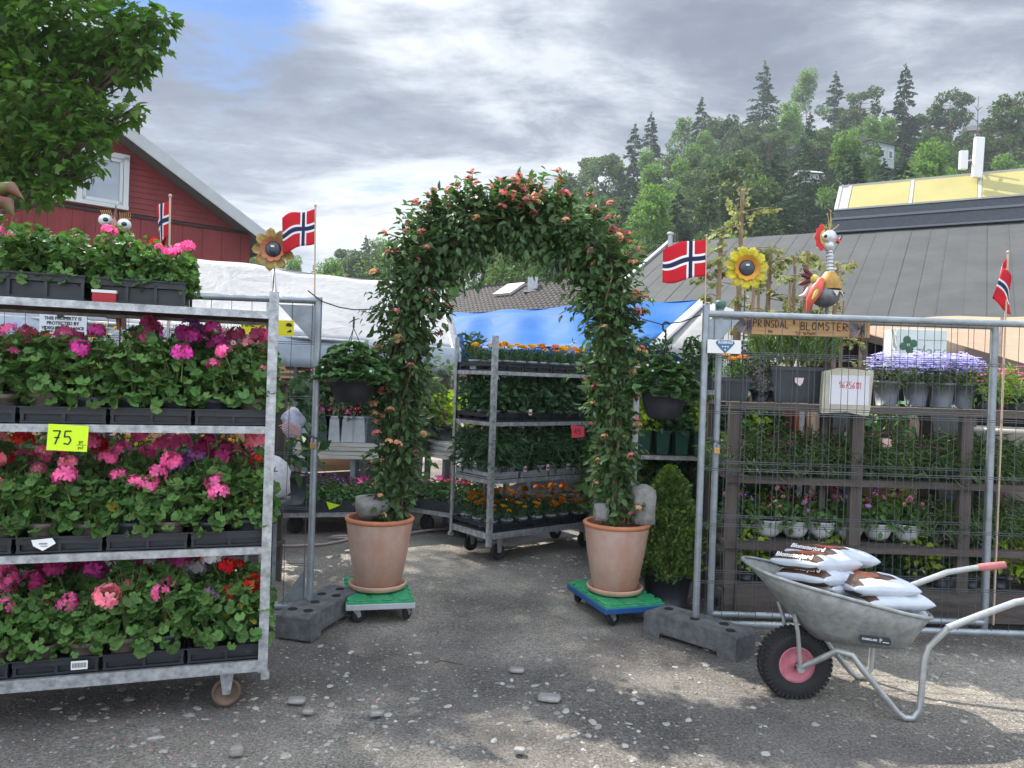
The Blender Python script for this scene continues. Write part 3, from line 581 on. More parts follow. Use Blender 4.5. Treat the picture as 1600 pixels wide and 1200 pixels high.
# local x runs along the gable to its right corner at 0, y goes away from the camera
W_ = 11.0; zl = 5.07; ap = -5.6; ez = 4.92; sp = .585
def roofz(x): return ez + sp*(-x) if x > ap else ez + sp*(-ap) - sp*(ap-x)
b = MB(); nbd = int(W_/.24)
for i in range(nbd):
    x = -.12-i*.24; b.box((x, .0 if i % 2 else -.012, zl/2), (.236, .05, zl))
b.box((-W_/2, .06, zl/2), (W_, .06, zl))
z = zl+.08
while z < ez-sp*ap:
    xr = min(0, -(z-ez)/sp); xr2 = min(0, -(z+.13-ez)/sp); xl = 2*ap-xr; xl2 = 2*ap-xr2
    if xr2-xl2 > .1: b.add([(xl, -.02, z), (xr, -.02, z), (xr2, -.005, z+.13), (xl2, -.005, z+.13), (xl, .05, z), (xr, .05, z), (xr2, .05, z+.13), (xl2, .05, z+.13)], [(0, 1, 2, 3), (0, 4, 5, 1), (3, 2, 6, 7), (1, 5, 6, 2)])
    z += .132
b.add([(-W_, .05, zl), (-.3, .05, zl), (ap, .05, ez-sp*ap-.05), (-W_+.3, .05, zl)], [(0, 1, 2)])
b.box((-.03, 4.5, ez/2), (.06, 9, ez-.1)); b.box((-W_+.03, 4.5, ez/2), (.06, 9, ez-.1))
wall = obj('wall', b.mesh('wall', red), o)
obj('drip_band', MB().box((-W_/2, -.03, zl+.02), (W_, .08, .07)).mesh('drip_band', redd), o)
b = MB()
for sgn in (0, 1):
    p0 = Vector((.6, 0, ez-sp*.6)); p1 = Vector((ap, 0, ez-sp*ap))
    if sgn: p0 = Vector((2*ap-.6, 0, ez-sp*.6))
    b.add([p0+Vector((0, -.55, .12)), p1+Vector((0, -.55, .12)), p1+Vector((0, 9.4, .12)), p0+Vector((0, 9.4, .12)), p0+Vector((0, -.55, .3)), p1+Vector((0, -.55, .3)), p1+Vector((0, 9.4, .3)), p0+Vector((0, 9.4, .3))], [(0, 3, 2, 1), (4, 5, 6, 7), (0, 1, 5, 4), (2, 3, 7, 6), (3, 0, 4, 7), (1, 2, 6, 5)])
obj('roof', b.mesh('roof', mat('house_roof', (.07, .07, .075), .7, var=.2)), o)
b = MB()
for sgn in (0, 1):
    x0 = .65 if not sgn else 2*ap-.65
    b.add([(x0, -.6, ez-sp*.65+.0), (ap, -.6, ez-sp*ap+.0), (ap, -.6, ez-sp*ap+.31), (x0, -.6, ez-sp*.65+.31), (x0, -.55, ez-sp*.65), (ap, -.55, ez-sp*ap), (ap, -.55, ez-sp*ap+.31), (x0, -.55, ez-sp*.65+.31)], [(0, 1, 2, 3), (4, 7, 6, 5), (0, 4, 5, 1), (3, 2, 6, 7), (0, 3, 7, 4)])
obj('bargeboard', b.mesh('bargeboard', mat('house_white', (.44, .47, .48), .55, var=.06, vscale=3)), o)
glass = mat('window_glass', (.33, .38, .44), .12, spec=.7, var=.1, vscale=1.2)
for (xa, xb) in ((-4.98, -4.08), (-3.96, -3.0), (-9.4, -8.4)):
    z0, z1 = 5.22, 6.42; f = obj('window', MB().box(((xa+xb)/2, -.07, z0+.02), (xb-xa+.12, .12, .09)).box(((xa+xb)/2, -.06, z1), (xb-xa+.12, .1, .11)).box((xa, -.06, (z0+z1)/2), (.11, .1, z1-z0)).box((xb, -.06, (z0+z1)/2), (.11, .1, z1-z0)).mesh('window', whp), o)
    obj('sash', MB().box(((xa+xb)/2, -.05, z0+.12), (xb-xa-.12, .06, .08)).box(((xa+xb)/2, -.05, z1-.1), (xb-xa-.12, .06, .08)).box((xa+.1, -.05, (z0+z1)/2), (.07, .06, z1-z0-.14)).box((xb-.1, -.05, (z0+z1)/2), (.07, .06, z1-z0-.14)).mesh('sash', whp), f)
    obj('pane', MB().box(((xa+xb)/2, -.028, (z0+z1)/2), (xb-xa-.15, .02, z1-z0-.15)).mesh('pane', glass), f)
# ================= shared materials =================
galv = mat('galvanised', (.46, .47, .48), .45)
fencem = mat('fence_tube', (.30, .335, .36), .42, metal=.55, var=.18, vscale=10, bump=.1, bscale=80)
wirem = mat('wire', (.11, .12, .13), .5, metal=.5)
shelfm = mat('trolley_steel', (.42, .44, .45), .42, metal=.55, var=.35, vscale=22, bump=.15, bscale=90)
blackp = mat('black_plastic', (.022, .026, .032), .42, var=.25, vscale=12, spec=.5)
potgrey = mat('dark_pot', (.045, .055, .066), .45, var=.15, spec=.5)
pottaupe = mat('taupe_pot', (.19, .155, .13), .55, var=.12)
potlight = mat('light_pot', (.38, .41, .43), .5, var=.1)
soil = mat('soil', (.035, .025, .018), .95, bump=.8, bscale=70)
wood = mat('weathered_wood', (.09, .076, .067), .85, var=.35, vscale=7, bump=.5, bscale=60, stretch=(.25, 2, 2))
woodv = mat('weathered_post', (.10, .084, .074), .85, var=.3, vscale=7, bump=.5, bscale=60, stretch=(2, 2, .25))
rubber = mat('rubber', (.022, .022, .023), .75, bump=.2)
ropem = mat('rope', (.03, .032, .04), .7)

# ================= tents =================
def sheet(name, fn, nu, nv, mt, parent, th=.006):
    mb = MB(); mb.add([fn(i/nu, j/nv) for j in range(nv+1) for i in range(nu+1)], [(j*(nu+1)+i, j*(nu+1)+i+1, (j+1)*(nu+1)+i+1, (j+1)*(nu+1)+i) for j in range(nv) for i in range(nu)], 0, True)
    return solid(obj(name, mb.mesh(name, mt), parent), th)
def tarp_mat(name, col, tr, wrinkle=.9):
    mt = mat(name, col, .6, trans=tr, spec=.22, var=.05, vscale=2); t = mt.node_tree
    b = [n for n in t.nodes if n.type == 'BSDF_PRINCIPLED'][0]
    tcn = t.nodes.new('ShaderNodeTexCoord'); bp = None
    for sc, dd, dist, st in ((2.2, .05, 1.4, (1, 1, 1)), (9, .012, 2.5, (1, .5, 1)), (1.1, .06, .6, (.3, 3.0, 1.0))):
        mp = t.nodes.new('ShaderNodeMapping'); mp.inputs['Scale'].default_value = st; mp.inputs['Rotation'].default_value = (0, 0, .5); t.links.new(tcn.outputs['Object'], mp.inputs[0])
        n = t.nodes.new('ShaderNodeTexNoise'); t.links.new(mp.outputs[0], n.inputs[0]); n.inputs['Scale'].default_value = sc; n.inputs['Detail'].default_value = 4; n.inputs['Distortion'].default_value = dist
        q = t.nodes.new('ShaderNodeBump'); q.inputs['Strength'].default_value = wrinkle; q.inputs['Distance'].default_value = dd; t.links.new(n.outputs[0], q.inputs['Height'])
        if bp: t.links.new(bp.outputs[0], q.inputs['Normal'])
        bp = q
    t.links.new(bp.outputs[0], b.inputs['Normal']); 
    return mt
whitetarp = tarp_mat('white_tarpaulin', (.42, .43, .45), .25, .5)
bluetarp = tarp_mat('blue_tarpaulin', (.008, .125, .40), .25, .25)
greytarp = tarp_mat('grey_canvas', (.36, .355, .35), .15, .3)
beige = tarp_mat('beige_canvas', (.42, .30, .21), .15, .35)
def lerp(a, b, t): return a+(b-a)*t
# white tent
TD = Vector((.79, .61, 0)); TN = Vector((.61, -.79, 0))
o = thing('white_tent', 'long market tent with a creased white tarpaulin roof left of the flower arch', 'tent', (0, 0, 0))
rl, rr = Vector((-3.89, 8.8, 2.83))-TD*4.2, Vector((-1.0, 11.0, 2.78)); hl, hr = Vector((-2.8, 7.4, 1.93))-TD*4.2, Vector((-.62, 9.02, 1.86))
def f(u, v):
    p = lerp(lerp(rl, rr, u), lerp(hl, hr, u), v); sag = .025*math.sin(u*PI*4)**2*math.sin(v*PI)
    return p+Vector((0, 0, -sag+.015*math.sin(u*23+v*4)+.012*math.sin(u*51-v*9)))
sheet('roof_canvas', f, 60, 14, whitetarp, o)
bl1, bl2 = rl-TN*1.9-Vector((0, 0, .95)), rr-TN*1.9-Vector((0, 0, .95))
sheet('roof_canvas', lambda u, v: lerp(lerp(rl, rr, u), lerp(bl1, bl2, u), v), 20, 6, whitetarp, o)
def f(u, v):
    p = lerp(hl, hr, u); return p+Vector((TN.x*.03*math.sin(u*40), TN.y*.03*math.sin(u*40), -.30*v))
sheet('valance', f, 60, 3, mat('valance_cloth', (.50, .56, .63), .6, trans=.3, var=.08), o)
def f(u, v):
    p = lerp(hr, bl2, u); z0 = p.z if u < .5 else p.z
    zt = lerp(hr.z, rr.z, min(1, u*2)) if u < .5 else lerp(rr.z, bl2.z, (u-.5)*2); return Vector((p.x+.04*math.sin(u*18), p.y, lerp(zt, .75 if u < .35 else .05, v)))
sheet('end_wall', f, 24, 8, whitetarp, o)
b = MB()
for t in (.0, .22, .45, .68, .985):
    p = lerp(hl, hr, t); b.tube([(p.x, p.y, 0), p], .025, 8); q = lerp(rl, rr, t); b.tube([p, q], .02, 6)
b.tube([hl, hr], .02, 6); b.tube([rl-Vector((0, 0, .03)), rr-Vector((0, 0, .03))], .02, 6)
obj('tent_frame', b.mesh('tent_frame', galv), o)
def f(u, v): p = lerp(bl1, bl2, u); return Vector((p.x, p.y, 2.0*(1-v)+.0))
sheet('back_wall', f, 20, 3, mat('tent_shade_wall', (.48, .40, .33), .8, trans=.45, var=.15, vscale=1), o)
# blue tent
o = thing('blue_tent', 'market tent under a bright blue wrinkled tarpaulin behind the flower arch', 'tent', (0, 0, 0))
rl, rr = P3(690, 491, 12.9), P3(1093, 469, 9.6); hl, hr = Vector((-2.03, 10.8, 1.86)), P3(1012, 542, 7.6)
def f(u, v):
    p = lerp(lerp(rl, rr, u), lerp(hl, hr, u), v); return p+Vector((0, 0, -.04*math.sin(v*PI)*(1+math.sin(u*30-v*7))+.02*math.sin(u*25+v*9)))
sheet('roof_canvas', f, 60, 14, bluetarp, o)
n_ = Vector((-(hr-rr).x, -(hr-rr).y, 0)); n_.normalize()
sheet('roof_canvas', lambda u, v: lerp(lerp(rl, rr, u), lerp(rl, rr, u)+n_*2.1-Vector((0, 0, .75)), v), 16, 5, bluetarp, o)
sheet('hanging_edge', lambda u, v: lerp(hl, hr, u)+Vector((0, .04*math.sin(u*44), -(.12+.06*math.sin(u*17))*v)), 60, 3, bluetarp, o)
wt = mat('white_hem', (.55, .54, .52), .55)
sheet('white_edge', lambda u, v: lerp(rr, hr, u)+Vector((.01+.11*v, -.02, .02-.02*v)), 12, 2, wt, o)
g0 = rr+Vector((.1, 0, -.02)); g1 = hr+Vector((.1, 0, -.02)); g2 = rr+Vector((1.7, -1.2, -.75)); g3 = hr+Vector((1.6, .2, -.6))
sheet('side_canvas', lambda u, v: lerp(lerp(g0, g2, u), lerp(g1, g3, u), v)+Vector((0, 0, .02*math.sin(u*9))), 12, 8, greytarp, o)
b = MB()
for q in (hl, lerp(hl, hr, .5), hr, rl+n_*2.1-Vector((0, 0, .75)), rr+n_*2.1-Vector((0, 0, .75))): b.tube([(q.x, q.y, 0), (q.x, q.y, q.z-.02)], .03, 8)
obj('tent_frame', b.mesh('tent_frame', galv), o)
b1, b2 = rl+n_*2.0-Vector((0, 0, .75)), rr+n_*2.0-Vector((0, 0, .75))
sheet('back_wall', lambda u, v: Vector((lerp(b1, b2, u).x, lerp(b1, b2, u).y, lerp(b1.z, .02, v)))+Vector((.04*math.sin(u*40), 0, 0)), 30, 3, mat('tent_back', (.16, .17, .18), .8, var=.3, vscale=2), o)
# beige awning at the right
o = thing('beige_awning', 'beige canvas awning with a brown slatted underside behind the right fence', 'awning', (0, 0, 0))
c = [P3(1300, 498, 8.8), P3(1850, 486, 8.2), P3(1850, 640, 5.9), P3(1330, 514, 7.6)]
sheet('canopy', lambda u, v: lerp(lerp(c[0], c[1], u), lerp(c[3], c[2], u), v)+Vector((0, 0, -.03*math.sin(u*9)**2)), 16, 6, beige, o)
b = MB(); e = [P3(1462, 526, 7.0), P3(1850, 600, 5.9)]
und = mat('brown_lath', (.12, .085, .065), .8, var=.25, vscale=4)
sheet('side_flap', lambda u, v: lerp(P3(1476, 532, 6.9), P3(1850, 640, 5.95), u)+Vector((0, 0, -.42*v)), 10, 2, und, o)
for t in (.05, .5, .95): q = lerp(c[3], c[2], t); b.bar((q.x, q.y, 0), q, .06)
q = c[0]; b.bar((q.x, q.y, 0), q, .06); b.bar(c[3]-Vector((0, 0, .05)), c[2]-Vector((0, 0, .05)), .05, .07)
for t in (.3, .5, .7, .9): b.bar(lerp(c[0], c[1], t)-Vector((0, 0, .05)), lerp(c[3], c[2], t)-Vector((0, 0, .05)), .04, .05)
obj('frame', b.mesh('frame', und), o)
# dark stall behind the rack
o = thing('dark_stall', 'dark boarded stall standing behind the right-hand plant rack', 'stall', (0, 0, 0))
b = MB(); p0, p1 = P3(1310, 520, 7.9), P3(1470, 530, 7.7)
b.box(((p0.x+p1.x)/2+1.2, 8.0, 1.05), (4.0, .06, 2.06)); b.box((p0.x-.75, 7.9, .75), (1.8, .06, 1.5))
obj('back_boards', b.mesh('back_boards', mat('black_boards', (.02, .021, .026), .8, var=.3, vscale=5, stretch=(6, 1, .3))), o)
b = MB()
for i, x in enumerate(np.arange(1150, 1560, 26)):
    q = P3(float(x), 660, 7.0); b.box((q.x, 7.0+.01*(i % 2), .62), (.145, .025, 1.24+.03*(i % 3)))
obj('fence_boards', b.mesh('fence_boards', mat('brown_boards', (.13, .075, .05), .85, var=.35, vscale=5, stretch=(4, 1, .4))), o)

# ================= site fences =================
def fence_panel(name, label, x0, x1, Y0, Y1, z0, z1, vs, hs, cap=None, corner=None, caps=()):
    L_ = math.hypot(x1-x0, Y1-Y0); o = thing(name, label, 'fence', (x0, Y0, 0), math.atan2(Y1-Y0, x1-x0)); r = .021
    obj('post', MB().tube([(0, 0, z0-.04), (0, 0, z1+.05)], r, 12).mesh('post', fencem), o)
    obj('post', MB().tube([(L_, 0, z0-.04), (L_, 0, z1+.02)], r, 12).mesh('post', fencem), o)
    obj('rail', MB().tube([(0, 0, z1), (L_, 0, z1)], r*.95, 12).mesh('rail', fencem), o)
    obj('rail', MB().tube([(0, 0, z0), (L_, 0, z0)], r*.95, 12).mesh('rail', fencem), o)
    b = MB(); x = vs*.5; k = 0
    while x < L_: b.tube([(x, -.012, z0), (x, -.012, z1)], .0019, 4, cap=False); x += vs; k += 1
    for z in hs:
        for dz in (-.006, .006): b.tube([(0, .004, z+dz), (L_, .004, z+dz)], .0021, 4, cap=False)
    obj('wire_mesh', b.mesh('wire_mesh', wirem), o)
    return o, L_
fr, Lr = fence_panel('site_fence', 'long galvanised mesh fence panel in front of the right plant rack', .0, 1.0, 4.55, 4.55, .1, 1.955, 9, [], ) if False else (None, 0)
X0 = aY(1095, 730, 4.55).x
HS = [.36, .70, 1.03, 1.37, 1.70]
fr, Lr = fence_panel('site_fence', 'front mesh fence panel on the right carrying the wooden sign', X0, X0+3.5, 4.55, 4.55, .115, 1.95, .1, HS)
X1 = aY(1118, 730, 4.68).x; X2 = aY(1550, 730, 4.68).x
fg, Lg_ = fence_panel('site_fence', 'second mesh fence panel just behind the front one on the right', X1, X2, 4.69, 4.70, .13, 1.945, .1, [z+.03 for z in HS])
# post stub with cap, gusset, collar
p = aY(1124, 480, 4.69); obj('post_cap', MB().lathe([(.021, 0), (.024, .01), (.032, .02), (.034, .045), (.028, .055), (.0, .056)], (X1*0+.0, 0, 1.99), 14).mesh('post_cap', mat('green_cap', (.08, .17, .15), .5)), fg)
obj('gusset_plate', MB().prism([(.02, 1.92), (.20, 1.92), (.02, 1.72)], .005).mesh('gusset_plate', fencem), fr)
XL = aY(491, 700, 4.65).x
fl, Ll = fence_panel('site_fence', 'mesh fence panel behind the geranium trolley on the left', XL-3.45, XL, 4.48, 4.65, .10, 1.96, .12, HS)
obj('gusset_plate', MB().prism([(Ll-.02, 1.93), (Ll-.24, 1.93), (Ll-.02, 1.70)], .005).mesh('gusset_plate', fencem), fl)
obj('brace', MB().prism([(Ll-.03, .13), (Ll-.03, .34), (Ll-.17, .13)], .005).mesh('brace', fencem), fl)
# padlocks and chains
brass = mat('brass', (.55, .33, .12), .4, metal=.6); chainm = mat('chain', (.10, .11, .12), .35, metal=.8)
def padlock(x, Y, z, label, down=.16):
    o = thing('padlock', label, 'padlock', (x, Y, z)); bevel(obj('body', MB().box((0, -.03, -.018), (.036, .016, .036)).mesh('body', brass), o), .003)
    obj('shackle', MB().tube([(-.012+.0, -.03, 0), (-.012, -.03, .02), (-.006, -.03, .03), (.006, -.03, .03), (.012, -.03, .02), (.012, -.03, 0)], .003, 6).mesh('shackle', mat('steel_bright', (.65, .66, .68), .25, metal=.9)), o)
    b = MB(); n = 18
    for i in range(n):
        a = i/n*2*PI; c_ = Vector((.032*math.cos(a), .032*math.sin(a)*1.1, .035+.008*math.sin(a*2))); t = Vector((-math.sin(a), math.cos(a), 0)); u = Vector((0, 0, 1)) if i % 2 else Vector((math.cos(a), math.sin(a), 0))
        b.tube([c_+t*.011*math.cos(q)+u*.006*math.sin(q) for q in [j*PI/4 for j in range(9)]], .0018, 4, cap=False)
    for i in range(int(down/.016)):
        c_ = Vector((.03, -.035, .02-i*.016)); u = Vector((1, 0, 0)) if i % 2 else Vector((0, 1, 0)); b.tube([c_+Vector((0, 0, 1))*.011*math.cos(q)+u*.006*math.sin(q) for q in [j*PI/4 for j in range(9)]], .0018, 4, cap=False)
    obj('chain', b.mesh('chain', chainm), o)
padlock(XL, 4.65, aY(490, 692, 4.62).z, 'brass padlock on a chain around the left fence post', .06)
padlock(X1-.01, 4.66, aY(1108, 700, 4.6).z, 'padlock with dangling chain between the right fence posts', .13)

# fence feet
def fence_foot(c0, c1, wd, h, label, holes):
    d = (c1-c0); L_ = d.length; a = math.atan2(d.y, d.x); o = thing('fence_foot', label, 'fence foot', ((c0.x+c1.x)/2, (c0.y+c1.y)/2, 0), a)
    import bmesh
    prof = [(-L_/2, 0), (-L_/2+.11, 0), (-L_/2+.12, .035), (L_/2-.12, .035), (L_/2-.11, 0), (L_/2, 0), (L_/2, h-.02), (L_/2-.02, h), (-L_/2+.02, h), (-L_/2, h-.02)]
    blk = MB().prism(prof, wd).mesh('block', mat('recycled_rubber', (.115, .118, .122), .85, var=.3, vscale=18, bump=.5, bscale=70))
    b = bevel(obj('block', blk, o), .008)
    hb = MB()
    for (x, y) in holes: hb.lathe([(.0, h+.001), (.024, h+.001)], (x*L_, y*wd, 0), 14); hb.lathe([(.024, h+.001), (.027, h+.0035), (.03, h-.001)], (x*L_, y*wd, 0), 14)
    obj('post_holes', hb.mesh('post_holes', mat('hole_dark', (.012, .012, .013), .9)), o)
    return o
fence_foot(Vector((-1.20, 4.36, 0)), Vector((-1.03, 4.98, 0)), .23, .15, 'grey block foot with round holes under the left fence post', [(-.38, -.22), (-.38, .22), (-.12, 0), (.14, -.22), (.14, .22), (.36, 0)])
fence_foot(aZ(1022, 985), aZ(1165, 1030), .22, .15, 'grey block foot under the right fence post beside the wheelbarrow', [(-.36, .1), (-.02, -.1), (.24, .15), (.38, -.2)])

# ================= flower trolleys =================
def trolley(name, label, P0, ang, shelves, zb=.17, top=1.88, L_=1.35, D_=.565, wheelm=None):
    """P0: near right foot; local x runs left to right 0..L"""
    o = thing(name, label, 'plant trolley', P0, ang); g = random.Random(3)
    def ang_post(x, y):
        b = MB(); s = 1 if x < L_/2 else -1; q = 1 if y < D_/2 else -1
        b.box((x+s*.02, y, (zb+top)/2), (.04, .004, top-zb)); b.box((x, y+q*.018, (zb+top)/2), (.004, .036, top-zb)); b.box((x+s*.008, y+q*.008, zb-.015), (.036, .036, .03)); return b
    for x in (0, L_):
        for y in (0, D_): obj('post', ang_post(x, y).mesh('post', shelfm), o)
    for i, z in enumerate(shelves):
        h = .05 if i == len(shelves)-1 else .032; e = .006
        b = MB(); b.box((L_/2, e+.004, z-h/2), (L_-.012, .018, h)); b.box((L_/2, D_-e-.004, z-h/2), (L_-.012, .018, h)); b.box((e+.008, D_/2, z-h/2), (.018, D_-.03, h)); b.box((L_-e-.008, D_/2, z-h/2), (.018, D_-.03, h))
        sh = obj('shelf', b.mesh('shelf', shelfm), o); obj('deck', MB().box((L_/2, D_/2, z-.012), (L_-.05, D_-.05, .012)).mesh('deck', mat('plywood_deck', (.10, .075, .055), .8, var=.3, vscale=6)), sh)
    wm = wheelm or mat('worn_wheel', (.13, .085, .06), .6, var=.3, vscale=20)
    for (x, y) in ((.17, .09), (L_-.17, .09), (.17, D_-.09), (L_-.17, D_-.09)):
        c = obj('castor', MB().box((x, y, zb+.02), (.09, .07, .012)).prism([(x-.035, zb+.02), (x+.035, zb+.02), (x+.016, .06), (x-.016, .06)], .003, Matrix.Translation((0, y-.028, 0))).prism([(x-.035, zb+.02), (x+.035, zb+.02), (x+.016, .06), (x-.016, .06)], .003, Matrix.Translation((0, y+.028, 0))).mesh('castor', shelfm), o)
        rm = Matrix.Rotation(PI/2, 3, 'X')
        obj('wheel', MB().lathe([(.001, -.018), (.02, -.018), (.022, -.013), (.05, -.013), (.052, -.019), (.063, -.016), (.0655, 0), (.063, .016), (.052, .019), (.05, .013), (.022, .013), (.001, .018)], (x, y, .0655), 24, mtx=rm).mesh('wheel', wm), c)
    return o
ANG = R(19); ux = Vector((math.cos(ANG), math.sin(ANG), 0)); uy = Vector((-math.sin(ANG), math.cos(ANG), 0))
FR = aY(425, 800, 3.45); FR.z = 0; P0 = FR-ux*1.35
SH = [1.79, 1.275, .735, .225]
trl = trolley('plant_trolley', 'tall steel flower trolley filled with geraniums at the front left', P0, ANG, SH)
def TL(x, y, z=0.): return P0+ux*x+uy*y+Vector((0, 0, z))
a_, b_ = Vector((-.152, 6.31, 0)), Vector((.9, 7.16, 0)); ANG2 = math.atan2(.85, 1.05)
trc = trolley('plant_trolley', 'steel flower trolley with marigolds and green plants seen through the arch', a_, ANG2, [1.59, 1.165, .685, .245], wheelm=rubber)
ux2 = Vector((math.cos(ANG2), math.sin(ANG2), 0)); uy2 = Vector((-math.sin(ANG2), math.cos(ANG2), 0))
def TC(x, y, z=0.): return a_+ux2*x+uy2*y+Vector((0, 0, z))
q = aY(985, 800, 5.9); q.z = 0; P0r = q
trr = trolley('plant_trolley', 'steel trolley with dark green pots between the arch and the right fence', q, R(4), [1.49, .975, .30], top=1.66)
def TR(x, y, z=0.): return P0r+Vector((math.cos(R(4)), math.sin(R(4)), 0))*x+Vector((-math.sin(R(4)), math.cos(R(4)), 0))*y+Vector((0, 0, z))

# ================= wooden plant racks =================
def rack(label, x0, x1, y0, y1, shelves, posts, top, planks=()):
    o = thing('plant_rack', label, 'plant rack', (x0, y0, 0)); W = x1-x0; D_ = y1-y0
    for x in posts: obj('post', MB().box((x-x0, .02, top/2), (.075, .045, top)).mesh('post', woodv), o); obj('post', MB().box((x-x0, D_-.02, top/2), (.09, .045, top)).mesh('post', woodv), o)
    for z in shelves:
        b = MB(); n = 4
        for i in range(n): b.box((W/2, .05+(D_-.0)*(i+.3)/n, z-.012), (W, D_/n-.02, .022))
        b.box((W/2, -.014, z-.022), (W, .02, .042)); obj('shelf', b.mesh('shelf', wood), o)
    for z, h in planks: obj('board', MB().box((W/2, -.016, z), (W, .026, h)).mesh('board', wood), o)
    return o
rx0 = aY(1137, 700, 5.0).x
RP = [aY(1140, 700, 5.0).x+.03, aY(1338, 760, 5.0).x, aY(1508, 780, 5.0).x, 4.1]
rack('grey weathered wooden plant rack behind the right fence', rx0, 4.15, 5.0, 5.55, [1.42, .945, .515, .22], RP, 1.42, [(.14, .19)])
rack('dark wooden plant rack hidden behind the left fence and geranium trolley', -3.9, -1.62, 5.05, 5.6, [1.46, .82, .30], [-3.8, -2.7, -1.68], 1.46)
# low benches in the middle background
def bench(label, p0, p1, dep, z, h=.17, mt=None, legs=3, cat='bench'):
    d = (p1-p0); L_ = math.hypot(d.x, d.y); o = thing('plant_bench', label, cat, (p0.x, p0.y, 0), math.atan2(d.y, d.x)); b = MB()
    for k in range(4): b.box((L_/2, -.01*(k % 2), z-h*(k+.5)/4), (L_, .03, h/4-.006))
    obj('apron', b.mesh('apron', mt or galv), o)
    obj('top', MB().box((L_/2, dep/2+.02, z-.02), (L_-.01, dep, .03)).mesh('top', mt or galv), o)
    for i in range(legs):
        x = .1+(L_-.2)*i/(legs-1)
        for y in (.06, dep-.06): obj('leg', MB().box((x, y, (z-.05)/2), (.05, .05, z-.05)).mesh('leg', fencem), o)
    return o
benchm = mat('bench_board', (.44, .43, .40), .7, var=.2, vscale=6, stretch=(.3, 1, 3))
q0, q1 = P3(462, 690, 7.9), P3(640, 690, 8.05); ZB1 = q0.z
bench('long grey planked display bench on the left in the background', q0, q1, .8, ZB1, mt=benchm)
q2, q3 = P3(655, 685, 8.4), P3(728, 690, 7.6); ZB2 = q2.z
bench('short grey planked display bench left of the marigold trolley', Vector((q2.x, q2.y, 0)), Vector((q3.x, q3.y, 0)), .9, ZB2, mt=benchm)
# ================= foliage library =================
ger = mat('geranium_leaf', (.098, .20, .05), .55, island=.42, trans=.28, spec=.35)
fern = mat('marigold_leaf', (.03, .085, .028), .6, island=.4, trans=.2)
toml = mat('seedling_leaf', (.04, .10, .035), .5, island=.4, trans=.25)
limeg = mat('lime_leaf', (.30, .42, .04), .55, island=.35, trans=.4)
herb = mat('herb_leaf', (.09, .14, .055), .65, island=.4, trans=.3)
lavl = mat('lavender_leaf', (.16, .25, .09), .65, island=.4, trans=.3)
thujam = mat('thuja_leaf', (.09, .155, .03), .6, island=.5, trans=.25)
lanl = mat('lantana_leaf', (.078, .145, .048), .5, island=.45, trans=.26, spec=.4)
strawl = mat('strawberry_leaf', (.09, .18, .06), .5, island=.4, trans=.25)
mapl = mat('maple_leaf', (.10, .19, .04), .55, island=.35, trans=.55, spec=.35)
stemm = mat('green_stem', (.15, .20, .06), .6); twigm = mat('twig', (.22, .16, .10), .8, var=.3, vscale=30)
FC = {n: mat('petals_'+n.replace(' ', '_'), c, .55, island=.28, trans=.35, spec=.2) for n, c in {
    'hot pink': (.93, .20, .46), 'salmon pink': (.95, .32, .42), 'magenta': (.76, .09, .44), 'dark magenta': (.52, .05, .22), 'red': (.80, .02, .03), 'lilac': (.58, .25, .62), 'violet': (.16, .03, .30),
    'white': (.75, .73, .76), 'yellow': (.85, .50, .012), 'orange': (.84, .33, .012), 'apricot': (.82, .42, .26), 'coral': (.78, .35, .25), 'pale pink': (.72, .38, .44), 'lavender blue': (.55, .52, .80), 'rusty': (.60, .25, .015), 'cream': (.75, .66, .40), 'wine': (.20, .01, .04)}.items()}
def dome(g, n, Rr, z0, z1, leaf, size, sx=1, sy=1, up=.7, droop=.25, shell=.5, jit=.45, top=.45):
    th = g.uniform(0, 2*PI, n); r_ = g.random(n)**shell; t = g.random(n)
    zt = z1-(z1-z0)*top*r_**2; P_ = np.stack([np.cos(th)*r_*Rr*sx, np.sin(th)*r_*Rr*sy, z0+(zt-z0)*t**.7], 1)
    out = np.stack([np.cos(th), np.sin(th), np.zeros(n)], 1)
    nrm = out*.75*r_[:, None]+np.array([0, 0, up])+g.normal(size=(n, 3))*jit; d = out+np.array([0, 0, -droop])+g.normal(size=(n, 3))*.6
    return cloud(P_, d, nrm, g.uniform(size*.65, size*1.25, n), leaf)
def stems(g, k, Rr, z0, z1, r_=.0025, mb=None):
    mb = mb or MB()
    for i in range(k):
        a = g.uniform(0, 6.3); q = g.uniform(.2, .9)*Rr; mb.tube([(0, 0, z0), (q*.4*math.cos(a), q*.4*math.sin(a), (z0+z1)/2), (q*math.cos(a), q*math.sin(a), z1*g.uniform(.7, 1))], [r_, r_*.8, r_*.5], 4, cap=False, mi=1)
    return mb
def ger_foliage(seed, h=.25, Rr=.115):
    g = rnd(seed); n = 135; c = dome(g, n, Rr, .03, h, 'round', .05, up=.9, droop=.2, shell=.6, jit=.4)
    c2 = dome(g, 60, Rr*1.12, -.035, .1, 'round', .05, up=.35, droop=.7, shell=.2); c3 = dome(g, 4, Rr, .0, h*.6, 'round', .045, up=.5, droop=.6); c4 = dome(g, 30, Rr*.95, h*.5, h*1.05, 'round', .026, up=.7); return npmesh('foliage', [(*c, 0), (*c2, 0), (*c3, 2), (*c4, 0)], [ger, stemm, mat('yellowed_leaf', (.34, .30, .05), .6, trans=.3)], stems(g, 12, Rr, 0, h))
GF = [ger_foliage(100+i, .20+.018*i, .105+.004*(i % 3)) for i in range(7)]
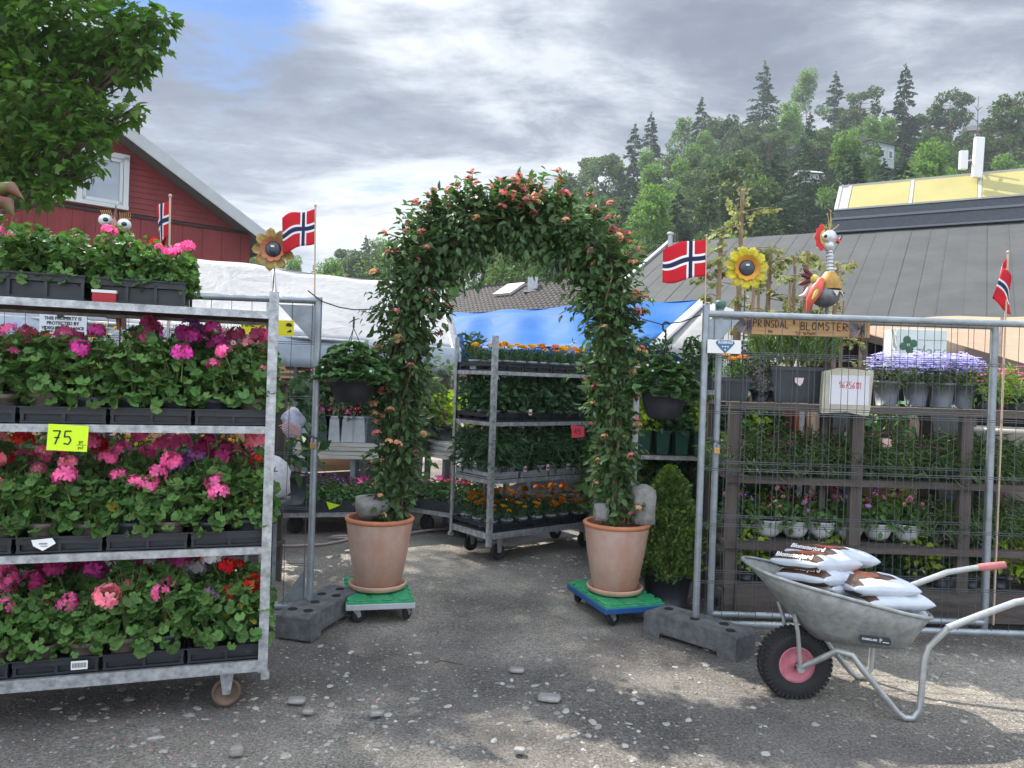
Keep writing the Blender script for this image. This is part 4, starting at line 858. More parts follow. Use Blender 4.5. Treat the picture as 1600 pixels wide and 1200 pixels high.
def head(seed, col, rr=.036, fl=24, stalk=.13):
    g = rnd(seed); u = unit(g, fl); u[:, 2] = np.abs(u[:, 2])*1.1-.25; u /= np.linalg.norm(u, axis=1, keepdims=True); ctr = u*rr*g.uniform(.75, 1.05, (fl, 1))
    ch = []
    for k in range(5):
        a = frames(np.cross(u, g.normal(size=(fl, 3))), u); ang = 2*PI*k/5; base = a[:, :, 1]
        if k == 0: b0 = a
        d = b0[:, :, 0]*math.cos(ang)+b0[:, :, 1]*math.sin(ang); ch.append((*cloud(ctr, d, u+d*-.3, rr*.6, 'petal'), 0))
    mb = MB().tube([(0, 0, -stalk), (.006, .003, -stalk*.5), (0, 0, 0)], .0022, 4, mi=1, cap=False); return npmesh('flower_head', ch, [FC[col], stemm], mb)
HEADS = {c: [head(hash_, c, rr, fl) for hash_, rr, fl in ((1, .042, 19), (2, .034, 14))] for c in ('hot pink', 'salmon pink', 'magenta', 'dark magenta', 'red', 'lilac', 'white')}
def pom(seed, col, rr=.027):
    g = rnd(seed); fl = 55; u = unit(g, fl); u[:, 2] = np.abs(u[:, 2]); ctr = u*np.array([rr, rr, rr*.55])*g.uniform(.5, .9, (fl, 1)); return npmesh('flower_head', [(*cloud(ctr, u+[0, 0, -.1]+g.normal(size=(fl, 3))*.2, np.array([0, 0, 1])+u*.4+g.normal(size=(fl, 3))*.3, rr*.75, 'petal'), 0)], [FC[col], stemm], MB().tube([(0, 0, -.07), (0, 0, 0)], .002, 4, mi=1))
POMS = {c: pom(5, c) for c in ('yellow', 'orange', 'rusty', 'coral', 'cream')}
def bloom(seed, col, rr=.028, eye=None):   # flat open flower (pansy, petunia)
    g = rnd(seed); ch = []
    for k in range(5):
        a = 2*PI*k/5; d = np.array([[math.cos(a), math.sin(a), .25]]); ch.append((*cloud(np.array([[0, 0, .0]]), d, np.array([[0, 0, 1.]]), rr*1.15, 'round'), 0))
    mb = MB().tube([(0, 0, -.05), (0, 0, 0)], .0018, 4, mi=1).ball((0, 0, .004), rr*.16, 6, 4, mi=2); return npmesh('flower_head', ch, [FC[col], stemm, FC[eye or 'yellow']], mb)
BLOOMS = {c: bloom(3, c, .026, 'wine' if c in ('white', 'cream', 'yellow', 'pale pink') else 'white') for c in ('magenta', 'violet', 'white', 'pale pink', 'cream', 'wine', 'lilac', 'yellow', 'hot pink', 'red', 'orange')}
def potm(r0, r1, h, mt, rim=.006, name='pot', sx=1, seg=20):
    return MB().lathe([(.001, 0), (r0, 0), (r0, 0), (r1-.003, h-.018), (r1, h-.018), (r1+rim*.5, h-.016), (r1+rim*.6, h), (r1-.004, h), (r1-.006, h-.02)], seg=seg, sx=sx).lathe([(r1-.006, h-.02), (.001, h-.012)], seg=seg, mi=1, sx=sx).mesh(name, mt, soil)
POT = {'taupe': potm(.045, .060, .105, pottaupe), 'dark': potm(.045, .060, .105, potgrey), 'light': potm(.04, .055, .09, potlight)}

# trays
def tray_mesh(wd, dp, h, mt, nx=2, ny=3):
    b = MB(); b.box((0, 0, .006), (wd, dp, .008)); t = .006
    b.box((0, -dp/2+t/2, h-.016), (wd, t, .032)); b.box((0, dp/2-t/2, h-.016), (wd, t, .032)); b.box((-wd/2+t/2, 0, h-.016), (t, dp-2*t, .032)); b.box((wd/2-t/2, 0, h-.016), (t, dp-2*t, .032))
    b.box((0, -dp/2-.004, h-.003), (wd+.012, .012, .006)); b.box((0, dp/2+.004, h-.003), (wd+.012, .012, .006))
    for i in range(nx):
        for j in range(ny):
            x, y = -wd/2+wd*(i+.5)/nx, -dp/2+dp*(j+.5)/ny; b.lathe([(wd/nx*.33, .01), (wd/nx*.37, h-.03)], (x, y, 0), 12)
    b.box((0, -dp/2+.022, (h-.032)/2), (wd-.03, .004, h-.036)); b.box((0, dp/2-.022, (h-.032)/2), (wd-.03, .004, h-.036))
    for i in range(nx+1): x = -wd/2+.008+(wd-.016)*i/nx; b.box((x, -dp/2+.01, (h-.03)/2), (.012, .016, h-.03)); b.box((x, dp/2-.01, (h-.03)/2), (.012, .016, h-.03))
    return b.mesh('tray', mt)
TRAY = tray_mesh(.318, .52, .07, blackp); TRAYL = tray_mesh(.30, .50, .055, potlight)

ORD = ['first', 'second', 'third', 'fourth', 'fifth', 'sixth', 'seventh', 'eighth']
ROW = ['front', 'middle', 'back']; 
def potted(kind, label, cat, loc, rz, potmesh, fol, flowers=(), group=None, z0=.1, sc=1.0, tilt=(0, 0)):
    o = thing(kind, label, cat, loc, rz, group, rot=(tilt[0], tilt[1], rz), sc=sc); obj('pot', potmesh, o); obj('foliage', fol, o, (0, 0, z0))
    for (me, x, y, z, rx, ry, s_) in flowers: obj('flower_head', me, o, (x, y, z), (rx, ry, x*40), s_)
    return o
g = rnd(42)
shelf_names = ['top inner', 'middle', 'bottom']
palettes = [(['lilac', 'hot pink', 'hot pink', 'magenta', 'hot pink', 'magenta', 'hot pink', 'salmon pink'], ['red', 'magenta', 'dark magenta', 'lilac']),
            (['salmon pink', 'salmon pink', 'salmon pink', 'hot pink', 'hot pink', 'hot pink', 'hot pink', 'red'], ['dark magenta', 'magenta', 'red', 'lilac']),
            (['salmon pink', 'hot pink', 'hot pink', 'magenta', 'salmon pink', 'hot pink', 'lilac', 'red'], ['dark magenta', 'magenta', 'red', 'white'])]
for si, z in enumerate(SH[1:]):
    for ti in range(4):
        cx = .175+ti*.333; c = TL(cx, .285, z+.002); t = obj('plant_tray', TRAY, None, c, (0, 0, ANG)); t['group'] = 'black trays on the geranium trolley'
        tag(t, f"black carrying tray, {ORD[3-ti]} from the right on the {shelf_names[si]} shelf of the geranium trolley", 'tray', 'black trays on the geranium trolley')
    for i in range(8):
        for j in range(3):
            x = .095+i*.1665+g.uniform(-.008, .008); y = .10+j*.185+g.uniform(-.01, .01); c = TL(x, y, z+.012)
            col = palettes[si][0][i] if j == 0 else str(g.choice(palettes[si][0]+palettes[si][1])); 
            if j and si == 2 and i >= 5: col = ['white', 'lilac', 'white', 'red'][int(g.integers(0, 4))]
            if j and si == 2 and i in (3, 4, 5): col = ['dark magenta', 'magenta', 'salmon pink'][int(g.integers(0, 3))]
            nf = int(g.integers(1, 4)) if j == 0 else int(g.integers(2, 5)); fl = []
            for k in range(nf):
                a = g.uniform(0, 6.3); q = g.uniform(.01, .10); zf = g.uniform(.28, .40) if j else g.uniform(.24, .38)
                if j == 0 and si == 2: zf -= .02
                if j and si == 0 and i in (0, 1, 2, 3): zf -= .08
                fl.append((HEADS[col][int(g.integers(0, 2))], q*math.cos(a)*1.1, q*math.sin(a)*.8, zf+(.02*j), g.uniform(-.35, .35), g.uniform(-.35, .35), g.uniform(.75, 1.15)))
            pm = POT['taupe' if g.random() < .55 else 'dark']
            lab = f"{col} geranium, {ORD[7-i]} from right, front row, {shelf_names[si]} shelf of the trolley" if j == 0 else f"{col} geranium, {ORD[7-i]} from right, second row, {shelf_names[si]} shelf of the trolley"
            if j == 2: lab = f"{col} geranium, {ORD[7-i]} from right, back row, {shelf_names[si]} shelf of the trolley"
            potted('potted_geranium', lab, 'geranium', c, g.uniform(0, 6.3), pm, GF[int(g.integers(0, 7))], fl, 'geraniums on the steel trolley', sc=float(g.uniform(.93, 1.1)), tilt=(g.uniform(-.07, .07), g.uniform(-.07, .07)))
# trays on top of the trolley
for (cx, cy, w0, lab, n0) in ((.36, .27, .42, 'left', 3), (.785, .28, .35, 'right', 3)):
    tm = tray_mesh(w0, .48, .105, blackp, 3, 3); c = TL(cx, cy, SH[0]+.002); t = obj('plant_tray', tm, None, c, (0, 0, ANG)); tag(t, f"deep black tray of geraniums on top of the trolley, {lab} of the two", 'tray')
    for i in range(3):
        for j in range(3):
            c = TL(cx+(i-1)*w0*.32, cy+(j-1)*.155, SH[0]+.018); fl = []
            cols = ['pale', 'hot pink', 'hot pink'] ; col = 'hot pink' if (i == 2 and lab == 'right') or i == 0 else ('red' if lab == 'right' else 'salmon pink')
            for k in range(3 if (i == 2 and lab == 'right') else (1 if j == 1 else 2 if i == 0 else 0)):
                fl.append((HEADS[col][k % 2], g.uniform(-.07, .07), g.uniform(-.06, .06), g.uniform(.27, .36), g.uniform(-.3, .3), g.uniform(-.3, .3), g.uniform(.6, .9)))
            potted('potted_geranium', f"{'few-bloomed '+col if fl else 'bloomless'} geranium in the {lab} top tray, {ROW[j]} row, {ORD[i]} from left", 'geranium', c, g.uniform(0, 6.3), POT['dark'], GF[int(g.integers(0, 6))], fl, 'geraniums on top of the steel trolley', sc=float(g.uniform(.72, .88)))
# red-white planter tag between the top trays
c = TL(.645, .05, SH[0]+.002); t = thing('plant_label_box', 'little red and white card box between the trays on top of the trolley', 'box', c, ANG)
obj('box', MB().box((0, 0, .02), (.09, .05, .04)).mesh('box', mat('red_card', (.38, .02, .03), .5)), t); obj('lid', MB().box((0, 0, .045), (.095, .055, .012)).mesh('lid', mat('white_card', (.7, .7, .7), .5)), t)
# ---- neon price card ----
neon = mat('neon_card', (.66, .95, .02), .55); ink = mat('black_ink', (.015, .015, .015), .6)
pc = P3(106, 687, 3.0); fx = (pc.x-P0.x)*ux.x+(pc.y-P0.y)*ux.y; kx = .0
# find the trolley front under that pixel
for s_ in np.linspace(0, 1.35, 400):
    q = TL(s_, -.012, 1.2); dd = (q-CAM); 
    if abs(dd.dot(RT)/dd.dot(FW)*1200+800-106) < 1.5: kx = s_
q = TL(kx, -.016, 1.225); o = thing('price_card', 'neon yellow price card marked 75 hanging on the trolley shelf edge', 'price card', q, ANG)
obj('card', MB().box((0, 0, -.005), (.148, .0015, .108)).mesh('card', neon), o, rot=(0, R(3), 0))
obj('lettering', pen('75', .055, ink, .0055, seed=3), o, (-.015, -.0018, -.03)); obj('lettering', pen('pr', .02, ink, .002, seed=4), o, (.052, -.0018, -.028)); obj('lettering', pen('pot', .014, ink, .0016, seed=5), o, (.05, -.0018, -.05))
obj('lettering', MB().box((.05, -.0018, -.034), (.035, .0012, .0016)).mesh('lettering', ink), o)
wl = mat('white_label', (.78, .78, .76), .5)
def label_tag(loc, rz, lab, s=.06): 
    o = thing('plant_tag', lab, 'label', loc, rz); obj('tag', MB().prism([(-s*.75, .012), (s*.5, .018), (s*.75, -.004), (0, -s*.55), (-s*.6, -.012)], .001).mesh('tag', wl), o, rot=(-.3, 0, 0)); obj('print', MB().box((0, -.003, -.004), (s*.5, .0008, .006)).box((0.004, -.004, -.014), (s*.4, .0008, .003)).mesh('print', mat('grey_ink', (.25, .25, .27), .6)), o, rot=(-.3, 0, 0)); return o
label_tag(TL(.455, -.004, SH[2]+.052), ANG, 'white paper tag hanging from a tray on the middle shelf of the trolley')
o = thing('plant_tag', 'white barcode sticker on a pot at the bottom shelf of the geranium trolley', 'label', TL(.60, -.006, SH[3]+.045), ANG); obj('sticker', MB().box((0, 0, 0), (.062, .001, .036)).mesh('sticker', wl), o); b = MB()
for i in range(14): b.box((-.025+i*.0038, -.001, 0), (.0014 if i % 3 else .0022, .0008, .02))
obj('barcode', b.mesh('barcode', ink), o)

# ================= marigold trolley =================
def mari_fol(seed, h=.12, R_=.07, mt=fern):
    g = rnd(seed); return npmesh('foliage', [(*dome(g, 150, R_, 0, h, 'lance', .042, up=.6, droop=-.1, jit=.6), 0)], [mt, stemm], stems(g, 8, R_, -.02, h))
MF = [mari_fol(300+i, .13, .075) for i in range(3)]
def row_on(fn, z, xs, ys, maker):
    for i, x in enumerate(xs):
        for j, y in enumerate(ys): maker(fn(x+g.uniform(-.01, .01), y+g.uniform(-.01, .01), z), i, j)
for si, (z, nm, tm) in enumerate(((1.59, 'top', TRAY), (1.165, 'second', TRAY), (.685, 'third', TRAYL), (.245, 'lowest', TRAY))):
    for ti in range(4):
        t = obj('plant_tray', tm, None, TC(.175+ti*.333, .285, z+.002), (0, 0, ANG2)); tag(t, f"{'pale grey' if tm is TRAYL else 'black'} tray, {ORD[ti]} from the left on the {nm} shelf of the marigold trolley", 'tray', 'trays on the marigold trolley')
tops = ['yellow', 'yellow', 'yellow', 'yellow', 'orange', 'coral', 'yellow', 'orange', 'yellow', 'yellow']
def mk(c, i, j):
    col = tops[i]; fl = [(POMS[col], g.uniform(-.03, .03), g.uniform(-.03, .03), .22+g.uniform(-.015, .02), 0, g.uniform(-.2, .2), g.uniform(.9, 1.25)) for _ in range(2 if j == 0 else 1)]
    potted('potted_marigold', f"{col} marigold, {ORD[i] if i < 8 else ['ninth', 'tenth'][i-8]} from left, {['front', 'back'][j]} row, top shelf of the far trolley", 'marigold', c, g.uniform(0, 6.3), POT['light'], MF[i % 3], fl, 'marigolds on the top shelf', z0=.08, sc=.95)
row_on(TC, 1.60, [.08+i*.132 for i in range(10)], [.10, .38], mk)
def seed_fol(seed, h=.3, R_=.10, mt=toml, leaf='ovate', size=.062, n=170):
    g = rnd(seed); return npmesh('foliage', [(*dome(g, n, R_, 0.0, h, leaf, size, up=.5, droop=.35, jit=.55, shell=.6), 0)], [mt, stemm], stems(g, 8, R_, -.02, h))
SF = [seed_fol(320+i, .32+.02*i, .105, n=230) for i in range(3)]; SL = [seed_fol(330+i, .34, .12, toml, 'lance', .085, 260) for i in range(3)]
def mk(c, i, j): potted('seedling_plant', f"bushy dark green seedling, {ORD[i]} from left, {ROW[j]} row, second shelf of the far trolley", 'seedling', c, g.uniform(0, 6.3), POT['light'], SF[(i+j) % 3], [], 'seedlings on the far trolley', z0=.07, sc=.95)
row_on(TC, 1.175, [.10+i*.165 for i in range(8)], [.10, .28, .46], mk)
def mk(c, i, j): potted('tomato_seedling', f"drooping tomato seedling, {ORD[i]} from left, {ROW[j]} row, pale trays on the third shelf", 'seedling', c, g.uniform(0, 6.3), POT['light'], SL[(i+j) % 3], [], 'tomato seedlings on the far trolley', z0=.07, sc=1.05)
row_on(TC, .69, [.10+i*.165 for i in range(8)], [.10, .28, .46], mk)
def mk(c, i, j):
    col = ['yellow', 'rusty', 'orange'][0 if (i < 4 and j == 0) else 1 + int(g.integers(0, 2))] if True else ''
    fl = [(POMS[col], g.uniform(-.05, .05), g.uniform(-.04, .04), .19+g.uniform(-.03, .03)+.02*j, 0, 0, g.uniform(.6, .8) if col == 'yellow' else g.uniform(.9, 1.15)) for _ in range(3)]
    potted('potted_marigold', f"{col} marigold, {ORD[i]} from left, {ROW[j]} row, lowest shelf of the far trolley", 'marigold', c, g.uniform(0, 6.3), POT['light'], MF[i % 3], fl, 'marigolds on the lowest shelf', z0=.07, sc=.95+.05*j)
row_on(TC, .25, [.10+i*.165 for i in range(8)], [.10, .28, .46], mk)
# plant tags
for i, (x, z) in enumerate(((.36, .77), (.62, .77), (.86, .77), (.40, 1.25))):
    o = thing('plant_tag', f"small white care label with a red band, {ORD[i]} of those on the far trolley", 'label', TC(x, -.01, z), ANG2); obj('tag', MB().box((0, 0, 0), (.034, .002, .05)).mesh('tag', wl), o); obj('print', MB().box((0, -.002, -.006), (.028, .001, .02)).mesh('print', mat('red_print', (.5, .05, .04), .6)), o)
# tall oleander-like plant sticking up behind
o = thing('tall_pot_plant', 'tall thin light green shrub sticking up behind the marigold trolley against the blue tarpaulin', 'shrub', P3(765, 580, 7.3)*1); o.location.z = 0
zt = P3(765, 508, 7.3).z; gg = rnd(8); mbx = MB(); P_ = []; 
for k in range(5):
    a = gg.uniform(0, 6.3); e = Vector((math.cos(a)*.25*gg.uniform(.4, 1), .1*math.sin(a), zt-.08-gg.uniform(0, .15))); mbx.tube([(0, 0, .3), (e.x*.3, e.y*.3, zt*.7), e], [.01, .007, .004], 5, mi=1)
    for t in np.linspace(.72, 1, 9):
        for _ in range(5): P_.append((e.x*t+gg.normal()*.02, e.y*t+gg.normal()*.02, .3+(e.z-.3)*t))
P_ = np.array(P_); u = unit(gg, len(P_)); obj('foliage', npmesh('foliage', [(*cloud(P_, u+[0, 0, .3], unit(gg, len(P_))+[0, 0, 1], gg.uniform(.09, .14, len(P_)), 'lance'), 0)], [herb, twigm], mbx), o); obj('pot', potm(.12, .15, .3, potgrey), o)

# ================= petunia beds on the ground trolley, bench plants =================
def bed(label, fn_pts, cols, R_=.13, n=11, z0=.2, flat=.17, group=None, kind='petunia_plant', cat='petunia', leafm=None, nfl=7, pot=None, labf=None):
    for i, c in enumerate(fn_pts):
        col = cols[i % len(cols)]; fo = BEDF[i % 3]; fl = []
        for k in range(nfl):
            a = g.uniform(0, 6.3); q = g.uniform(.02, .15); fl.append((BLOOMS[col], q*math.cos(a), q*math.sin(a), flat+.09-q*.3+g.uniform(0, .03), g.uniform(-.6, .6)+.5, g.uniform(-.5, .5), g.uniform(.8, 1.15)))
        potted(kind, labf(i, col) if labf else label, cat, c, g.uniform(0, .4), pot or POT['dark'], fo, fl, group, z0=.08)
bedl = mat('petunia_leaf', (.08, .17, .05), .55, island=.35, trans=.3)
BEDF = [npmesh('foliage', [(*dome(rnd(350+i), 150, .15, 0, .16, 'ovate', .05, up=.8, droop=.3, jit=.4), 0)], [bedl, stemm]) for i in range(3)]
def low_trolley(label, A_, B_, dep, z):
    d = B_-A_; L_ = math.hypot(d.x, d.y); o = thing('flower_cart', label, 'cart', (A_.x, A_.y, 0), math.atan2(d.y, d.x))
    obj('deck', MB().box((L_/2, dep/2, z-.03), (L_, dep, .05)).mesh('deck', shelfm), o); obj('crate', MB().box((L_/2, -.0, z+.04), (L_, .02, .10)).box((L_/2, dep, z+.04), (L_, .02, .10)).box((0.01, dep/2, z+.04), (.02, dep-.02, .1)).box((L_-.01, dep/2, z+.04), (.02, dep-.02, .1)).mesh('crate', blackp), o)
    for x in (.15, L_-.15):
        for y in (.1, dep-.1): obj('wheel', MB().lathe([(.001, -.02), (.075, -.02), (.08, 0), (.075, .02), (.001, .02)], (x, y, .08), 18, mtx=Matrix.Rotation(PI/2, 3, 'X')).box((x, y, .13), (.05, .06, .1)).mesh('wheel', rubber), o)
    return o
A1, B1 = P3(436, 790, 7.15), P3(632, 790, 7.45); zc_ = .22
low_trolley('low black flower cart on wheels holding the petunias on the left', A1, B1, .75, zc_)
dA = (B1-A1); dA.z = 0; LA = dA.length; dA.normalize(); nA_ = Vector((-dA.y, dA.x, 0))
pts = [Vector((A1.x, A1.y, zc_))+dA*(.12+i*.21)+nA_*(.12+j*.24) for j in range(3) for i in range(int(LA/.21))]; nI = int(LA/.21)
cc = ['pale pink', 'violet', 'violet', 'magenta', 'magenta', 'pale pink']
bed('', pts, [cc[(i % nI) % 6] for i in range(len(pts))], group='petunias on the low cart', labf=lambda i, c: f"{c} petunia on the low black cart, {ORD[i % nI]} from left, {['front', 'middle', 'back'][i//nI]} row")
A2, B2 = P3(640, 775, 7.6), P3(738, 775, 7.2)
low_trolley('low black flower cart on wheels with red petunias right of the left flowerpot', A2, B2, .75, .24)
dB = (B2-A2); dB.z = 0; LB = dB.length; dB.normalize(); nB_ = Vector((-dB.y, dB.x, 0)); nJ = max(1, int(LB/.2))
pts = [Vector((A2.x, A2.y, .25))+dB*(.1+i*.2)+nB_*(.12+j*.24) for j in range(3) for i in range(nJ)]
bed('', pts, ['magenta', 'hot pink', 'red', 'magenta', 'hot pink'], group='petunias on the short cart', labf=lambda i, c: f"{c} petunia on the short black cart, {ORD[i % nJ]} from left, {['front', 'middle', 'back'][i//nJ]} row")
# tall clematis-like plants in square pots on the bench
sqpot = {k: MB().box((0, 0, .13), (.17, .17, .26), taper=.82).box((0, 0, .262), (.185, .185, .02)).mesh('pot', m_) for k, m_ in (('light', potlight), ('dark', potgrey))}
def climber(seed, col, h=.72):
    g = rnd(seed); mb = MB(); cane = mat('cane', (.45, .38, .26), .7)
    for k in range(2): mb.tube([(g.uniform(-.05, .05), 0, .2), (g.uniform(-.05, .05), 0, h)], .006, 5, mi=1)
    n = 130; P_ = np.stack([g.normal(size=n)*.06, g.normal(size=n)*.06, .24+g.random(n)**.7*(h-.24)], 1)
    ch = [(*cloud(P_, unit(g, n)+[0, 0, -.2], unit(g, n)+[0, 0, .8], g.uniform(.05, .09, n), 'ovate'), 0)]; return npmesh('foliage', ch, [toml if col else herb, cane], mb)
CL = [climber(400+i, i % 2) for i in range(3)]; dq = (q1-q0); dq.z = 0; Lq = dq.length; dq.normalize(); nq = Vector((-dq.y, dq.x, 0))
for i in range(8):
    c = Vector((q0.x, q0.y, ZB1))+dq*(.12+i*(Lq-.2)/7.4)+nq*.12; k = 'dark' if i in (1, 5, 6) else 'light'; col = ['wine', 'magenta', 'wine', 'magenta', 'wine', 'pale pink', 'white', 'wine'][i]
    o = thing('climbing_plant', f"caned climber, {col} blooms, square {k} pot, {ORD[i]} from left on the bench", 'climber', c, math.atan2(dq.y, dq.x), 'climbing plants on the long bench'); obj('pot', sqpot[k], o); obj('foliage', CL[i % 3], o)
    for _ in range(6 if i < 5 else 2): obj('flower_head', BLOOMS[col], o, (g.uniform(-.08, .08), g.uniform(-.12, .0), g.uniform(.3, .75)), (g.uniform(.5, 1.4), g.uniform(-.5, .5), 0), g.uniform(1.3, 2.0))
    c2 = c+nq*.35; o = thing('climbing_plant', f'leafy caned climber, rear row on the long bench, {ORD[i]} from left', 'climber', c2, 0, 'rear climbing plants on the long bench'); obj('pot', sqpot['dark'], o); obj('foliage', CL[(i+1) % 3], o)
# lime plants on the short bench
LI = [npmesh('foliage', [(*dome(rnd(360+i), 230, .17, 0, .42, 'ovate', .06, up=.6, jit=.6), 0)], [limeg, stemm], stems(rnd(i), 10, .15, 0, .4)) for i in range(2)]
ds_ = Vector((q3.x-q2.x, q3.y-q2.y, 0)); Lb = ds_.length; ds_.normalize(); nb_ = Vector((-ds_.y, ds_.x, 0))
for i in range(4):
    c = Vector((q2.x, q2.y, ZB2))+ds_*(.1+(i % 2)*.42+.1)+nb_*(.2+.4*(i//2)); potted('lime_leaved_plant', f"lime yellow leaved plant, {'rear' if i > 1 else 'front'} row on the short bench, {'right' if i % 2 else 'left'} one", 'foliage plant', c, i, potm(.1, .13, .16, potgrey), LI[i % 2], [(BLOOMS['pale pink'], g.uniform(-.12, .12), -.1, .2+.1*k, 1, 0, 1.) for k in range(3)], None, z0=.14)
for i, (px_, Y_) in enumerate(((655, 8.1), (690, 8.6), (640, 8.8))):
    p = P3(px_, 600, Y_); potted('tall_pot_plant', ['loose green shrub behind the left column of the flower arch', 'green shrub by the white tent end, above the lime plants', 'green shrub close behind the left arch column'][i], 'shrub', (p.x, p.y, .7), i, potm(.1, .13, .2, potgrey), seed_fol(370+i, .85, .26, herb, 'ovate', .09, 260), [], None, z0=.18)

# ================= trolley right of the arch =================
gpot = MB().box((0, 0, .09), (.11, .11, .18), taper=.8).box((0, 0, .178), (.118, .118, .014)).mesh('pot', mat('green_pot', (.018, .075, .05), .45))
gp2 = MB().box((0, 0, .1), (.15, .15, .2), taper=.85).mesh('pot', potgrey)
BR = [seed_fol(380+i, .24, .09, limeg if i == 0 else toml, 'ovate', .06, 130) for i in range(3)]
for i in range(8):
    for j in range(2): potted('green_pot_plant', f"leafy young plant in a dark green square pot, {ORD[i]} from left, {['front', 'back'][j]} row", 'young plant', TR(.10+i*.15, .10+j*.25, .98), R(4), gpot, BR[(i*2+j) % 3], [], 'plants in dark green square pots', z0=.17)
for i in range(6): potted('daisy_plant', f"leafy plant with small white daisies, {ORD[i]} from left, trolley between arch and fence", 'daisy', TR(.08+i*.2, .14+.15*(i % 2), 1.495), 0, gp2, SF[i % 3], [(BLOOMS['white'], g.uniform(-.09, .09), g.uniform(-.1, 0), g.uniform(.3, .46), g.uniform(0, .8), 0, .62) for _ in range(7)], 'white daisies beside the arch', z0=.18, sc=.8)
for i in range(6): potted('shade_plant', f'dark leafy plant on the lowest shelf beside the clipped conifer, {ORD[i]} from left', 'foliage plant', TR(.12+i*.2, .2, .305), 0, POT['dark'], SF[i % 3], [], 'dark plants low beside the conifer', z0=.08, sc=1.1)
# lily-of-the-hedge mass behind them: individual potted shrubs
for i, (px_, py_, Y_, s_) in enumerate(((1000, 640, 6.6, 1.3), (1050, 640, 6.7, 1.2), (1090, 600, 6.8, 1.3), (1010, 750, 6.4, 1.2), (1075, 740, 6.5, 1.1), (965, 700, 6.9, 1.2))):
    p = P3(px_, py_, Y_); potted('potted_shrub', f"green shrub behind the trolley between arch and fence, {ORD[i]} from the arch column", 'shrub', (p.x, p.y, 0), i, potm(.14, .18, .3, potgrey), seed_fol(390+i, (p.z)/s_, .26, [herb, toml, ger][i % 3], 'ovate', .08, 380), [], None, z0=.26, sc=s_)
# ================= arch: dollies, pots, plants =================
terra = mat('terracotta', (.46, .25, .175), .8, var=.14, vscale=4.5, bump=.25, bscale=60, col2=(.52, .38, .31), stretch=(1, 1, .6))
terra2 = mat('terracotta_rim', (.52, .20, .10), .75, var=.15, vscale=9, bump=.2, bscale=60)
greenp = mat('green_plastic', (.03, .30, .13), .45, var=.12, vscale=14); greyp = mat('grey_plastic', (.42, .44, .45), .5, var=.1); bluep = mat('blue_plastic', (.02, .09, .28), .45, var=.1)
def dolly(c, a, mt, label, L_=.60, W_=.41):
    o = thing('plant_dolly', label, 'dolly', (c.x, c.y, 0), a)
    b = MB(); b.box((0, 0, .125), (W_, L_, .022)); 
    for i in range(3): b.box((-W_*.33+W_*.33*i, 0, .138), (W_*.27, L_*.94, .006))
    for x in (-1, 1):
        for k in range(6): b.box((x*(W_/2-.012), -L_/2+.06+k*(L_-.12)/5, .142), (.02, .05, .012))
    for y in (-1, 1):
        for k in range(4): b.box((-W_/2+.07+k*(W_-.14)/3, y*(L_/2-.012), .142), (.05, .02, .012))
    bevel(obj('platform', b.mesh('platform', greenp), o), .003, 1)
    bevel(obj('frame', MB().box((0, -L_/2, .105), (W_+.012, .012, .035)).box((0, L_/2, .105), (W_+.012, .012, .035)).box((-W_/2, 0, .105), (.012, L_-.014, .035)).box((W_/2, 0, .105), (.012, L_-.014, .035)).mesh('frame', mt), o), .003, 1)
    k = 0
    for x in (-1, 1):
        for y in (-1, 1):
            k += 1; X_, Y_ = x*(W_/2-.05), y*(L_/2-.045); w_ = R(20*k)
            cs = obj('castor', MB().lathe([(.001, .085), (.026, .085), (.026, .09), (.001, .09)], (0, 0, 0), 12).prism([(-.022, .085), (.028, .085), (.036, .04), (.018, .03)], .003, Matrix.Translation((0, -.018, 0))).prism([(-.022, .085), (.028, .085), (.036, .04), (.018, .03)], .003, Matrix.Translation((0, .018, 0))).box((.026, 0, .05), (.01, .05, .01)).mesh('castor', shelfm), o, (X_, Y_, 0), (0, 0, w_))
            obj('wheel', MB().lathe([(.001, -.012), (.02, -.013), (.043, -.014), (.049, -.007), (.049, .007), (.043, .014), (.02, .013), (.001, .012)], (.026, 0, .0495), 20, mtx=Matrix.Rotation(PI/2, 3, 'X')).mesh('wheel', rubber), cs)
    return o
cL, aL = Vector((-.83, 4.99, 0)), R(14); cR, aR = Vector((.725, 5.09, 0)), R(19)
dolly(cL, aL, greyp, 'green and grey wheeled plant dolly under the left terracotta pot'); dolly(cR, aR, bluep, 'green and blue wheeled plant dolly under the right terracotta pot')
def terrapot(c, label, ax=0.):
    o = thing('terracotta_pot', label, 'flowerpot', (c.x, c.y, .146)); h = .46; r0, r1 = .148, .222
    obj('pot', MB().lathe([(.001, .02), (r0-.01, .02), (r0, .03), (lerp(r0, r1, .5)+.004, .25), (r1-.008, h-.03)], seg=48).mesh('pot', terra), o)
    obj('rim', MB().lathe([(r1-.009, h-.03), (r1-.001, h-.022), (r1+.002, h-.008), (r1-.006, h), (r1-.02, h+.001), (r1-.026, h-.006), (r1-.03, h-.05)], seg=48).mesh('rim', terra2), o)
    obj('soil', MB().lathe([(r1-.03, h-.045), (.08, h-.035), (.001, h-.03)], seg=32).mesh('soil', soil), o)
    s = thing('pot_saucer', label.replace('terracotta pot', 'terracotta saucer').replace('tall', 'round').replace('standing on', 'under the pot on'), 'saucer', (c.x, c.y, .146))
    obj('saucer', MB().lathe([(.001, .001), (.165, .001), (.178, .008), (.187, .034), (.183, .04), (.175, .038), (.166, .016), (.001, .014)], seg=48).mesh('saucer', mat('terracotta_saucer', (.55, .33, .24), .75, var=.12, vscale=7)), s)
    return o
terrapot(cL, 'tall terracotta pot standing on the left dolly with grey frame'); terrapot(cR, 'tall terracotta pot standing on the right dolly with blue frame')
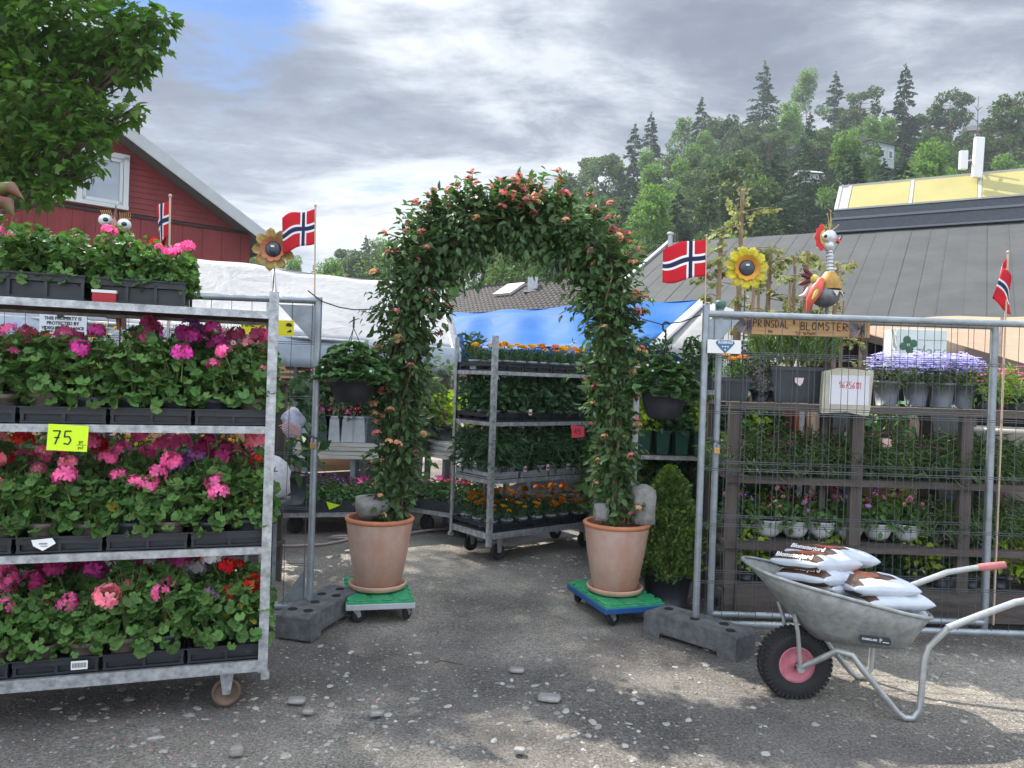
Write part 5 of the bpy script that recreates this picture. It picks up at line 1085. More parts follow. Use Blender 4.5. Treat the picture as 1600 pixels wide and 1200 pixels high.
# stones in the pots
p = P3(582, 790, 4.92); stone('pot_stone', (p.x, p.y, p.z), (.20, .14, .11), .5, 31, mat('grey_stone', (.24, .235, .22), .9, var=.2, vscale=20, bump=.4), 'flat grey stone lying at the left edge of the left terracotta pot', tilt=(.25, -.1))
p = P3(1003, 790, 5.06); stone('pot_stone', (p.x, p.y, p.z), (.145, .15, .25), .2, 32, concrete, 'upright pale concrete lump in the right terracotta pot')
p = P3(939, 800, 4.98); stone('pot_stone', (p.x, p.y, p.z), (.09, .08, .11), .1, 33, mat('grey_stone', None), 'small grey stone at the left edge of the right terracotta pot')
# ---- the two lantana plants that close into the arch ----
pathL = [(613, 800), (622, 720), (627, 640), (630, 560), (638, 490), (657, 425), (688, 378), (737, 352), (795, 345)]
pathR = [(966, 800), (960, 720), (955, 640), (955, 560), (953, 490), (940, 432), (912, 390), (876, 362), (830, 348), (780, 345)]
radL = [.14, .15, .165, .20, .22, .245, .25, .23, .20]; radR = [.12, .14, .155, .17, .20, .225, .24, .24, .23, .20]
def interp_path(pts, rads, t):
    n = len(pts)-1; t = np.clip(t, 0, .9999)*n; i = t.astype(int); f = (t-i)[:, None]; P_ = np.array(pts); Rr = np.array(rads)
    return P_[i]*(1-f)+P_[i+1]*f, Rr[i]*(1-f[:, 0])+Rr[i+1]*f[:, 0], P_[i+1]-P_[i]
def lantana(path, rads, Y, seed, label, tips):
    g = rnd(seed); W_ = [tuple(P3(x, y, Y+.02*math.sin(i))) for i, (x, y) in enumerate(path)]
    o = thing('climbing_lantana', label, 'climbing plant', (W_[0][0], W_[0][1], .6)); off = np.array([W_[0][0], W_[0][1], .6])
    n = 6800; t = g.random(n)**.9; c, r_, dr_ = interp_path(W_, rads, t); u = unit(g, n); u[:, 1] *= .95; lump = 1+.26*np.sin(t*31+u[:, 0]*3+seed)+.16*np.sin(t*67+u[:, 2]*4)
    thin = np.where((t > .12) & (t < .40), np.where(g.random(n) < .25, 0, 1), 1); k = thin > 0
    rr = (g.random(n)**.5)*lump*g.choice([1., 1., 1.22], n); P_ = c+u*(r_*rr)[:, None]; P_, u, t2 = P_[k], u[k], t[k]; n = len(P_)
    d = u*.9+g.normal(size=(n, 3))*.5+np.array([0, 0, -.45]); nrm = u*.7+np.array([0, 0, .75])+g.normal(size=(n, 3))*.5
    ch = [(*cloud(P_-off, d, nrm, g.uniform(.035, .072, n), 'ovate'), 0)]
    # shoots
    mb = MB(); sp = []; fl = []
    for i in range(150):
        tt = np.array([g.random()**.85]); c1, r1, _ = interp_path(W_, rads, tt); c1 = c1[0]; a = unit(g, 1)[0]; a[1] *= .8; a[2] = abs(a[2])*1.0+.15 if tt[0] > .45 else a[2]*.5-.1
        a /= np.linalg.norm(a); ln = g.uniform(.95, 1.45)*r1[0]; a[1] = -abs(a[1]) if i % 3 else a[1]+(g.uniform(0, .07) if tt[0] > .5 else 0); e = c1+a*ln; m_ = c1+a*ln*.6+np.array([0, 0, .02])
        mb.tube([tuple(c1-off), tuple(m_-off), tuple(e-off)], [.004, .003, .002], 4, mi=1, cap=False)
        for q in np.linspace(.55, 1, 6):
            for s in (-1, 1): sp.append((c1+(e-c1)*q, np.cross(a, [0, 0, 1])*s+a*.5+[0, 0, -.2]))
        if g.random() < .55: fl.append((e-off, a))
    for (x, y) in tips:
        e = np.array(P3(x, y, Y)); fl.append((e-off, np.array([0, 0, 1.])));
        c1 = e+np.array([g.uniform(-.03, .03), 0, -.2]); mb.tube([tuple(c1-off), tuple(e-off)], [.004, .002], 4, mi=1, cap=False)
        for q in np.linspace(.1, .92, 6):
            for s in (-1, 1): sp.append((c1+(e-c1)*q, np.array([s*.9, g.uniform(-.5, .5), .3])))
    sp_p = np.array([a for a, b in sp]); sp_d = np.array([b for a, b in sp]); ch.append((*cloud(sp_p-off, sp_d, np.array([0, 0, 1.])+g.normal(size=sp_d.shape)*.35, g.uniform(.04, .07, len(sp_p)), 'ovate'), 0))
    obj('foliage', npmesh('foliage', ch, [lanl, stemm], mb), o)
    st = MB()
    for i in range(11):
        a, q = g.uniform(0, 6.3), g.uniform(.0, .55); pts = []
        for t_ in np.linspace(0, .98 if i < 6 else .55, 26):
            c1, r1, _ = interp_path(W_, rads, np.array([t_])); ww = q*r1[0]; pts.append(tuple(c1[0]-off+np.array([math.cos(a+t_*9)*ww, math.sin(a+t_*9)*ww-.02, -.03*(t_ < .02)])))
        st.tube(pts, [.008*(1-.6*j/26) for j in range(26)], 5)
    obj('stems', st.mesh('stems', twigm), o)
    fr_ = MB()
    for s in (-.11, .11): fr_.tube([tuple(np.array(w_)-off+np.array([s*.7, .0, 0])) for w_ in W_], .007, 6)
    obj('arch_frame', fr_.mesh('arch_frame', mat('dark_iron', (.03, .035, .04), .5, metal=.5)), o)
    cols = ['apricot', 'coral', 'apricot', 'coral', 'salmon dusk']; 
    for i, (q, a) in enumerate(fl[:100]):
        col = 'coral' if q[2]+.6 > 2.3 and g.random() < .65 else ('apricot' if g.random() < .7 else 'coral')
        obj('flower_head', LH[col][i % 3], o, tuple(q), (g.uniform(-.2, 1.2), g.uniform(-.6, .6), g.uniform(0, 6)), g.uniform(.75, 1.25))
    return o
def lhead(seed, col):
    g = rnd(seed); fl = 26; u = unit(g, fl); u[:, 2] = np.abs(u[:, 2])+.05; u /= np.linalg.norm(u, axis=1, keepdims=True); ctr = u*np.array([.024, .024, .015]); ch = []
    for k in range(4):
        b0 = frames(np.cross(u, np.array([[.3, .7, .2]])), u); a = PI/2*k; d = b0[:, :, 0]*math.cos(a)+b0[:, :, 1]*math.sin(a); ch.append((*cloud(ctr, d, u, .0125, 'petal'), 2 if k == 0 else 0))
    return npmesh('flower_head', ch, [FC[col], stemm, FC['cream' if col == 'apricot' else 'hot pink']], MB().tube([(0, 0, -.05), (0, 0, 0)], .0018, 4, mi=1))
LH = {c: [lhead(i, c) for i in range(3)] for c in ('apricot', 'coral')}
lantana(pathL, radL, 5.0, 51, 'lantana with orange-pink blooms trained over the left half of the flower arch', [(738, 268), (733, 280), (702, 297), (668, 325), (657, 338), (640, 350), (785, 282), (800, 281)])
lantana(pathR, radR, 5.05, 52, 'lantana with orange-pink blooms trained over the right half of the flower arch', [(873, 266), (876, 285), (830, 288), (843, 292), (925, 325), (950, 340), (968, 362), (983, 378), (812, 280)])

# ================= ropes and hanging baskets =================
def rope(label, pts, r=.004, mt=None):
    q = []; P_ = [Vector(p) for p in pts]
    o = obj('rope', MB().tube(P_, r, 6).mesh('rope', mt or ropem)); tag(o, label, 'rope'); return o
rope('dark rope running from the left fence post to the flower arch', [P3(481, 454, 4.60), P3(490, 461, 4.61), P3(503, 471, 4.62), P3(530, 480, 4.68), P3(553, 484, 4.72), P3(580, 483, 4.78), P3(605, 479, 4.83), P3(625, 474, 4.9)])
rope('dark rope running from the flower arch to the right fence post', [P3(960, 470, 4.95), P3(984, 488, 4.9), P3(1005, 499, 4.82), P3(1034, 507, 4.75), P3(1065, 503, 4.68), P3(1095, 492, 4.6)])
def basket(px_, ytop, yrim, ybot, Y, label, hookstyle, rpx=45):
    top = P3(px_, ytop, Y); rim = P3(px_, yrim, Y); bot = P3(px_+3, ybot, Y); r_ = rpx/1200*Y*.86; h = rim.z-bot.z
    o = thing('hanging_basket', label, 'hanging basket', (rim.x, Y, bot.z)); hk = top.z-bot.z
    obj('pot', MB().lathe([(.001, 0), (r_*.55, 0), (r_*.68, h*.12), (r_*.86, h*.55), (r_*.95, h*.93), (r_, h*.94), (r_*1.01, h), (r_*.95, h), (r_*.93, h*.9)], seg=28).lathe([(r_*.93, h*.9), (.001, h*.93)], seg=28, mi=1).mesh('pot', mat('basket_black', (.018, .02, .028), .4, spec=.5), soil), o)
    b = MB()
    for k in range(3): a = k*2.1+.4; b.tube([(r_*math.cos(a), r_*math.sin(a), h), (0, 0, hk-.10)], .0025, 5)
    b.tube([(0, 0, hk-.10), (0, 0, hk-.03)], .006, 6)
    if hookstyle: b.tube([(0, 0, hk-.05), (-.018, 0, hk-.03), (-.02, 0, hk), (-.005, 0, hk+.016), (.014, 0, hk+.012), (.02, 0, hk)], .0065, 7)
    obj('hanger', b.mesh('hanger', ropem), o)
    g = rnd(int(px_)); n = 190; th = g.uniform(0, 6.3, n); q = g.random(n)**.55*r_*1.65; zt = h+.22*(1-(q/(r_*1.7))**2)*g.random(n)**.4-.05*(q > r_*1.05)*g.random(n)
    P_ = np.stack([np.cos(th)*q, np.sin(th)*q*.8, zt], 1); outv = np.stack([np.cos(th), np.sin(th), np.zeros(n)], 1); ch = []
    for k in (-1, 0, 1):
        d = outv*1.0+np.cross(outv, [0, 0, 1])*k*.9+np.array([0, 0, -.1])+g.normal(size=(n, 3))*.1; ch.append((*cloud(P_, d, outv*.5+[0, 0, .8]+g.normal(size=(n, 3))*.3, g.uniform(.055, .085, n), 'round'), 0))
    mb = MB()
    for i in range(26): mb.tube([(0, 0, h*.9), tuple(P_[i]*[.5, .5, 1]), tuple(P_[i])], .002, 4, mi=1, cap=False)
    obj('foliage', npmesh('foliage', ch, [strawl, stemm], mb), o)
    for i in range(7): obj('flower_head', BLOOMS['white'], o, (g.uniform(-.15, .15), g.uniform(-.16, -.03), h+g.uniform(.0, .2)), (1., 0, 0), .45)
    return o
basket(550, 487, 592, 629, 4.72, 'black hanging basket of strawberry leaves left of the flower arch', False, 44)
basket(1037, 507, 615, 655, 4.75, 'black hanging basket of strawberry leaves right of the flower arch', True, 42)

# ================= clipped conifer =================
p = aZ(1040, 945); cx_, cy_ = p.x, 5.25; o = thing('potted_conifer', 'clipped cone-shaped conifer in a black pot beside the right terracotta pot', 'conifer', (aY(1042, 900, cy_).x, cy_, 0))
g = rnd(61); hC = P3(1045, 732, cy_).z; obj('pot', potm(.13, .17, .26, blackp), o)
n = 9000; t = g.random(n)**1.25; zC = .20+t*(hC-.20); prof = np.interp(t, [0, .06, .2, .45, .7, .88, 1], [.13, .19, .205, .185, .135, .08, .015]); th = g.uniform(0, 6.3, n)
prof = prof*(1+.16*np.sin(th*5+zC*17)+.14*np.sin(th*3-zC*27)+.08*np.sin(th*9+zC*41)); rr = prof*(g.random(n)**.22)*g.uniform(.85, 1.18, n)
P_ = np.stack([rr*np.cos(th), rr*np.sin(th), zC], 1); outv = np.stack([np.cos(th), np.sin(th), .9*np.ones(n)], 1)
obj('crown', npmesh('crown', [(*cloud(P_, outv+g.normal(size=(n, 3))*.5, outv+g.normal(size=(n, 3))*.9, g.uniform(.014, .042, n), 'spray'), 0)], [thujam]), o); obj('trunk', MB().tube([(0, 0, .2), (0, 0, hC*.85)], [.014, .004], 6).mesh('trunk', bark), o)

# ================= plants of the right rack =================
RY = 5.0
def on_rack(px_, py_, Y=RY+.17): q = P3(px_, py_, Y); return q
zS = [1.432, .957, .527, .232]
grassf = npmesh('foliage', [(*dome(rnd(501), 900, .23, .02, .26, 'blade', .13, sx=1.15, sy=.6, up=.1, droop=-1.6, jit=.3, top=.2), 0)], [lavl, stemm], stems(rnd(3), 30, .22, 0, .36, .0015))
def rectpot(w_, d_, h, mt): return MB().box((0, 0, h/2), (w_, d_, h), taper=.82).box((0, 0, h-.012), (w_+.012, d_+.012, .024)).box((0, 0, h+.001), (w_-.02, d_-.02, .004), mi=1).mesh('pot', mt, soil)
c = on_rack(1236, 620); o = thing('lavender_planter', 'big dark rectangular planter of tall green lavender on the rack top', 'planter', (c.x, c.y, zS[0])); obj('pot', rectpot(.36, .26, .235, potgrey), o); obj('foliage', grassf, o, (0, 0, .22)); obj('tag', MB().prism([(-.03, .025), (.03, .025), (.022, -.01), (.005, -.03), (-.03, -.005)], .001, Matrix.Translation((0, -.139, .14))).mesh('tag', mat('pale_pink_label', (.75, .66, .64), .5)), o)
g = rnd(71)
c = on_rack(1143, 620); o = potted('marigold_planter', 'dark planter with orange marigolds at the left end of the rack top', 'marigold', (c.x, c.y, zS[0]), 0, rectpot(.19, .2, .15, potgrey), seed_fol(502, .16, .11, ger, 'lance', .05, 160), [(POMS['orange'], -.02, -.06, .27, 0, 0, .9), (POMS['orange'], .05, -.05, .28, 0, 0, 1.1), (POMS['yellow'], -.05, 0, .3, 0, 0, .9)], None, z0=.14)
spk = mat('speckled_leaf', (.10, .10, .075), .5, island=.95, trans=.1)
c = on_rack(1186, 620); potted('speckled_plant', 'dark plant with tiny pale speckled leaves between two planters on the rack top', 'foliage plant', (c.x, c.y-.03, zS[0]), 0, potm(.05, .07, .08, blackp), npmesh('foliage', [(*dome(rnd(503), 700, .10, -.02, .24, 'ovate', .016, up=.3, jit=.9, top=.2), 0)], [spk, stemm]), [], None, z0=.06)
# white plastic bag-covered box with phone number
c = on_rack(1316, 622, RY+.02); o = thing('notice_sheet', 'paper with a phone number in red inside a yellowed plastic cover on the rack top', 'notice', (c.x, RY-.03, zS[0]-.06)); 
mbx = MB(); mbx.prism([(-.165, -.0), (-.155, .27), (-.05, .295), (.09, .288), (.165, .275), (.15, .03), (.14, -.01), (.0, .012)], .05); bevel(obj('plastic_cover', mbx.mesh('plastic_cover', mat('yellowed_plastic', (.60, .58, .46), .3, var=.12, vscale=9, trans=.2)), o), .008)
obj('paper', MB().box((.01, -.028, .155), (.255, .002, .19)).mesh('paper', mat('paper', (.74, .75, .80), .6)), o); obj('lettering', pen('96756111', .042, mat('red_ink', (.6, .03, .04), .6), .0035, gap=.16, seed=8, wd=.75), o, (.015, -.030, .165), (0, R(2), 0))
camp = npmesh('foliage', [(*dome(rnd(505), 300, .13, -.04, .15, 'lance', .045, up=.5, jit=.6), 0)], [herb, stemm])
def blossoms(seed, col, n, R_, z0, z1, sz=.018, sx=1, col2=None, top=.5):
    g = rnd(seed); ch = []
    for k in range(4):
        gg_ = rnd(seed); th = gg_.uniform(0, 6.3, n); q = gg_.random(n)**.5*R_; zt = z1-(z1-z0)*top*(q/R_)**2; P_ = np.stack([np.cos(th)*q*sx, np.sin(th)*q, z0+(zt-z0)*gg_.random(n)**.35], 1); a = gg_.uniform(0, 6.3, n)+k*PI/2
        u = np.stack([np.cos(th)*.5, np.sin(th)*.5-.3, np.ones(n)*.8], 1); d = np.stack([np.cos(a), np.sin(a), np.zeros(n)], 1); ch.append((*cloud(P_, d, u, sz, 'petal'), 0 if k < 3 or not col2 else 1))
    return npmesh('blossoms', ch, [FC[col], FC[col2 or col]])
bCam = blossoms(506, 'lavender blue', 210, .14, .03, .21, .02)
for i, px_ in enumerate((1384, 1434, 1470, 1507)):
    c = on_rack(px_, 630); o = thing('campanula', f"lavender blue bellflower in a {'grey' if i < 3 else 'dark'} pot, {ORD[i]} from the left on the rack top", 'bellflower', (c.x, c.y+.03*(i % 2), zS[0]), i, 'bellflowers on the rack top'); obj('pot', potm(.062, .085, .165, mat('mid_grey_pot', (.16, .18, .20), .5)), o); obj('foliage', camp, o, (0, 0, .16), sc=1.05); obj('blossoms', bCam, o, (0, 0, .17))
pinkb = blossoms(507, 'hot pink', 26, .14, .02, .22, .024); gF = npmesh('foliage', [(*dome(rnd(508), 420, .17, -.05, .22, 'lance', .06, up=.4, jit=.7), 0)], [mat('fresh_leaf', (.16, .26, .05), .6, island=.4, trans=.35), stemm])
for i, px_ in enumerate((1540, 1590, 1650)):
    c = on_rack(px_, 632); o = thing('pink_dianthus', f"pink flowered light green plant, right end of the rack top, {ORD[i]} from left", 'pink', (c.x, c.y, zS[0]), i, 'pink plants at the right end of the rack'); obj('pot', potm(.06, .08, .1, potgrey), o); obj('foliage', gF, o, (0, 0, .09)); obj('blossoms', pinkb, o, (0, -.03, .1))
yn = mat('yellow_note', (.85, .82, .02), .5); c = P3(1351, 641, RY-.02); tag(obj('paper_note', MB().prism([(-.06, .02), (.055, .02), (.05, -.03), (0, -.018), (-.06, -.012)], .002).mesh('paper_note', yn), None, c), 'torn bright yellow paper note under the rack top shelf', 'note')
# second shelf: thyme-like cushion plants
hM = [npmesh('foliage', [(*dome(rnd(510+i), 520, .145, -.07, .15, 'blade', .075, up=.1, droop=.2, jit=.8), 0)], [mat('heath_leaf', (.10, .17, .055), .65, island=.4, trans=.25), stemm]) for i in range(3)]
hB = {k: blossoms(520+i, k, 44, .15, -.02, .17, .011) for i, k in enumerate(('pale pink', 'hot pink', 'magenta'))}
for i in range(10):
    c = on_rack(1158+i*47, 745); k = ['pale pink', 'magenta', 'pale pink', 'magenta', 'hot pink', 'pale pink', 'magenta', None, 'pale pink', None][i]; pt = i in (1, 2, 5, 7)
    for j in range(2):
        o = thing('cushion_plant', f"{k+' flowered' if k else 'bloomless'} cushion plant, second rack shelf, {ORD[i] if i < 8 else ['ninth', 'tenth'][i-8]} from left, {['front', 'back'][j]} row", 'cushion plant', (c.x, c.y+.22*j, zS[1]), i+j, 'cushion plants on the second rack shelf'); obj('pot', potm(.05, .065, .10, mat('mid_grey_pot', None) if pt else blackp), o); obj('foliage', hM[(i+j) % 3], o, (0, 0, .09), sc=1.32); 
        if k: obj('blossoms', hB[k], o, (0, 0, .10), sc=1.1)
o = stone('glass_ball', tuple(on_rack(1383, 692, RY+.1)), (.06, .06, .06), 0, 3, mat('pink_ball', (.7, .45, .42), .3), 'pale pink round ball among the cushion plants on the rack', 'ball')
# third shelf: pansies in white bowls
wbowl = MB().lathe([(.001, 0), (.04, 0), (.062, .02), (.078, .06), (.082, .092), (.086, .094), (.086, .1), (.078, .1)], seg=24).lathe([(.078, .09), (.001, .095)], seg=24, mi=1).mesh('pot', mat('white_pot', (.66, .68, .70), .4), soil)
pF = [npmesh('foliage', [(*dome(rnd(530+i), 150, .11, -.03, .15, 'ovate', .05, up=.5, jit=.5), 0)], [ger, stemm]) for i in range(3)]
mixp = [['white', 'violet', 'pale pink'], ['wine', 'pale pink', 'cream'], ['wine', 'white', 'lilac'], ['wine', 'red', 'hot pink'], ['white', 'violet', 'lilac'], ['violet', 'pale pink', 'lilac'], ['cream', 'pale pink', 'wine']]
for i, px_ in enumerate((1155, 1199, 1241, 1282, 1326, 1370, 1415)):
    c = on_rack(px_, 840); fl = [(BLOOMS[mixp[i][k % 3]], g.uniform(-.10, .10), g.uniform(-.09, .02), g.uniform(.16, .30), g.uniform(.5, 1.2), g.uniform(-.4, .4), g.uniform(.8, 1.1)) for k in range(11)]
    potted('potted_pansy', f"{mixp[i][0]} and {mixp[i][1]} pansies in a {'white bowl' if i else 'dark pot'}, {ORD[i]} from left", 'pansy', (c.x, c.y, zS[2]), i, wbowl if i else POT['dark'], pF[i % 3], fl, 'pansies on the third rack shelf', z0=.09, sc=1.15)
    o = thing('leafy_plant', f'yellow-green leafy plant behind the pansy bowls, {ORD[i]} from left', 'foliage plant', (c.x+.06, c.y+.24, zS[2]), i, 'plants behind the pansy bowls'); obj('pot', POT['dark'], o); obj('foliage', LI[i % 2], o, (0, 0, .05), sc=.55)
for i in range(5):
    c = on_rack(1460+i*48, 840); o = thing('leafy_plant', f"dense green cushion plant right of the pansy bowls, {ORD[i]} from the bowls", 'foliage plant', (c.x, c.y, zS[2]), i, 'green plants right of the pansy bowls'); obj('pot', POT['dark'], o); obj('foliage', hM[i % 3], o, (0, 0, .12), sc=1.25); obj('blossoms', hB['pale pink'], o, (0, 0, .15))
# lowest shelf
for i in range(11):
    c = on_rack(1165+i*44, 905); kd = i % 3; big = i in (1, 2, 5, 6, 7)
    o = potted('low_pot_plant', f"{'large' if big else 'small'} pot with {['bright', 'mid', 'deep'][kd]} green leaves, lowest rack shelf, {ORD[i] if i < 8 else ['ninth', 'tenth', 'eleventh'][i-8]} from left", 'foliage plant', (c.x, c.y, zS[3]), i, potm(.075, .095, .15, potgrey) if big else POT['dark'], [LI[0], pF[0], SF[1]][kd], [(BLOOMS['pale pink'], .03, -.08, .2, 1, 0, .9), (BLOOMS['white'], -.05, -.08, .18, 1, 0, .8)] if i > 7 else [], 'pots on the lowest rack shelf', z0=.1, sc=.8)
# plants behind the rack
for i, px_ in enumerate((1440, 1490, 1540, 1590, 1640)):
    p = P3(px_, 790, 6.3); potted('sunlit_shrub', f"sunlit yellow-green shrub behind the right rack, {ORD[i]} from the left", 'shrub', (p.x, 6.3, 0), i, potm(.14, .18, .25, potgrey), npmesh('foliage', [(*dome(rnd(540+i), 420, .24, 0, .62, 'lance', .09, up=.5, jit=.7), 0)], [[limeg, gF.materials[0]][i % 2], twigm]), [], 'sunlit shrubs behind the right rack', z0=.22)
p = P3(1398, 662, 5.9); potted('round_leaf_plant', 'plant with round glossy leaves in the gap below the rack top', 'foliage plant', (p.x, 5.95, .95), 0, potm(.06, .08, .12, blackp), npmesh('foliage', [(*dome(rnd(550), 70, .17, .12, .42, 'round', .075, up=.7, jit=.4, top=.3), 0)], [strawl, stemm], stems(rnd(551), 14, .16, 0, .4)), [], None, z0=.1)
p = P3(1165, 660, 5.85); potted('tall_pot_plant', 'tall leafy seedling in a pale pot in the gap left below the rack top', 'seedling', (p.x, 5.9, .93), 0, sqpot['light'], seed_fol(552, .42, .12, ger, 'ovate', .09, 120), [], None, z0=.2, sc=.6)
# tapered planters, orange crate, white tub in the gap
slate = mat('slate_planter', (.075, .08, .078), .6, var=.15); litw = mat('pale_wood', (.50, .38, .28), .7, var=.15, vscale=6, stretch=(3, 3, .4))
for i, (xl, xr) in enumerate(((1286, 1352), (1455, 1528))):
    a0, a1 = P3(xl, 634, 6.05), P3(xr, 636, 6.05); w_ = a1.x-a0.x; zt = a0.z-.02; o = thing('tapered_planter', ['tall slate grey planter with a pale wooden side behind the rack middle', 'tall slate grey planter with a pale wooden side behind the rack right part'][i], 'planter', ((a0.x+a1.x)/2, 6.2, 0))
    b = MB(); b.add([(-w_*.18, -.14, .5), (w_*.5, -.14, .5), (w_/2, -.14, zt), (-w_/2+.01, -.14, zt), (-w_*.18, .14, .5), (w_*.5, .14, .5), (w_/2, .14, zt), (-w_/2+.01, .14, zt)], [(0, 1, 2, 3), (1, 5, 6, 2), (5, 4, 7, 6), (4, 0, 3, 7), (3, 2, 6, 7)]); b.box((0.05, 0, .25), (.3, .28, .5)); obj('shell', b.mesh('shell', slate), o)
    obj('side_board', MB().box((-w_/2, .02, zt/2), (.05, .2, zt)).mesh('side_board', litw), o)  # sunlit left face of the grey planter, its light put into a pale colour
a0, a1 = P3(1238, 640, 6.4), P3(1284, 690, 6.4); o = thing('orange_box', 'rusty orange box standing in the gap below the rack top', 'box', ((a0.x+a1.x)/2, 6.5, 0)); bevel(obj('box', MB().box((0, 0, (a0.z+a1.z)/2), (a1.x-a0.x, .3, a0.z-a1.z)).mesh('box', mat('rust_orange', (.34, .09, .035), .7, var=.15)), o), .01); obj('stand', MB().box((0, 0, a1.z/2), (a1.x-a0.x-.04, .26, a1.z)).mesh('stand', mat('black_boards', None)), o)
a0 = P3(1585, 640, 6.0); o = thing('white_tub', 'large white plastic tub behind the right end of the rack', 'tub', (a0.x, 6.1, .6)); obj('tub', MB().lathe([(.001, 0), (.2, 0), (.26, .62), (.28, .64), (.28, .67), (.25, .67)], seg=32).mesh('tub', mat('white_tub', (.62, .60, .55), .5, var=.08)), o); obj('stand', MB().box((0, 0, -.3), (.4, .4, .6)).mesh('stand', und), o)
# white carton with clover print
a0, a1 = P3(1400, 512, 6.6), P3(1476, 560, 6.6); w_ = a1.x-a0.x; h = a0.z-a1.z; o = thing('flower_carton', 'white flower carton with a clover and the word glory under the awning', 'carton', ((a0.x+a1.x)/2, 6.7, a1.z-.05)); bevel(obj('carton', MB().box((0, 0, h/2), (w_, .25, h+.08)).mesh('carton', mat('carton', (.66, .72, .70), .6, var=.06)), o), .004)
obj('lettering', text_mesh('glory', .13, mat('grey_print', (.28, .33, .30), .6), shear=.3), o, (.06, -.128, h*.42), (PI/2, 0, 0)); b = MB()
for k in range(4): a = k*PI/2+.3; b.ball((-w_*.27+.045*math.cos(a), -.128, h*.62+.045*math.sin(a)), .034, 10, 6, sc=(1, .06, 1))
b.bar((-w_*.27, -.128, h*.62), (-w_*.24, -.128, h*.3), .002, .006); obj('clover', b.mesh('clover', mat('green_print', (.05, .14, .08), .6)), o)
b = MB()
for i in range(12): b.box((-.02+i*.022, -.127, h*.80), (.014, .001, .008))
obj('print', b.mesh('print', mat('grey_print', None)), o); o2 = thing('trestle', 'dark trestle shelf holding the white flower carton under the awning', 'trestle', ((a0.x+a1.x)/2, 6.72, 0)); b = MB(); zt = a1.z-.095; b.box((0, 0, zt-.03), (1.2, .35, .05))
for x in (-.5, .5): b.bar((x, 0, 0), (x, 0, zt-.05), .05)
obj('top', b.mesh('top', und), o2)
# red hanging lantern-like tag in the shelf
c = P3(1368, 752, 5.8); tag(obj('red_ornament', MB().ball((0, 0, 0), .03, 12, 8).prism([(-.018, -.02), (.018, -.02), (.012, -.08), (-.012, -.08)], .006).mesh('red_ornament', mat('red_gloss', (.5, .02, .03), .4)), None, c), 'small red round ornament hanging below the second rack shelf', 'ornament')

# ---- left wooden rack plants (behind the geranium trolley) ----
LR = lambda x, z, j=0: Vector((x, 5.17+.24*j, z))
for i in range(10):
    x = -3.75+i*.215
    for j in range(2):
        col = ['violet', 'lilac', 'magenta', 'lilac', 'yellow', 'cream', 'lilac', 'white', 'magenta', 'pale pink'][i]; fl = [(BLOOMS[col], g.uniform(-.1, .1), g.uniform(-.1, .04), g.uniform(.18, .34), g.uniform(.4, 1.2), 0, g.uniform(.8, 1.2)) for _ in range(9)]
        potted('potted_pansy', f"{col} pansies on the dark rack top, {ORD[i] if i < 8 else ['ninth', 'tenth'][i-8]} from left, {['front', 'back'][j]} row", 'pansy', LR(x, 1.465, j), i, POT['dark'], pF[i % 3], fl, 'pansies on the dark rack top', z0=.08)
        col = ['magenta', 'violet', 'wine', 'yellow', 'violet', 'violet', 'yellow', 'cream', 'yellow', 'orange'][i]; fl = [(BLOOMS[col], g.uniform(-.09, .09), g.uniform(-.1, .02), g.uniform(.16, .26), g.uniform(.4, 1.2), 0, g.uniform(.8, 1.1)) for _ in range(7)]
        potted('potted_pansy', f"{col} pansies on the dark rack's middle shelf, {ORD[i] if i < 8 else ['ninth', 'tenth'][i-8]} from left, {['front', 'back'][j]} row", 'pansy', LR(x, .83, j), i, POT['dark'], pF[i % 3], fl, 'pansies on the middle of the dark rack', z0=.08)
        potted('low_pot_plant', f"green plant low on the dark rack, {ORD[i] if i < 8 else ['ninth', 'tenth'][i-8]} from left, {['front', 'back'][j]} row", 'foliage plant', LR(x, .31, j), i, POT['dark'], [pF[0], LI[1]][(i+j) % 2], [], 'plants low on the dark rack', z0=.08, sc=.85)
c = P3(322, 540, 5.6); o = thing('lavender_planter', 'grey-green lavender bush behind the right part of the geranium trolley', 'lavender', (c.x, 5.75, 1.42)); obj('foliage', grassf, o, (0, 0, .1), sc=(.95, .95, 1.0)); obj('pot', potm(.12, .15, .18, potgrey), o); obj('stand', MB().box((0, 0, -.72), (.3, .2, 1.42)).mesh('stand', wood), o)
c = P3(455, 575, 6.6); potted('tall_pot_plant', 'big leafy green plant behind the fence post right of the geranium trolley', 'shrub', (c.x, 6.6, .4), 0, potm(.14, .18, .25, potgrey), seed_fol(560, .95, .26, toml, 'ovate', .13, 230), [], None, z0=.22)
c = P3(520, 500, 7.2); 
# brown crates with bottles under the white tent
for i, (xa, xb, ya, yb, Yc, lab) in enumerate(((448, 500, 538, 578, 8.3, 'brown crate stacked high on the stall under the white tent'), (440, 500, 590, 625, 8.3, 'brown crate below the other one on the stall under the white tent'))):
    a0, a1 = P3(xa, ya, Yc), P3(xb, yb, Yc); o = thing('wooden_crate', lab, 'crate', ((a0.x+a1.x)/2, Yc+.2, a1.z)); h = a0.z-a1.z; w_ = a1.x-a0.x; b = MB()
    for k in range(3): b.box((0, -.2, h*(k+.5)/3), (w_, .02, h/3-.012)); b.box((0, .2, h*(k+.5)/3), (w_, .02, h/3-.012)); b.box((-w_/2, 0, h*(k+.5)/3), (.02, .38, h/3-.012)); b.box((w_/2, 0, h*(k+.5)/3), (.02, .38, h/3-.012))
    obj('slats', b.mesh('slats', mat('crate_brown', (.26, .11, .07), .75, var=.2)), o); obj('base', MB().box((0, 0, .0), (w_, .4, .03)).mesh('base', litw), o)
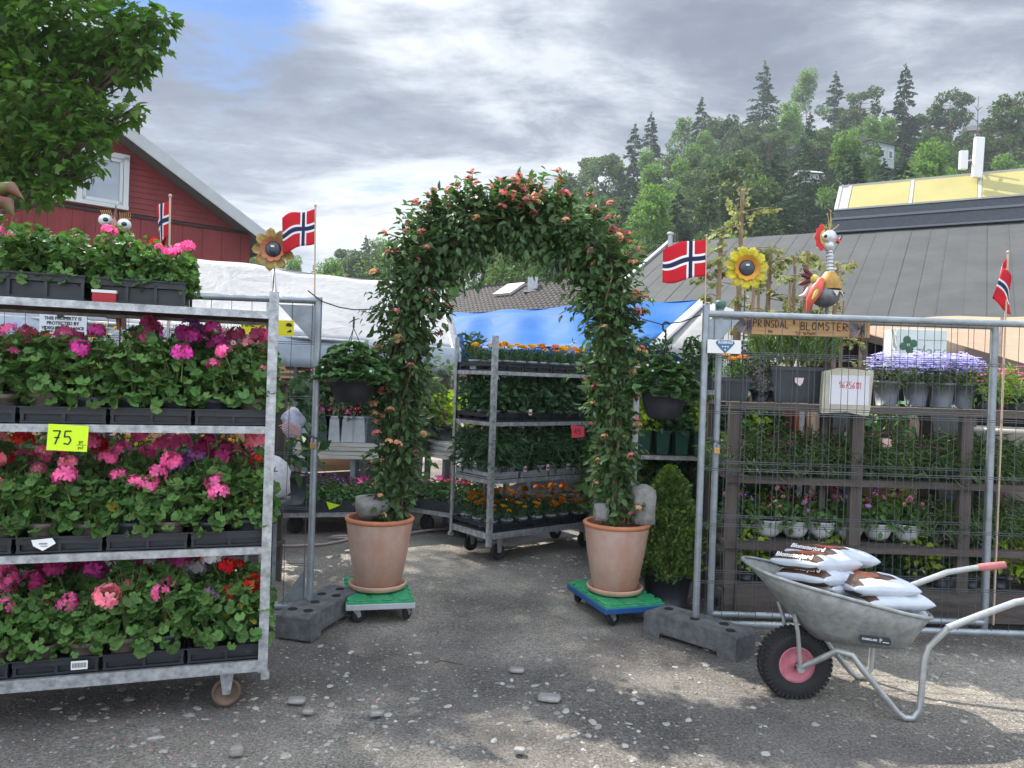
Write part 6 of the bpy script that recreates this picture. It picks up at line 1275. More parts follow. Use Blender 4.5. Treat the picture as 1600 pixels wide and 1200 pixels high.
o = thing('stall_shelf', 'dark metal shelf carrying the crates under the white tent', 'shelf', (P3(470, 600, 8.3).x, 8.5, 0)); b = MB()
for z in (P3(470, 580, 8.3).z-.04, P3(470, 627, 8.3).z-.02): b.box((0, 0, z), (1.5, .5, .03))
for x in (-.7, -.05, .7):
    for y in (-.22, .22): b.box((x, y, .95), (.04, .04, 1.9))
obj('frame', b.mesh('frame', fencem), o)
# ---- sack and plastic bag behind the trolley ----
sackm = mat('woven_sack', (.60, .61, .64), .7, var=.12, vscale=40, bump=.4, bscale=120)
c = P3(426, 760, 4.95); o = thing('woven_sack', 'bulging white woven sack behind the right end of the geranium trolley', 'sack', (c.x-.055, 4.98, .70)); g2 = rnd(5); 
mbx = MB().lathe([(.001, 0), (.11, 0), (.145, .04), (.155, .1), (.15, .17), (.125, .23), (.08, .27), (.03, .285), (.001, .29)], seg=36); mbx.v = [(x*(1+.07*math.sin(z*34+y*30)+.04*math.sin(math.atan2(y, x)*7+z*20)), y*(1+.07*math.sin(z*33+x*30)+.04*math.sin(math.atan2(y, x)*7+z*20)), z) for x, y, z in mbx.v]; obj('sack', mbx.mesh('sack', sackm), o); obj('trestle', MB().box((0, 0, -.012), (.26, .26, .02)).bar((-.11, 0, -.02), (-.11, 0, -.70), .02).bar((.07, 0, -.02), (.07, 0, -.70), .02).mesh('trestle', fencem), o)
clearp = mat('crumpled_plastic', (.55, .57, .66), .2, var=.25, vscale=25, trans=.3, bump=.8, bscale=40); c = P3(458, 660, 4.85); 
o = thing('plastic_bag', 'crumpled clear plastic bag with pink stripes tied to the left fence', 'plastic bag', c); mbx = MB().ball((0, 0, 0), .085, 18, 14); mbx.v = [(x*(.75+.22*math.sin(z*70+y*50)), y*.6*(1+.2*math.sin(x*80)), z*1.15) for x, y, z in mbx.v]; obj('bag', mbx.mesh('bag', clearp), o)
b = MB()
for k in range(5): b.tube([(-.07+.012*k, -.062, -.02-.013*k), (0, -.078, .0-.013*k), (.06, -.06, -.03-.013*k)], .0035, 5)
obj('stripes', b.mesh('stripes', mat('pink_stripe', (.62, .32, .27), .5)), o)
# ---- hose, litter ----
hose = mat('hose', (.36, .29, .27), .55, var=.1)
def gh(x, y): p = aZ(x, y, .014); return p
o = obj('garden_hose', MB().tube([gh(425, 853), gh(460, 853), gh(505, 851), gh(535, 845), gh(556, 839), gh(545, 837), gh(520, 838), gh(512, 840), gh(530, 841), gh(570, 840), gh(620, 836), gh(665, 829), gh(705, 825), gh(740, 822)], .012, 8).mesh('garden_hose', hose)); tag(o, 'pale brown garden hose lying across the yard behind the left pot', 'hose')
c = gh(546, 858); tag(obj('torn_paper', MB().tube([(0, 0, 0), (.05, .01, .006), (.06, -.05, .008), (.03, -.08, .01), (-.02, -.09, .004)], .008, 5).mesh('torn_paper', wl), None, c), 'torn white scrap lying on the ground left of the left pot', 'litter')
c = P3(518, 789, 7.05); tag(obj('paper_note', MB().prism([(-.05, .03), (.08, .0), (-.02, -.045)], .002).mesh('paper_note', neon), None, c), 'neon yellow scrap of card hanging from the low flower cart', 'note')
c = gh(688, 1037); tag(obj('twig', MB().tube([(-.03, 0, .004), (0, .02, .01), (.12, -.01, .004)], .004, 5).tube([(0, .02, .01), (-.02, .05, .012)], .003, 4).mesh('twig', bark), None, c), 'short dark twig lying in the middle of the gravel', 'twig')
# red price tag and wicker of mixed flowers at the far trolley
c = P3(903, 674, 5.75); o = thing('price_card', 'red price card hanging beside the right arch column', 'price card', c); obj('card', MB().prism([(-.055, .045), (.045, .038), (.05, -.04), (-.04, -.05)], .002).mesh('card', mat('red_card_bright', (.62, .04, .07), .5)), o); obj('lettering', pen('45', .04, ink, .004, seed=9) if '4' in STROKE else pen('75', .035, ink, .0035, seed=9), o, (0, -.003, -.02))
c = P3(912, 655, 5.8); mixc = ['red', 'yellow', 'wine', 'pale pink', 'lilac', 'white', 'orange', 'cream']; fl = [(BLOOMS[mixc[k % 8]], g.uniform(-.12, .12), g.uniform(-.14, 0), g.uniform(.12, .3), g.uniform(.6, 1.2), 0, 1.) for k in range(16)]
o = potted('mixed_pot_plant', 'pot of mixed red, yellow and pink flowers at the right end of the far trolley', 'flower pot', tuple(TC(1.30, .02, 1.17)), 0, potm(.07, .10, .12, blackp), pF[1], fl, None, z0=.10)

# fallen petals and leaf litter (too many to count)
g = rnd(910); n = 520; P_ = np.concatenate([np.stack([g.uniform(-2.3, -.9, n//2), g.normal(3.25, .35, n//2), np.full(n//2, .012)], 1), np.stack([g.uniform(-2, 2.8, n//2), g.uniform(3, 7.5, n//2), np.full(n//2, .012)], 1)])
me = npmesh('fallen_petals', [(*cloud(P_, g.normal(size=(n, 3))*[1, 1, .1], g.normal(size=(n, 3))*.4+[0, 0, 1.], g.uniform(.006, .015, n), 'petal'), 0)], [mat('litter', (.30, .22, .12), .8, col2=(.45, .14, .20), vscale=3, island=.4)])
tag(struct('fallen_petals', me, 'stuff'), 'dropped petals and dry leaf scraps scattered on the gravel', 'litter')
# ================= signs =================
sgnw = mat('sign_white', (.62, .66, .70), .45); sgnr = mat('sign_red', (.32, .02, .035), .45); sgny = mat('sign_yellow', (.62, .56, .02), .45)
def txt(parent, s, size, m_, x, y, z, **k): return obj('lettering', text_mesh(s, size, m_, **k), parent, (x, y, z), (PI/2, 0, 0))
c0, c1 = P3(66, 475, 4.47), P3(136, 533, 4.47); w_, h_ = c1.x-c0.x, c0.z-c1.z
o = thing('security_sign', 'white and red video surveillance warning sign on the fence behind the trolley', 'sign', ((c0.x+c1.x)/2, 4.455, (c0.z+c1.z)/2), math.atan2(.17, 3.45))
bevel(obj('plate', MB().box((0, 0, 0), (w_, .004, h_+.02)).mesh('plate', sgnw), o), .001, 1); obj('red_field', MB().box((0, -.003, -h_*.36), (w_*.92, .002, h_*.22)).mesh('red_field', sgnr), o)
b = MB(); q = Matrix.Translation((0, -.0035, h_*.30))@Matrix.Rotation(R(8), 4, 'Y')
b.prism([(-.045, -.008), (-.05, .008), (-.02, .022), (.035, .03), (.05, .02), (.05, -.005), (.03, -.014)], .002, q); b.prism([(.03, .03), (.03, .048), (.05, .05), (.05, .03)], .002, q); b.prism([(-.072, -.005), (-.072, .006), (-.054, .012), (-.052, -.012)], .002, q)
b.prism([(-.035, -.018), (-.025, -.038), (-.01, -.042), (0, -.036), (.012, -.022), (-.01, -.016)], .002, q); b.prism([(.005, -.03), (.01, -.036), (.04, -.03), (.04, -.024)], .002, q); obj('camera_symbol', b.mesh('camera_symbol', ink), o)
txt(o, 'THIS PROPERTY IS', .026, ink, 0, -.0035, .022, bold=.0006); txt(o, 'PROTECTED BY', .026, ink, 0, -.0035, -.006, bold=.0006); txt(o, 'VIDEO SURVEILLANCE', .024, ink, 0, -.0035, -.034, bold=.0006)
txt(o, 'TRESPASSERS WILL', .020, wl, 0, -.0048, -h_*.36+.013, bold=.0004); txt(o, 'BE PROSECUTED', .020, wl, 0, -.0048, -h_*.36-.012, bold=.0004)
c0, c1 = P3(376, 498, 4.58), P3(458, 525, 4.58); w_, h_ = c1.x-c0.x, c0.z-c1.z
o = thing('yellow_sign', 'small yellow sign with black letters behind the trolley post', 'sign', ((c0.x+c1.x)/2, 4.59, (c0.z+c1.z)/2)); bevel(obj('plate', MB().box((0, 0, 0), (w_, .004, h_)).mesh('plate', sgny), o), .001, 1)
txt(o, 'HAL', .042, ink, -w_*.36, -.003, .015, bold=.0012); txt(o, 'IN', .042, ink, -w_*.05, -.003, .015, bold=.0012)
b = MB(); q = Matrix.Translation((w_*.41, -.003, 0)); b.prism([(-.02, .012), (-.016, .026), (-.004, .032), (.012, .028), (.02, .014), (.01, .008)], .002, q); b.prism([(-.012, -.026), (-.006, -.018), (.012, -.008), (.016, -.024)], .002, q); obj('symbol', b.mesh('symbol', ink), o)
# small white sign with blue shield
c0, c1 = P3(1107, 530, 4.5), P3(1159, 553, 4.5); w_, h_ = c1.x-c0.x, c0.z-c1.z; o = thing('shield_sign', 'small white sign with a blue shield on the right fence', 'sign', ((c0.x+c1.x)/2, 4.52, (c0.z+c1.z)/2), 0)
bevel(obj('plate', MB().box((0, 0, 0), (w_, .004, h_)).mesh('plate', wl), o), .001, 1); q = Matrix.Translation((.005, -.003, 0))
obj('shield', MB().prism([(0, -.04), (.038, -.002), (.056, .02), (.05, .034), (.03, .038), (-.03, .038), (-.05, .034), (-.056, .02), (-.038, -.002)], .002, q).mesh('shield', mat('shield_blue', (.06, .16, .30), .5)), o)
txt(o, 'ROSINGS', .021, wl, .005, -.0052, .024, shear=.2, bold=.0006); obj('dots', MB().lathe([(.001, 0), (.005, 0), (.005, .001), (.001, .001)], (-.010, -.0045, .0), 10, mtx=Matrix.Rotation(PI/2, 3, 'X')).lathe([(.001, 0), (.005, 0), (.005, .001), (.001, .001)], (.005, -.0045, .0), 10, mtx=Matrix.Rotation(PI/2, 3, 'X')).lathe([(.001, 0), (.005, 0), (.005, .001), (.001, .001)], (.020, -.0045, .0), 10, mtx=Matrix.Rotation(PI/2, 3, 'X')).lathe([(.001, 0), (.005, 0), (.005, .001), (.001, .001)], (.005, -.0045, -.018), 10, mtx=Matrix.Rotation(PI/2, 3, 'X')).mesh('dots', wl), o)
# wooden name sign with two metal butterflies
c0, c1 = P3(1163, 496, 4.62), P3(1358, 528, 4.62); w_ = c1.x-c0.x; o = thing('wooden_sign', 'long plank sign with hand-drawn flower shop lettering on the right fence', 'sign', ((c0.x+c1.x)/2, 4.62, (P3(1163, 508, 4.62).z+P3(1358, 515, 4.62).z)/2))
bevel(obj('board', MB().box((0, 0, 0), (w_, .018, .105)).mesh('board', mat('new_plank', (.44, .27, .13), .7, var=.2, vscale=4, stretch=(.6, 3, 9))), o), .003, 1); pk = mat('burnt_lettering', (.06, .035, .02), .8)
obj('lettering', pen('PRINSDAL', .046, pk, .0045, gap=.2, seed=11, wd=.78), o, (-.215, -.011, -.008)); obj('lettering', pen('&', .026, pk, .003, seed=12), o, (-.078, -.011, .014)); obj('lettering', pen('BLOMSTER', .047, pk, .0048, gap=.25, seed=13, wd=.95), o, (.107, -.011, -.016))
obj('lettering', pen('ING', .016, pk, .002, seed=14), o, (-.22, -.011, -.041)); obj('lettering', pen('TLF 96756111', .016, pk, .002, seed=15), o, (-.01, -.011, -.046))
bw = mat('butterfly_metal', (.20, .18, .20), .45, metal=.5, var=.3, vscale=30); bv_ = mat('butterfly_veins', (.03, .03, .04), .5)
for i, px_ in enumerate((1168, 1346)):
    c = P3(px_, 507 if i == 0 else 514, 4.58); o = thing('metal_butterfly', ['grey metal butterfly at the left end of the plank sign', 'grey metal butterfly at the right end of the plank sign'][i], 'butterfly ornament', (c.x, 4.585, c.z), .2)
    for s in (-1, 1):
        up_ = [(0, 0), (s*.015, .03), (s*.05, .042), (s*.068, .03), (s*.07, .005), (s*.045, -.01), (s*.055, -.03), (s*.04, -.052), (s*.02, -.045), (s*.004, -.01)]
        if s < 0: up_ = up_[::-1]
        w2_ = obj('wing', MB().prism(up_, .0015).mesh('wing', bw), o, (0, 0, 0), (0, 0, s*.45)); b = MB()
        for k in range(7): a = -.9+k*.33; b.bar((s*.008, -.002, 0), (s*(.055*math.cos(a)), -.002, .045*math.sin(a)), .002, .0018)
        obj('veins', b.mesh('veins', bv_), w2_)
    obj('body', MB().tube([(0, -.004, -.035), (0, -.006, 0), (0, -.004, .022)], [.002, .005, .003], 8).tube([(0, -.004, .02), (.012, -.004, .045)], .0012, 4).tube([(0, -.004, .02), (-.012, -.004, .045)], .0012, 4).mesh('body', bv_), o)

# ================= flags =================
fr_, fw_, fb_ = mat('flag_red', (.58, .012, .03), .65, trans=.3, var=.05), mat('flag_white', (.78, .78, .80), .65, trans=.3), mat('flag_blue', (.012, .02, .075), .65, trans=.15); polem = mat('pale_pole', (.55, .42, .30), .6, var=.1)
def flag(label, base, top, hp, L_, fold, poler=.006, fly=Vector((-1, 0, 0)), droop=0.12, wave=.03, ph=0., hh=None):
    """base/top of the pole; hp: hoist height; cloth flies along fly"""
    o = thing('flag', label, 'flag', base); bz = Vector(top)-Vector(base); obj('pole', MB().tube([(0, 0, 0), bz*.5+Vector((.002, 0, 0)), bz], poler, 8).ball(tuple(bz), poler*1.8, 8, 6).mesh('pole', polem), o)
    vs = []; fs = []; ms = []; nx, ny = 22, 16; dn = bz.normalized(); t0 = bz-dn*.02; fly = fly.normalized(); side = Vector((0, 1, 0)) if abs(fly.y) < .7 else Vector((1, 0, 0))
    for j in range(ny+1):
        for i in range(nx+1):
            u, v = i/nx, j/ny; p = t0-dn*hp*v+fly*L_*fold(u, v)+side*(wave*math.sin(u*6+v*1.5+ph)*u)+Vector((0, 0, -droop*u-.015*math.sin(u*7+v*2+ph)*u)); vs.append(p)
    for j in range(ny):
        for i in range(nx):
            cx_, cy_ = (i >= 6 and i < 10), (j >= 6 and j < 10); bx, by = (i in (7, 8)), (j in (7, 8)); fs.append((j*(nx+1)+i, j*(nx+1)+i+1, (j+1)*(nx+1)+i+1, (j+1)*(nx+1)+i)); ms.append(2 if bx or by else 1 if cx_ or cy_ else 0)
    mb = MB(); mb.v = [tuple(v) for v in vs]; mb.f = fs; mb.m = ms; mb.sm = [True]*len(fs); solid(obj('cloth', mb.mesh('cloth', fr_, fw_, fb_), o), .0012); return o
lin = lambda u, v: u
b_ = P3(499, 460, 4.66); flag('Norwegian flag flying to the left above the left fence post', (b_.x, 4.69, .1), P3(493, 321, 4.69), .215, .20, lin, .005, Vector((-1, 0, 0)), .055, .02)
flag('Norwegian flag flying to the left above the right fence post', (P3(1103, 700, 4.72).x, 4.76, .1), P3(1104, 368, 4.76), .23, .265, lin, .004, Vector((-1, 0, 0)), .055, .012, 1.)
flag('small Norwegian flag hanging folded on a pale stick left of the sunflower', (P3(268, 500, 4.2).x, 4.2, .1), P3(266, 306, 4.2), .20, .085, lambda u, v: (u if u < .55 else .55+.0*(u-.55))*(1-.1*v)*1.2 if u < .6 else .66-(u-.6)*.9, .006, Vector((-1, -.2, 0)), .09, .05, 2.)
flag('Norwegian flag hanging limp on a pale stick at the right edge of the fence', (P3(1562, 700, 4.76).x, 4.76, .1), P3(1575, 394, 4.76), .19, .15, lambda u, v: (u*1.3 if u < .5 else .65-(u-.5)*2.2)*(.45+.75*v), .006, Vector((-1, -.15, 0)), .17, .06, .5)

# ================= metal sculptures =================
dkm = mat('dark_metal', (.06, .065, .07), .4, metal=.5, var=.3, vscale=20)
def sunflower(c, r_, label, m1, m2, n, tilt, foot=.05, ph=0.):
    o = thing('metal_sunflower', label, 'metal flower', (c.x, c.y, foot)); z = c.z-foot; obj('stake', MB().tube([(0, .01, 0), (0, .012, z)], .004, 6).mesh('stake', dkm), o)
    for k in range(n):
        a = 2*PI*k/n+ph; b = MB(); pr = [(0, .04), (.10, .16), (.55, .21), (.8, .16), (1, 0), (.8, -.16), (.55, -.21), (.10, -.16), (0, -.04)]; ctr = []
        vs = [(.32*r_+x*.70*r_, y*r_*1.15, .018*math.sin(x*3)*1.5-.02*abs(y)*4*.2) for x, y in pr]; M_ = Matrix.Rotation(PI/2, 3, 'X')@Matrix.Rotation(a, 3, 'Z'); V_ = [M_@Vector(v)+Vector((0, -.0, z)) for v in vs]; cv = [M_@Vector((.32*r_+x*.7*r_, 0, .018*math.sin(x*3)*1.5+.014)) + Vector((0, 0, z)) for x in (0, .3, .65, 1)]
        b.add(V_, [tuple(range(9))]); pt = obj('petal', b.mesh('petal', m1), o); solid(pt, .0015)
        inner = [M_@Vector((.30*r_+x*.30*r_, y*r_*.8, .004+.018*math.sin(x*1.3)*1.5)) + Vector((0, -.0025, z)) for x, y in pr]; solid(obj('petal_base', MB().add(inner, [tuple(range(9))]).mesh('petal_base', m2), pt), .001)
    obj('centre', MB().ball((0, -.012, z), .36*r_, 20, 12, sc=(1, .38, 1)).mesh('centre', mat('blue_black_centre', (.02, .03, .045), .2, var=.2, vscale=20, spec=.7)), o); obj('sticker', MB().box((0, -.012-.38*.36*r_, z+.12*r_), (.16*r_, .003, .08*r_)).mesh('sticker', wl), o)
    return o
sunflower(P3(1166, 419, 4.95), .143, 'bright yellow metal sunflower on a stake above the plank sign', mat('petal_yellow', (.58, .50, .03), .4, var=.25, vscale=12), mat('petal_orange', (.60, .27, .03), .4, var=.2, vscale=12), 11, 0, 0, .1)
sunflower(P3(428, 390, 4.75), .135, 'faded orange-brown metal sunflower on a stake above the left fence', mat('petal_faded', (.36, .24, .07), .5, var=.25, vscale=12), mat('petal_rust', (.42, .15, .07), .5, var=.2, vscale=12), 9, 0, 0, .35)
# metal bird with long neck
c = P3(1293, 489, 5.15); s = 5.15/1200; o = thing('metal_bird', 'colourful scrap-metal bird with a red comb standing above the plank sign', 'metal bird', (c.x, c.y, c.z)); 
mB = mat('bird_grey', (.15, .165, .18), .45, metal=.4, var=.3, vscale=15); mO = mat('bird_ochre', (.42, .24, .05), .5, var=.35, vscale=14); mR = mat('bird_red', (.62, .03, .04), .45, var=.1); mW = mat('bird_silver', (.60, .62, .63), .35, metal=.5, var=.2, vscale=20); mD = mat('bird_maroon', (.12, .02, .03), .5, var=.2); mY = mat('bird_yellow', (.60, .52, .12), .5, var=.2, vscale=10); mCo = mat('bird_coral', (.70, .12, .08), .45, var=.2, vscale=10)
def px(x, y, d=0.): q = P3(x, y, 5.15+d)-c; return (q.x, q.y, q.z)
obj('body', MB().ball(px(1289, 462), .098, 22, 14, sc=(1.0, .8, .78)).mesh('body', mB), o); obj('breast', MB().lathe([(.078, 0), (.075, .04), (.055, .085), (.032, .115)], px(1296, 452), 20).mesh('breast', mO), o)
b = MB()
for k in range(9): a = k*.7; q = Vector(px(1296, 455)); e = Vector((math.cos(a), math.sin(a)*.9, 0)); t_ = Vector((-math.sin(a), math.cos(a), 0)); b.add([q+e*.078-t_*.025, q+e*.078+t_*.025, q+e*.095+Vector((0, 0, -.04))], [(0, 1, 2)])
solid(obj('breast_feather', b.mesh('breast_feather', mat('bird_pale', (.55, .5, .42), .5)), o), .001)
nk = [px(1298, 428), px(1297, 415), px(1298, 400), px(1295, 384)]; obj('neck', MB().tube(nk, [.028, .022, .019, .015], 14).mesh('neck', mW), o); b = MB()
for t_ in np.linspace(0, 1, 9): q = Vector(nk[0]).lerp(Vector(nk[3]), t_); b.lathe([(.029-.011*t_, -.003), (.031-.011*t_, 0), (.029-.011*t_, .003)], tuple(q), 14)
obj('neck_ring', b.mesh('neck_ring', mB), o)
obj('head', MB().ball(px(1297, 371), .05, 16, 10, sc=(.9, .8, 1.0)).ball(px(1295, 384), .038, 12, 8).mesh('head', mW), o); ey = obj('eye', MB().ball(px(1291, 369, -.035), .027, 14, 10).mesh('eye', mat('eye_white', (.75, .76, .75), .3)), o); obj('pupil', MB().ball(px(1290, 369, -.058), .012, 10, 8).mesh('pupil', mat('eye_dark', (.02, .05, .04), .2)), ey)
obj('beak', MB().tube([px(1302, 372), px(1309, 376), px(1312, 378)], [.022, .017, .010], 10).mesh('beak', mCo), o); obj('beak_tip', MB().tube([px(1308, 379), px(1313, 374), px(1315, 366)], [.012, .008, .002], 8).mesh('beak_tip', mat('horn', (.03, .035, .05), .4)), o)
b = MB(); q = Vector(px(1287, 371)); pr = [(q.x+.10*.52*math.cos(a)*(1+.22*(k % 2)), q.z+.085*math.sin(a)*(1+.12*(k % 2))) for k, a in enumerate([PI/2+i*PI/10 for i in range(11)])]; b.prism([(x, z) for x, z in pr], .006); obj('comb', b.mesh('comb', mR), o)
obj('comb_inner', MB().prism([(q.x+.03*math.cos(a)+.004, q.z+.05*math.sin(a)) for a in [PI/2+i*PI/8 for i in range(9)]], .010).mesh('comb_inner', mY), o)
b = MB()
for k, (x1, y1) in enumerate(((1293, 335), (1298, 330), (1299, 345), (1310, 352), (1287, 352))): b.tube([px(1296, 362), px((1296+x1)/2+1, (362+y1)/2), px(x1, y1)], [.004, .003, .002], 5); b.ball(px(x1, y1), .006, 6, 4); b.ball(px((1296+2*x1)/3+1, (362+2*y1)/3), .005, 6, 4)
obj('crest', b.mesh('crest', mat('crest_gold', (.45, .32, .15), .5)), o)
for k, (x1, y1) in enumerate(((1255, 418), (1251, 428), (1247, 445))):
    A_, B_ = Vector(px(1272, 436)), Vector(px(x1, y1)); obj('tail_feather', MB().tube([A_, A_.lerp(B_, .35), A_.lerp(B_, .8), B_], [.006, .017, .015, .003], 8).mesh('tail_feather', mD), o)
obj('tail_feather', MB().tube([px(1280, 440), px(1268, 445), px(1258, 462), px(1248, 463)], [.01, .016, .02, .004], 8).mesh('tail_feather', mat('bird_pinkwhite', (.7, .5, .52), .5)), o)
obj('rump', MB().ball(px(1272, 437), .035, 12, 8).mesh('rump', mY), o)
obj('wing', MB().tube([px(1284, 436, -.05), px(1276, 452, -.07), px(1266, 470, -.06), px(1261, 487, -.05)], [.02, .042, .03, .006], 10).mesh('wing', mCo), o); obj('wing_patch', MB().tube([px(1280, 445, -.085), px(1275, 458, -.11), px(1269, 468, -.095)], [.006, .014, .005], 8).mesh('wing_patch', mY), o)
for x1 in (1266, 1292): obj('leg', MB().tube([px(x1+2, 473), px(x1, 483), px(x1, 493)], .012, 8).mesh('leg', mB), o)
obj('perch', MB().box((-.02, 0, -.03), (.30, .14, .02)).bar((0, 0, -.04), (0, 0, -c.z+.005), .04).mesh('perch', wood), o)
# goggle-eyed metal owl behind the trolley
c = P3(182, 372, 4.9); o = thing('metal_owl', 'metal owl figure with huge white goggle eyes peeping over the geraniums', 'metal owl', (c.x, c.y, c.z))
def px(x, y, d=0.): q = P3(x, y, 4.9+d)-c; return (q.x, q.y, q.z)
for x, y in ((165, 344), (194, 351)):
    e = obj('eye', MB().ball(px(x, y), .042, 22, 14, sc=(1, 1, .9)).mesh('eye', mat('eye_white', None)), o); pu = obj('pupil', MB().ball(px(x-.3, y-1, -.032), .019, 14, 8, sc=(1, .7, .75)).mesh('pupil', mat('eye_dark', None)), e)
obj('beak', MB().add([px(179, 338, -.03), px(173, 350, -.03), px(185, 353, -.03), px(179, 366, -.05), px(179, 351, -.075)], [(0, 1, 4), (0, 4, 2), (1, 3, 4), (2, 4, 3), (0, 2, 3, 1)]).mesh('beak', mat('beak_pink', (.50, .22, .17), .5, var=.2)), o)
obj('crest', MB().tube([px(180, 340), px(181, 330), px(181, 320)], [.014, .008, .002], 7).mesh('crest', mat('owl_brown', (.16, .07, .05), .55, var=.3, vscale=15)), o); b = MB()
for k in range(6): b.tube([px(160+k*3, 337), px(157+k*3, 328)], .002, 4)
obj('brow', b.tube([px(159, 338), px(176, 338)], .003, 4).mesh('brow', mat('brass', None)), o); b = MB()
for k in range(6): b.tube([px(188+k*3, 341), px(187+k*3.4, 332)], .002, 4)
obj('brow', b.tube([px(187, 342), px(204, 342)], .003, 4).mesh('brow', mat('brass', None)), o); obj('face', MB().ball(px(179, 362), .05, 16, 10, sc=(.75, .7, 1.3)).mesh('face', mat('owl_brown', None)), o)
obj('body', MB().lathe([(.03, .14), (.07, .08), (.10, -.05), (.09, -.25), (.05, -.42)], px(182, 395), 20).mesh('body', mat('owl_brown', None)), o)
for x in (184, 192): obj('leg', MB().tube([px(x, 470), px(x+2, 515)], [.022, .014], 8).mesh('leg', mat('owl_brown', None)), o)
obj('stake', MB().tube([px(188, 500), (px(188, 515)[0], 0, -c.z)], .006, 6).mesh('stake', dkm), o)
# curled petals of a metal flower at the left edge
c = P3(8, 322, 4.6); o = thing('metal_flower', 'curled pink and green petals of a big metal flower at the left picture edge', 'metal flower', (c.x, c.y, c.z)); mP = mat('petal_pinkgreen', (.20, .03, .045), .4, var=.1, col2=(.13, .15, .035), vscale=11)
for k, (e1, e2, e3) in enumerate((((0, 298), (18, 294), (38, 312)), ((-4, 318), (12, 318), (22, 338)), ((-30, 300), (-45, 300), (-60, 318)), ((-30, 312), (-42, 314), (-52, 330)))):
    A_ = [Vector(tuple(P3(x, y, 4.6-.05*k)-c)) for x, y in ((-15, 305), e1, e2, e3)]; obj('petal', MB().tube(A_, [.02, .050, .040, .002], 14).mesh('petal', mP), o)
obj('stake', MB().tube([tuple(P3(-15, 305, 4.6)-c), (-.06, 0, -c.z)], .006, 6).mesh('stake', dkm), o)

# ================= bare-trunked conifers behind the rack =================
tw = mat('peeled_trunk', (.27, .19, .12), .85, var=.35, vscale=12, bump=.4, stretch=(1, 1, .3)); ol = mat('olive_sprays', (.26, .28, .11), .7, island=.4, trans=.3)
specs = [(1127, 372, 9, 1), (1150, 470, 6, 0), (1161, 292, 9, 2), (1178, 440, 7, 0), (1186, 452, 6, 0), (1204, 392, 9, 3), (1235, 440, 6, 0), (1243, 402, 7, 0), (1252, 470, 5, 0), (1262, 392, 9, 1), (1308, 412, 9, 2), (1318, 470, 5, 0)]
for i, (x, yt, wpx, brn) in enumerate(specs):
    Y_ = 6.7+.25*(i % 3); t_ = P3(x, yt, Y_); o = thing('bare_conifer', f"{'tall' if yt < 320 else 'short' if yt > 430 else 'medium'} lopped conifer trunk behind the right rack, {(ORD+['ninth', 'tenth', 'eleventh', 'twelfth'])[i]} from the left", 'tree', (t_.x, Y_, 0), 0, 'lopped conifers behind the rack'); g = rnd(600+i); r_ = wpx/1200*Y_/2
    b = MB(); hh = t_.z; b.tube([(0, 0, 0), (.015, 0, hh*.4), (-.01, 0, hh*.75), (0, 0, hh)], [r_*1.15, r_, r_*.9, r_*.7], 8); P_ = []; D_ = []
    for k in range(6+brn*5):
        z = hh*g.uniform(.55, 1.0); a = g.uniform(0, 6.3); ln = g.uniform(.08, .18)+(g.random()*.32 if brn > 1 else 0); e = Vector((math.cos(a), math.sin(a), g.uniform(-.25, .35)))*ln; b.tube([(0, 0, z), Vector((0, 0, z))+e*.6+Vector((0, 0, .015)), Vector((0, 0, z))+e], [.006, .004, .002], 4, cap=False)
        for q in np.linspace(.4, 1.05, 9): 
            for _ in range(3 if brn else 1): P_.append((e.x*q+g.normal()*.015, e.y*q+g.normal()*.015, z+e.z*q-.02*g.random())); D_.append((e.x/ln, e.y/ln, -.8))
    if brn:
        for _ in range(60): P_.append((g.normal()*.05, g.normal()*.05, hh-g.random()*(.45 if brn > 1 else .3)+.04)); D_.append((g.normal(), g.normal(), -.6))
    obj('trunk', b.mesh('trunk', tw), o); P_ = np.array(P_); n = len(P_); obj('crown', npmesh('crown', [(*cloud(P_, np.array(D_)+g.normal(size=(n, 3))*.5, unit(g, n)+[0, 0, .4], g.uniform(.035, .075, n), 'spray'), 0)], [ol]), o)

# ================= wheelbarrow =================
trm = mat('barrow_zinc', (.30, .315, .305), .5, metal=.35, var=.22, vscale=22, bump=.08, bscale=50); tbm = mat('barrow_tube', (.42, .43, .42), .45, metal=.5, var=.15, vscale=15)
WX, WY = 1.44, 3.79; o = thing('wheelbarrow', 'grey metal wheelbarrow with a pink-rimmed wheel, loaded with soil bags', 'wheelbarrow', (WX, WY, 0)); wb = o
tm = Matrix.Rotation(PI/2, 3, 'X'); wr = .172
b = MB().lathe([(.085, -.035), (.11, -.048), (.145, -.05), (wr-.008, -.036), (wr, -.018), (wr, .018), (wr-.008, .036), (.145, .05), (.11, .048), (.085, .035)], (0, 0, wr), 48, mtx=tm)
for k in range(44):
    a = 2*PI*k/44
    for s in (-1, 1): b.box((0, 0, 0), (.016, .026, .012), mtx=Matrix.Translation((0, 0, wr))@Matrix.Rotation(a+(.07 if s > 0 else 0), 4, 'Y')@Matrix.Translation((0, s*.022, wr-.001))); b.box((0, 0, 0), (.014, .01, .022), mtx=Matrix.Translation((0, 0, wr))@Matrix.Rotation(a+(.07 if s > 0 else 0), 4, 'Y')@Matrix.Translation((0, s*.044, wr-.018)))
whl = obj('wheel', b.mesh('wheel', rubber), o); rim_ = obj('rim', MB().lathe([(.018, -.05), (.022, -.03), (.05, -.022), (.075, -.03), (.088, -.04), (.09, -.03), (.085, -.02), (.085, .02), (.09, .03), (.088, .04), (.075, .03), (.05, .022), (.022, .03), (.018, .05)], (0, 0, wr), 40, mtx=tm).mesh('rim', mat('pink_rim', (.50, .16, .20), .55, var=.2, vscale=18)), whl)
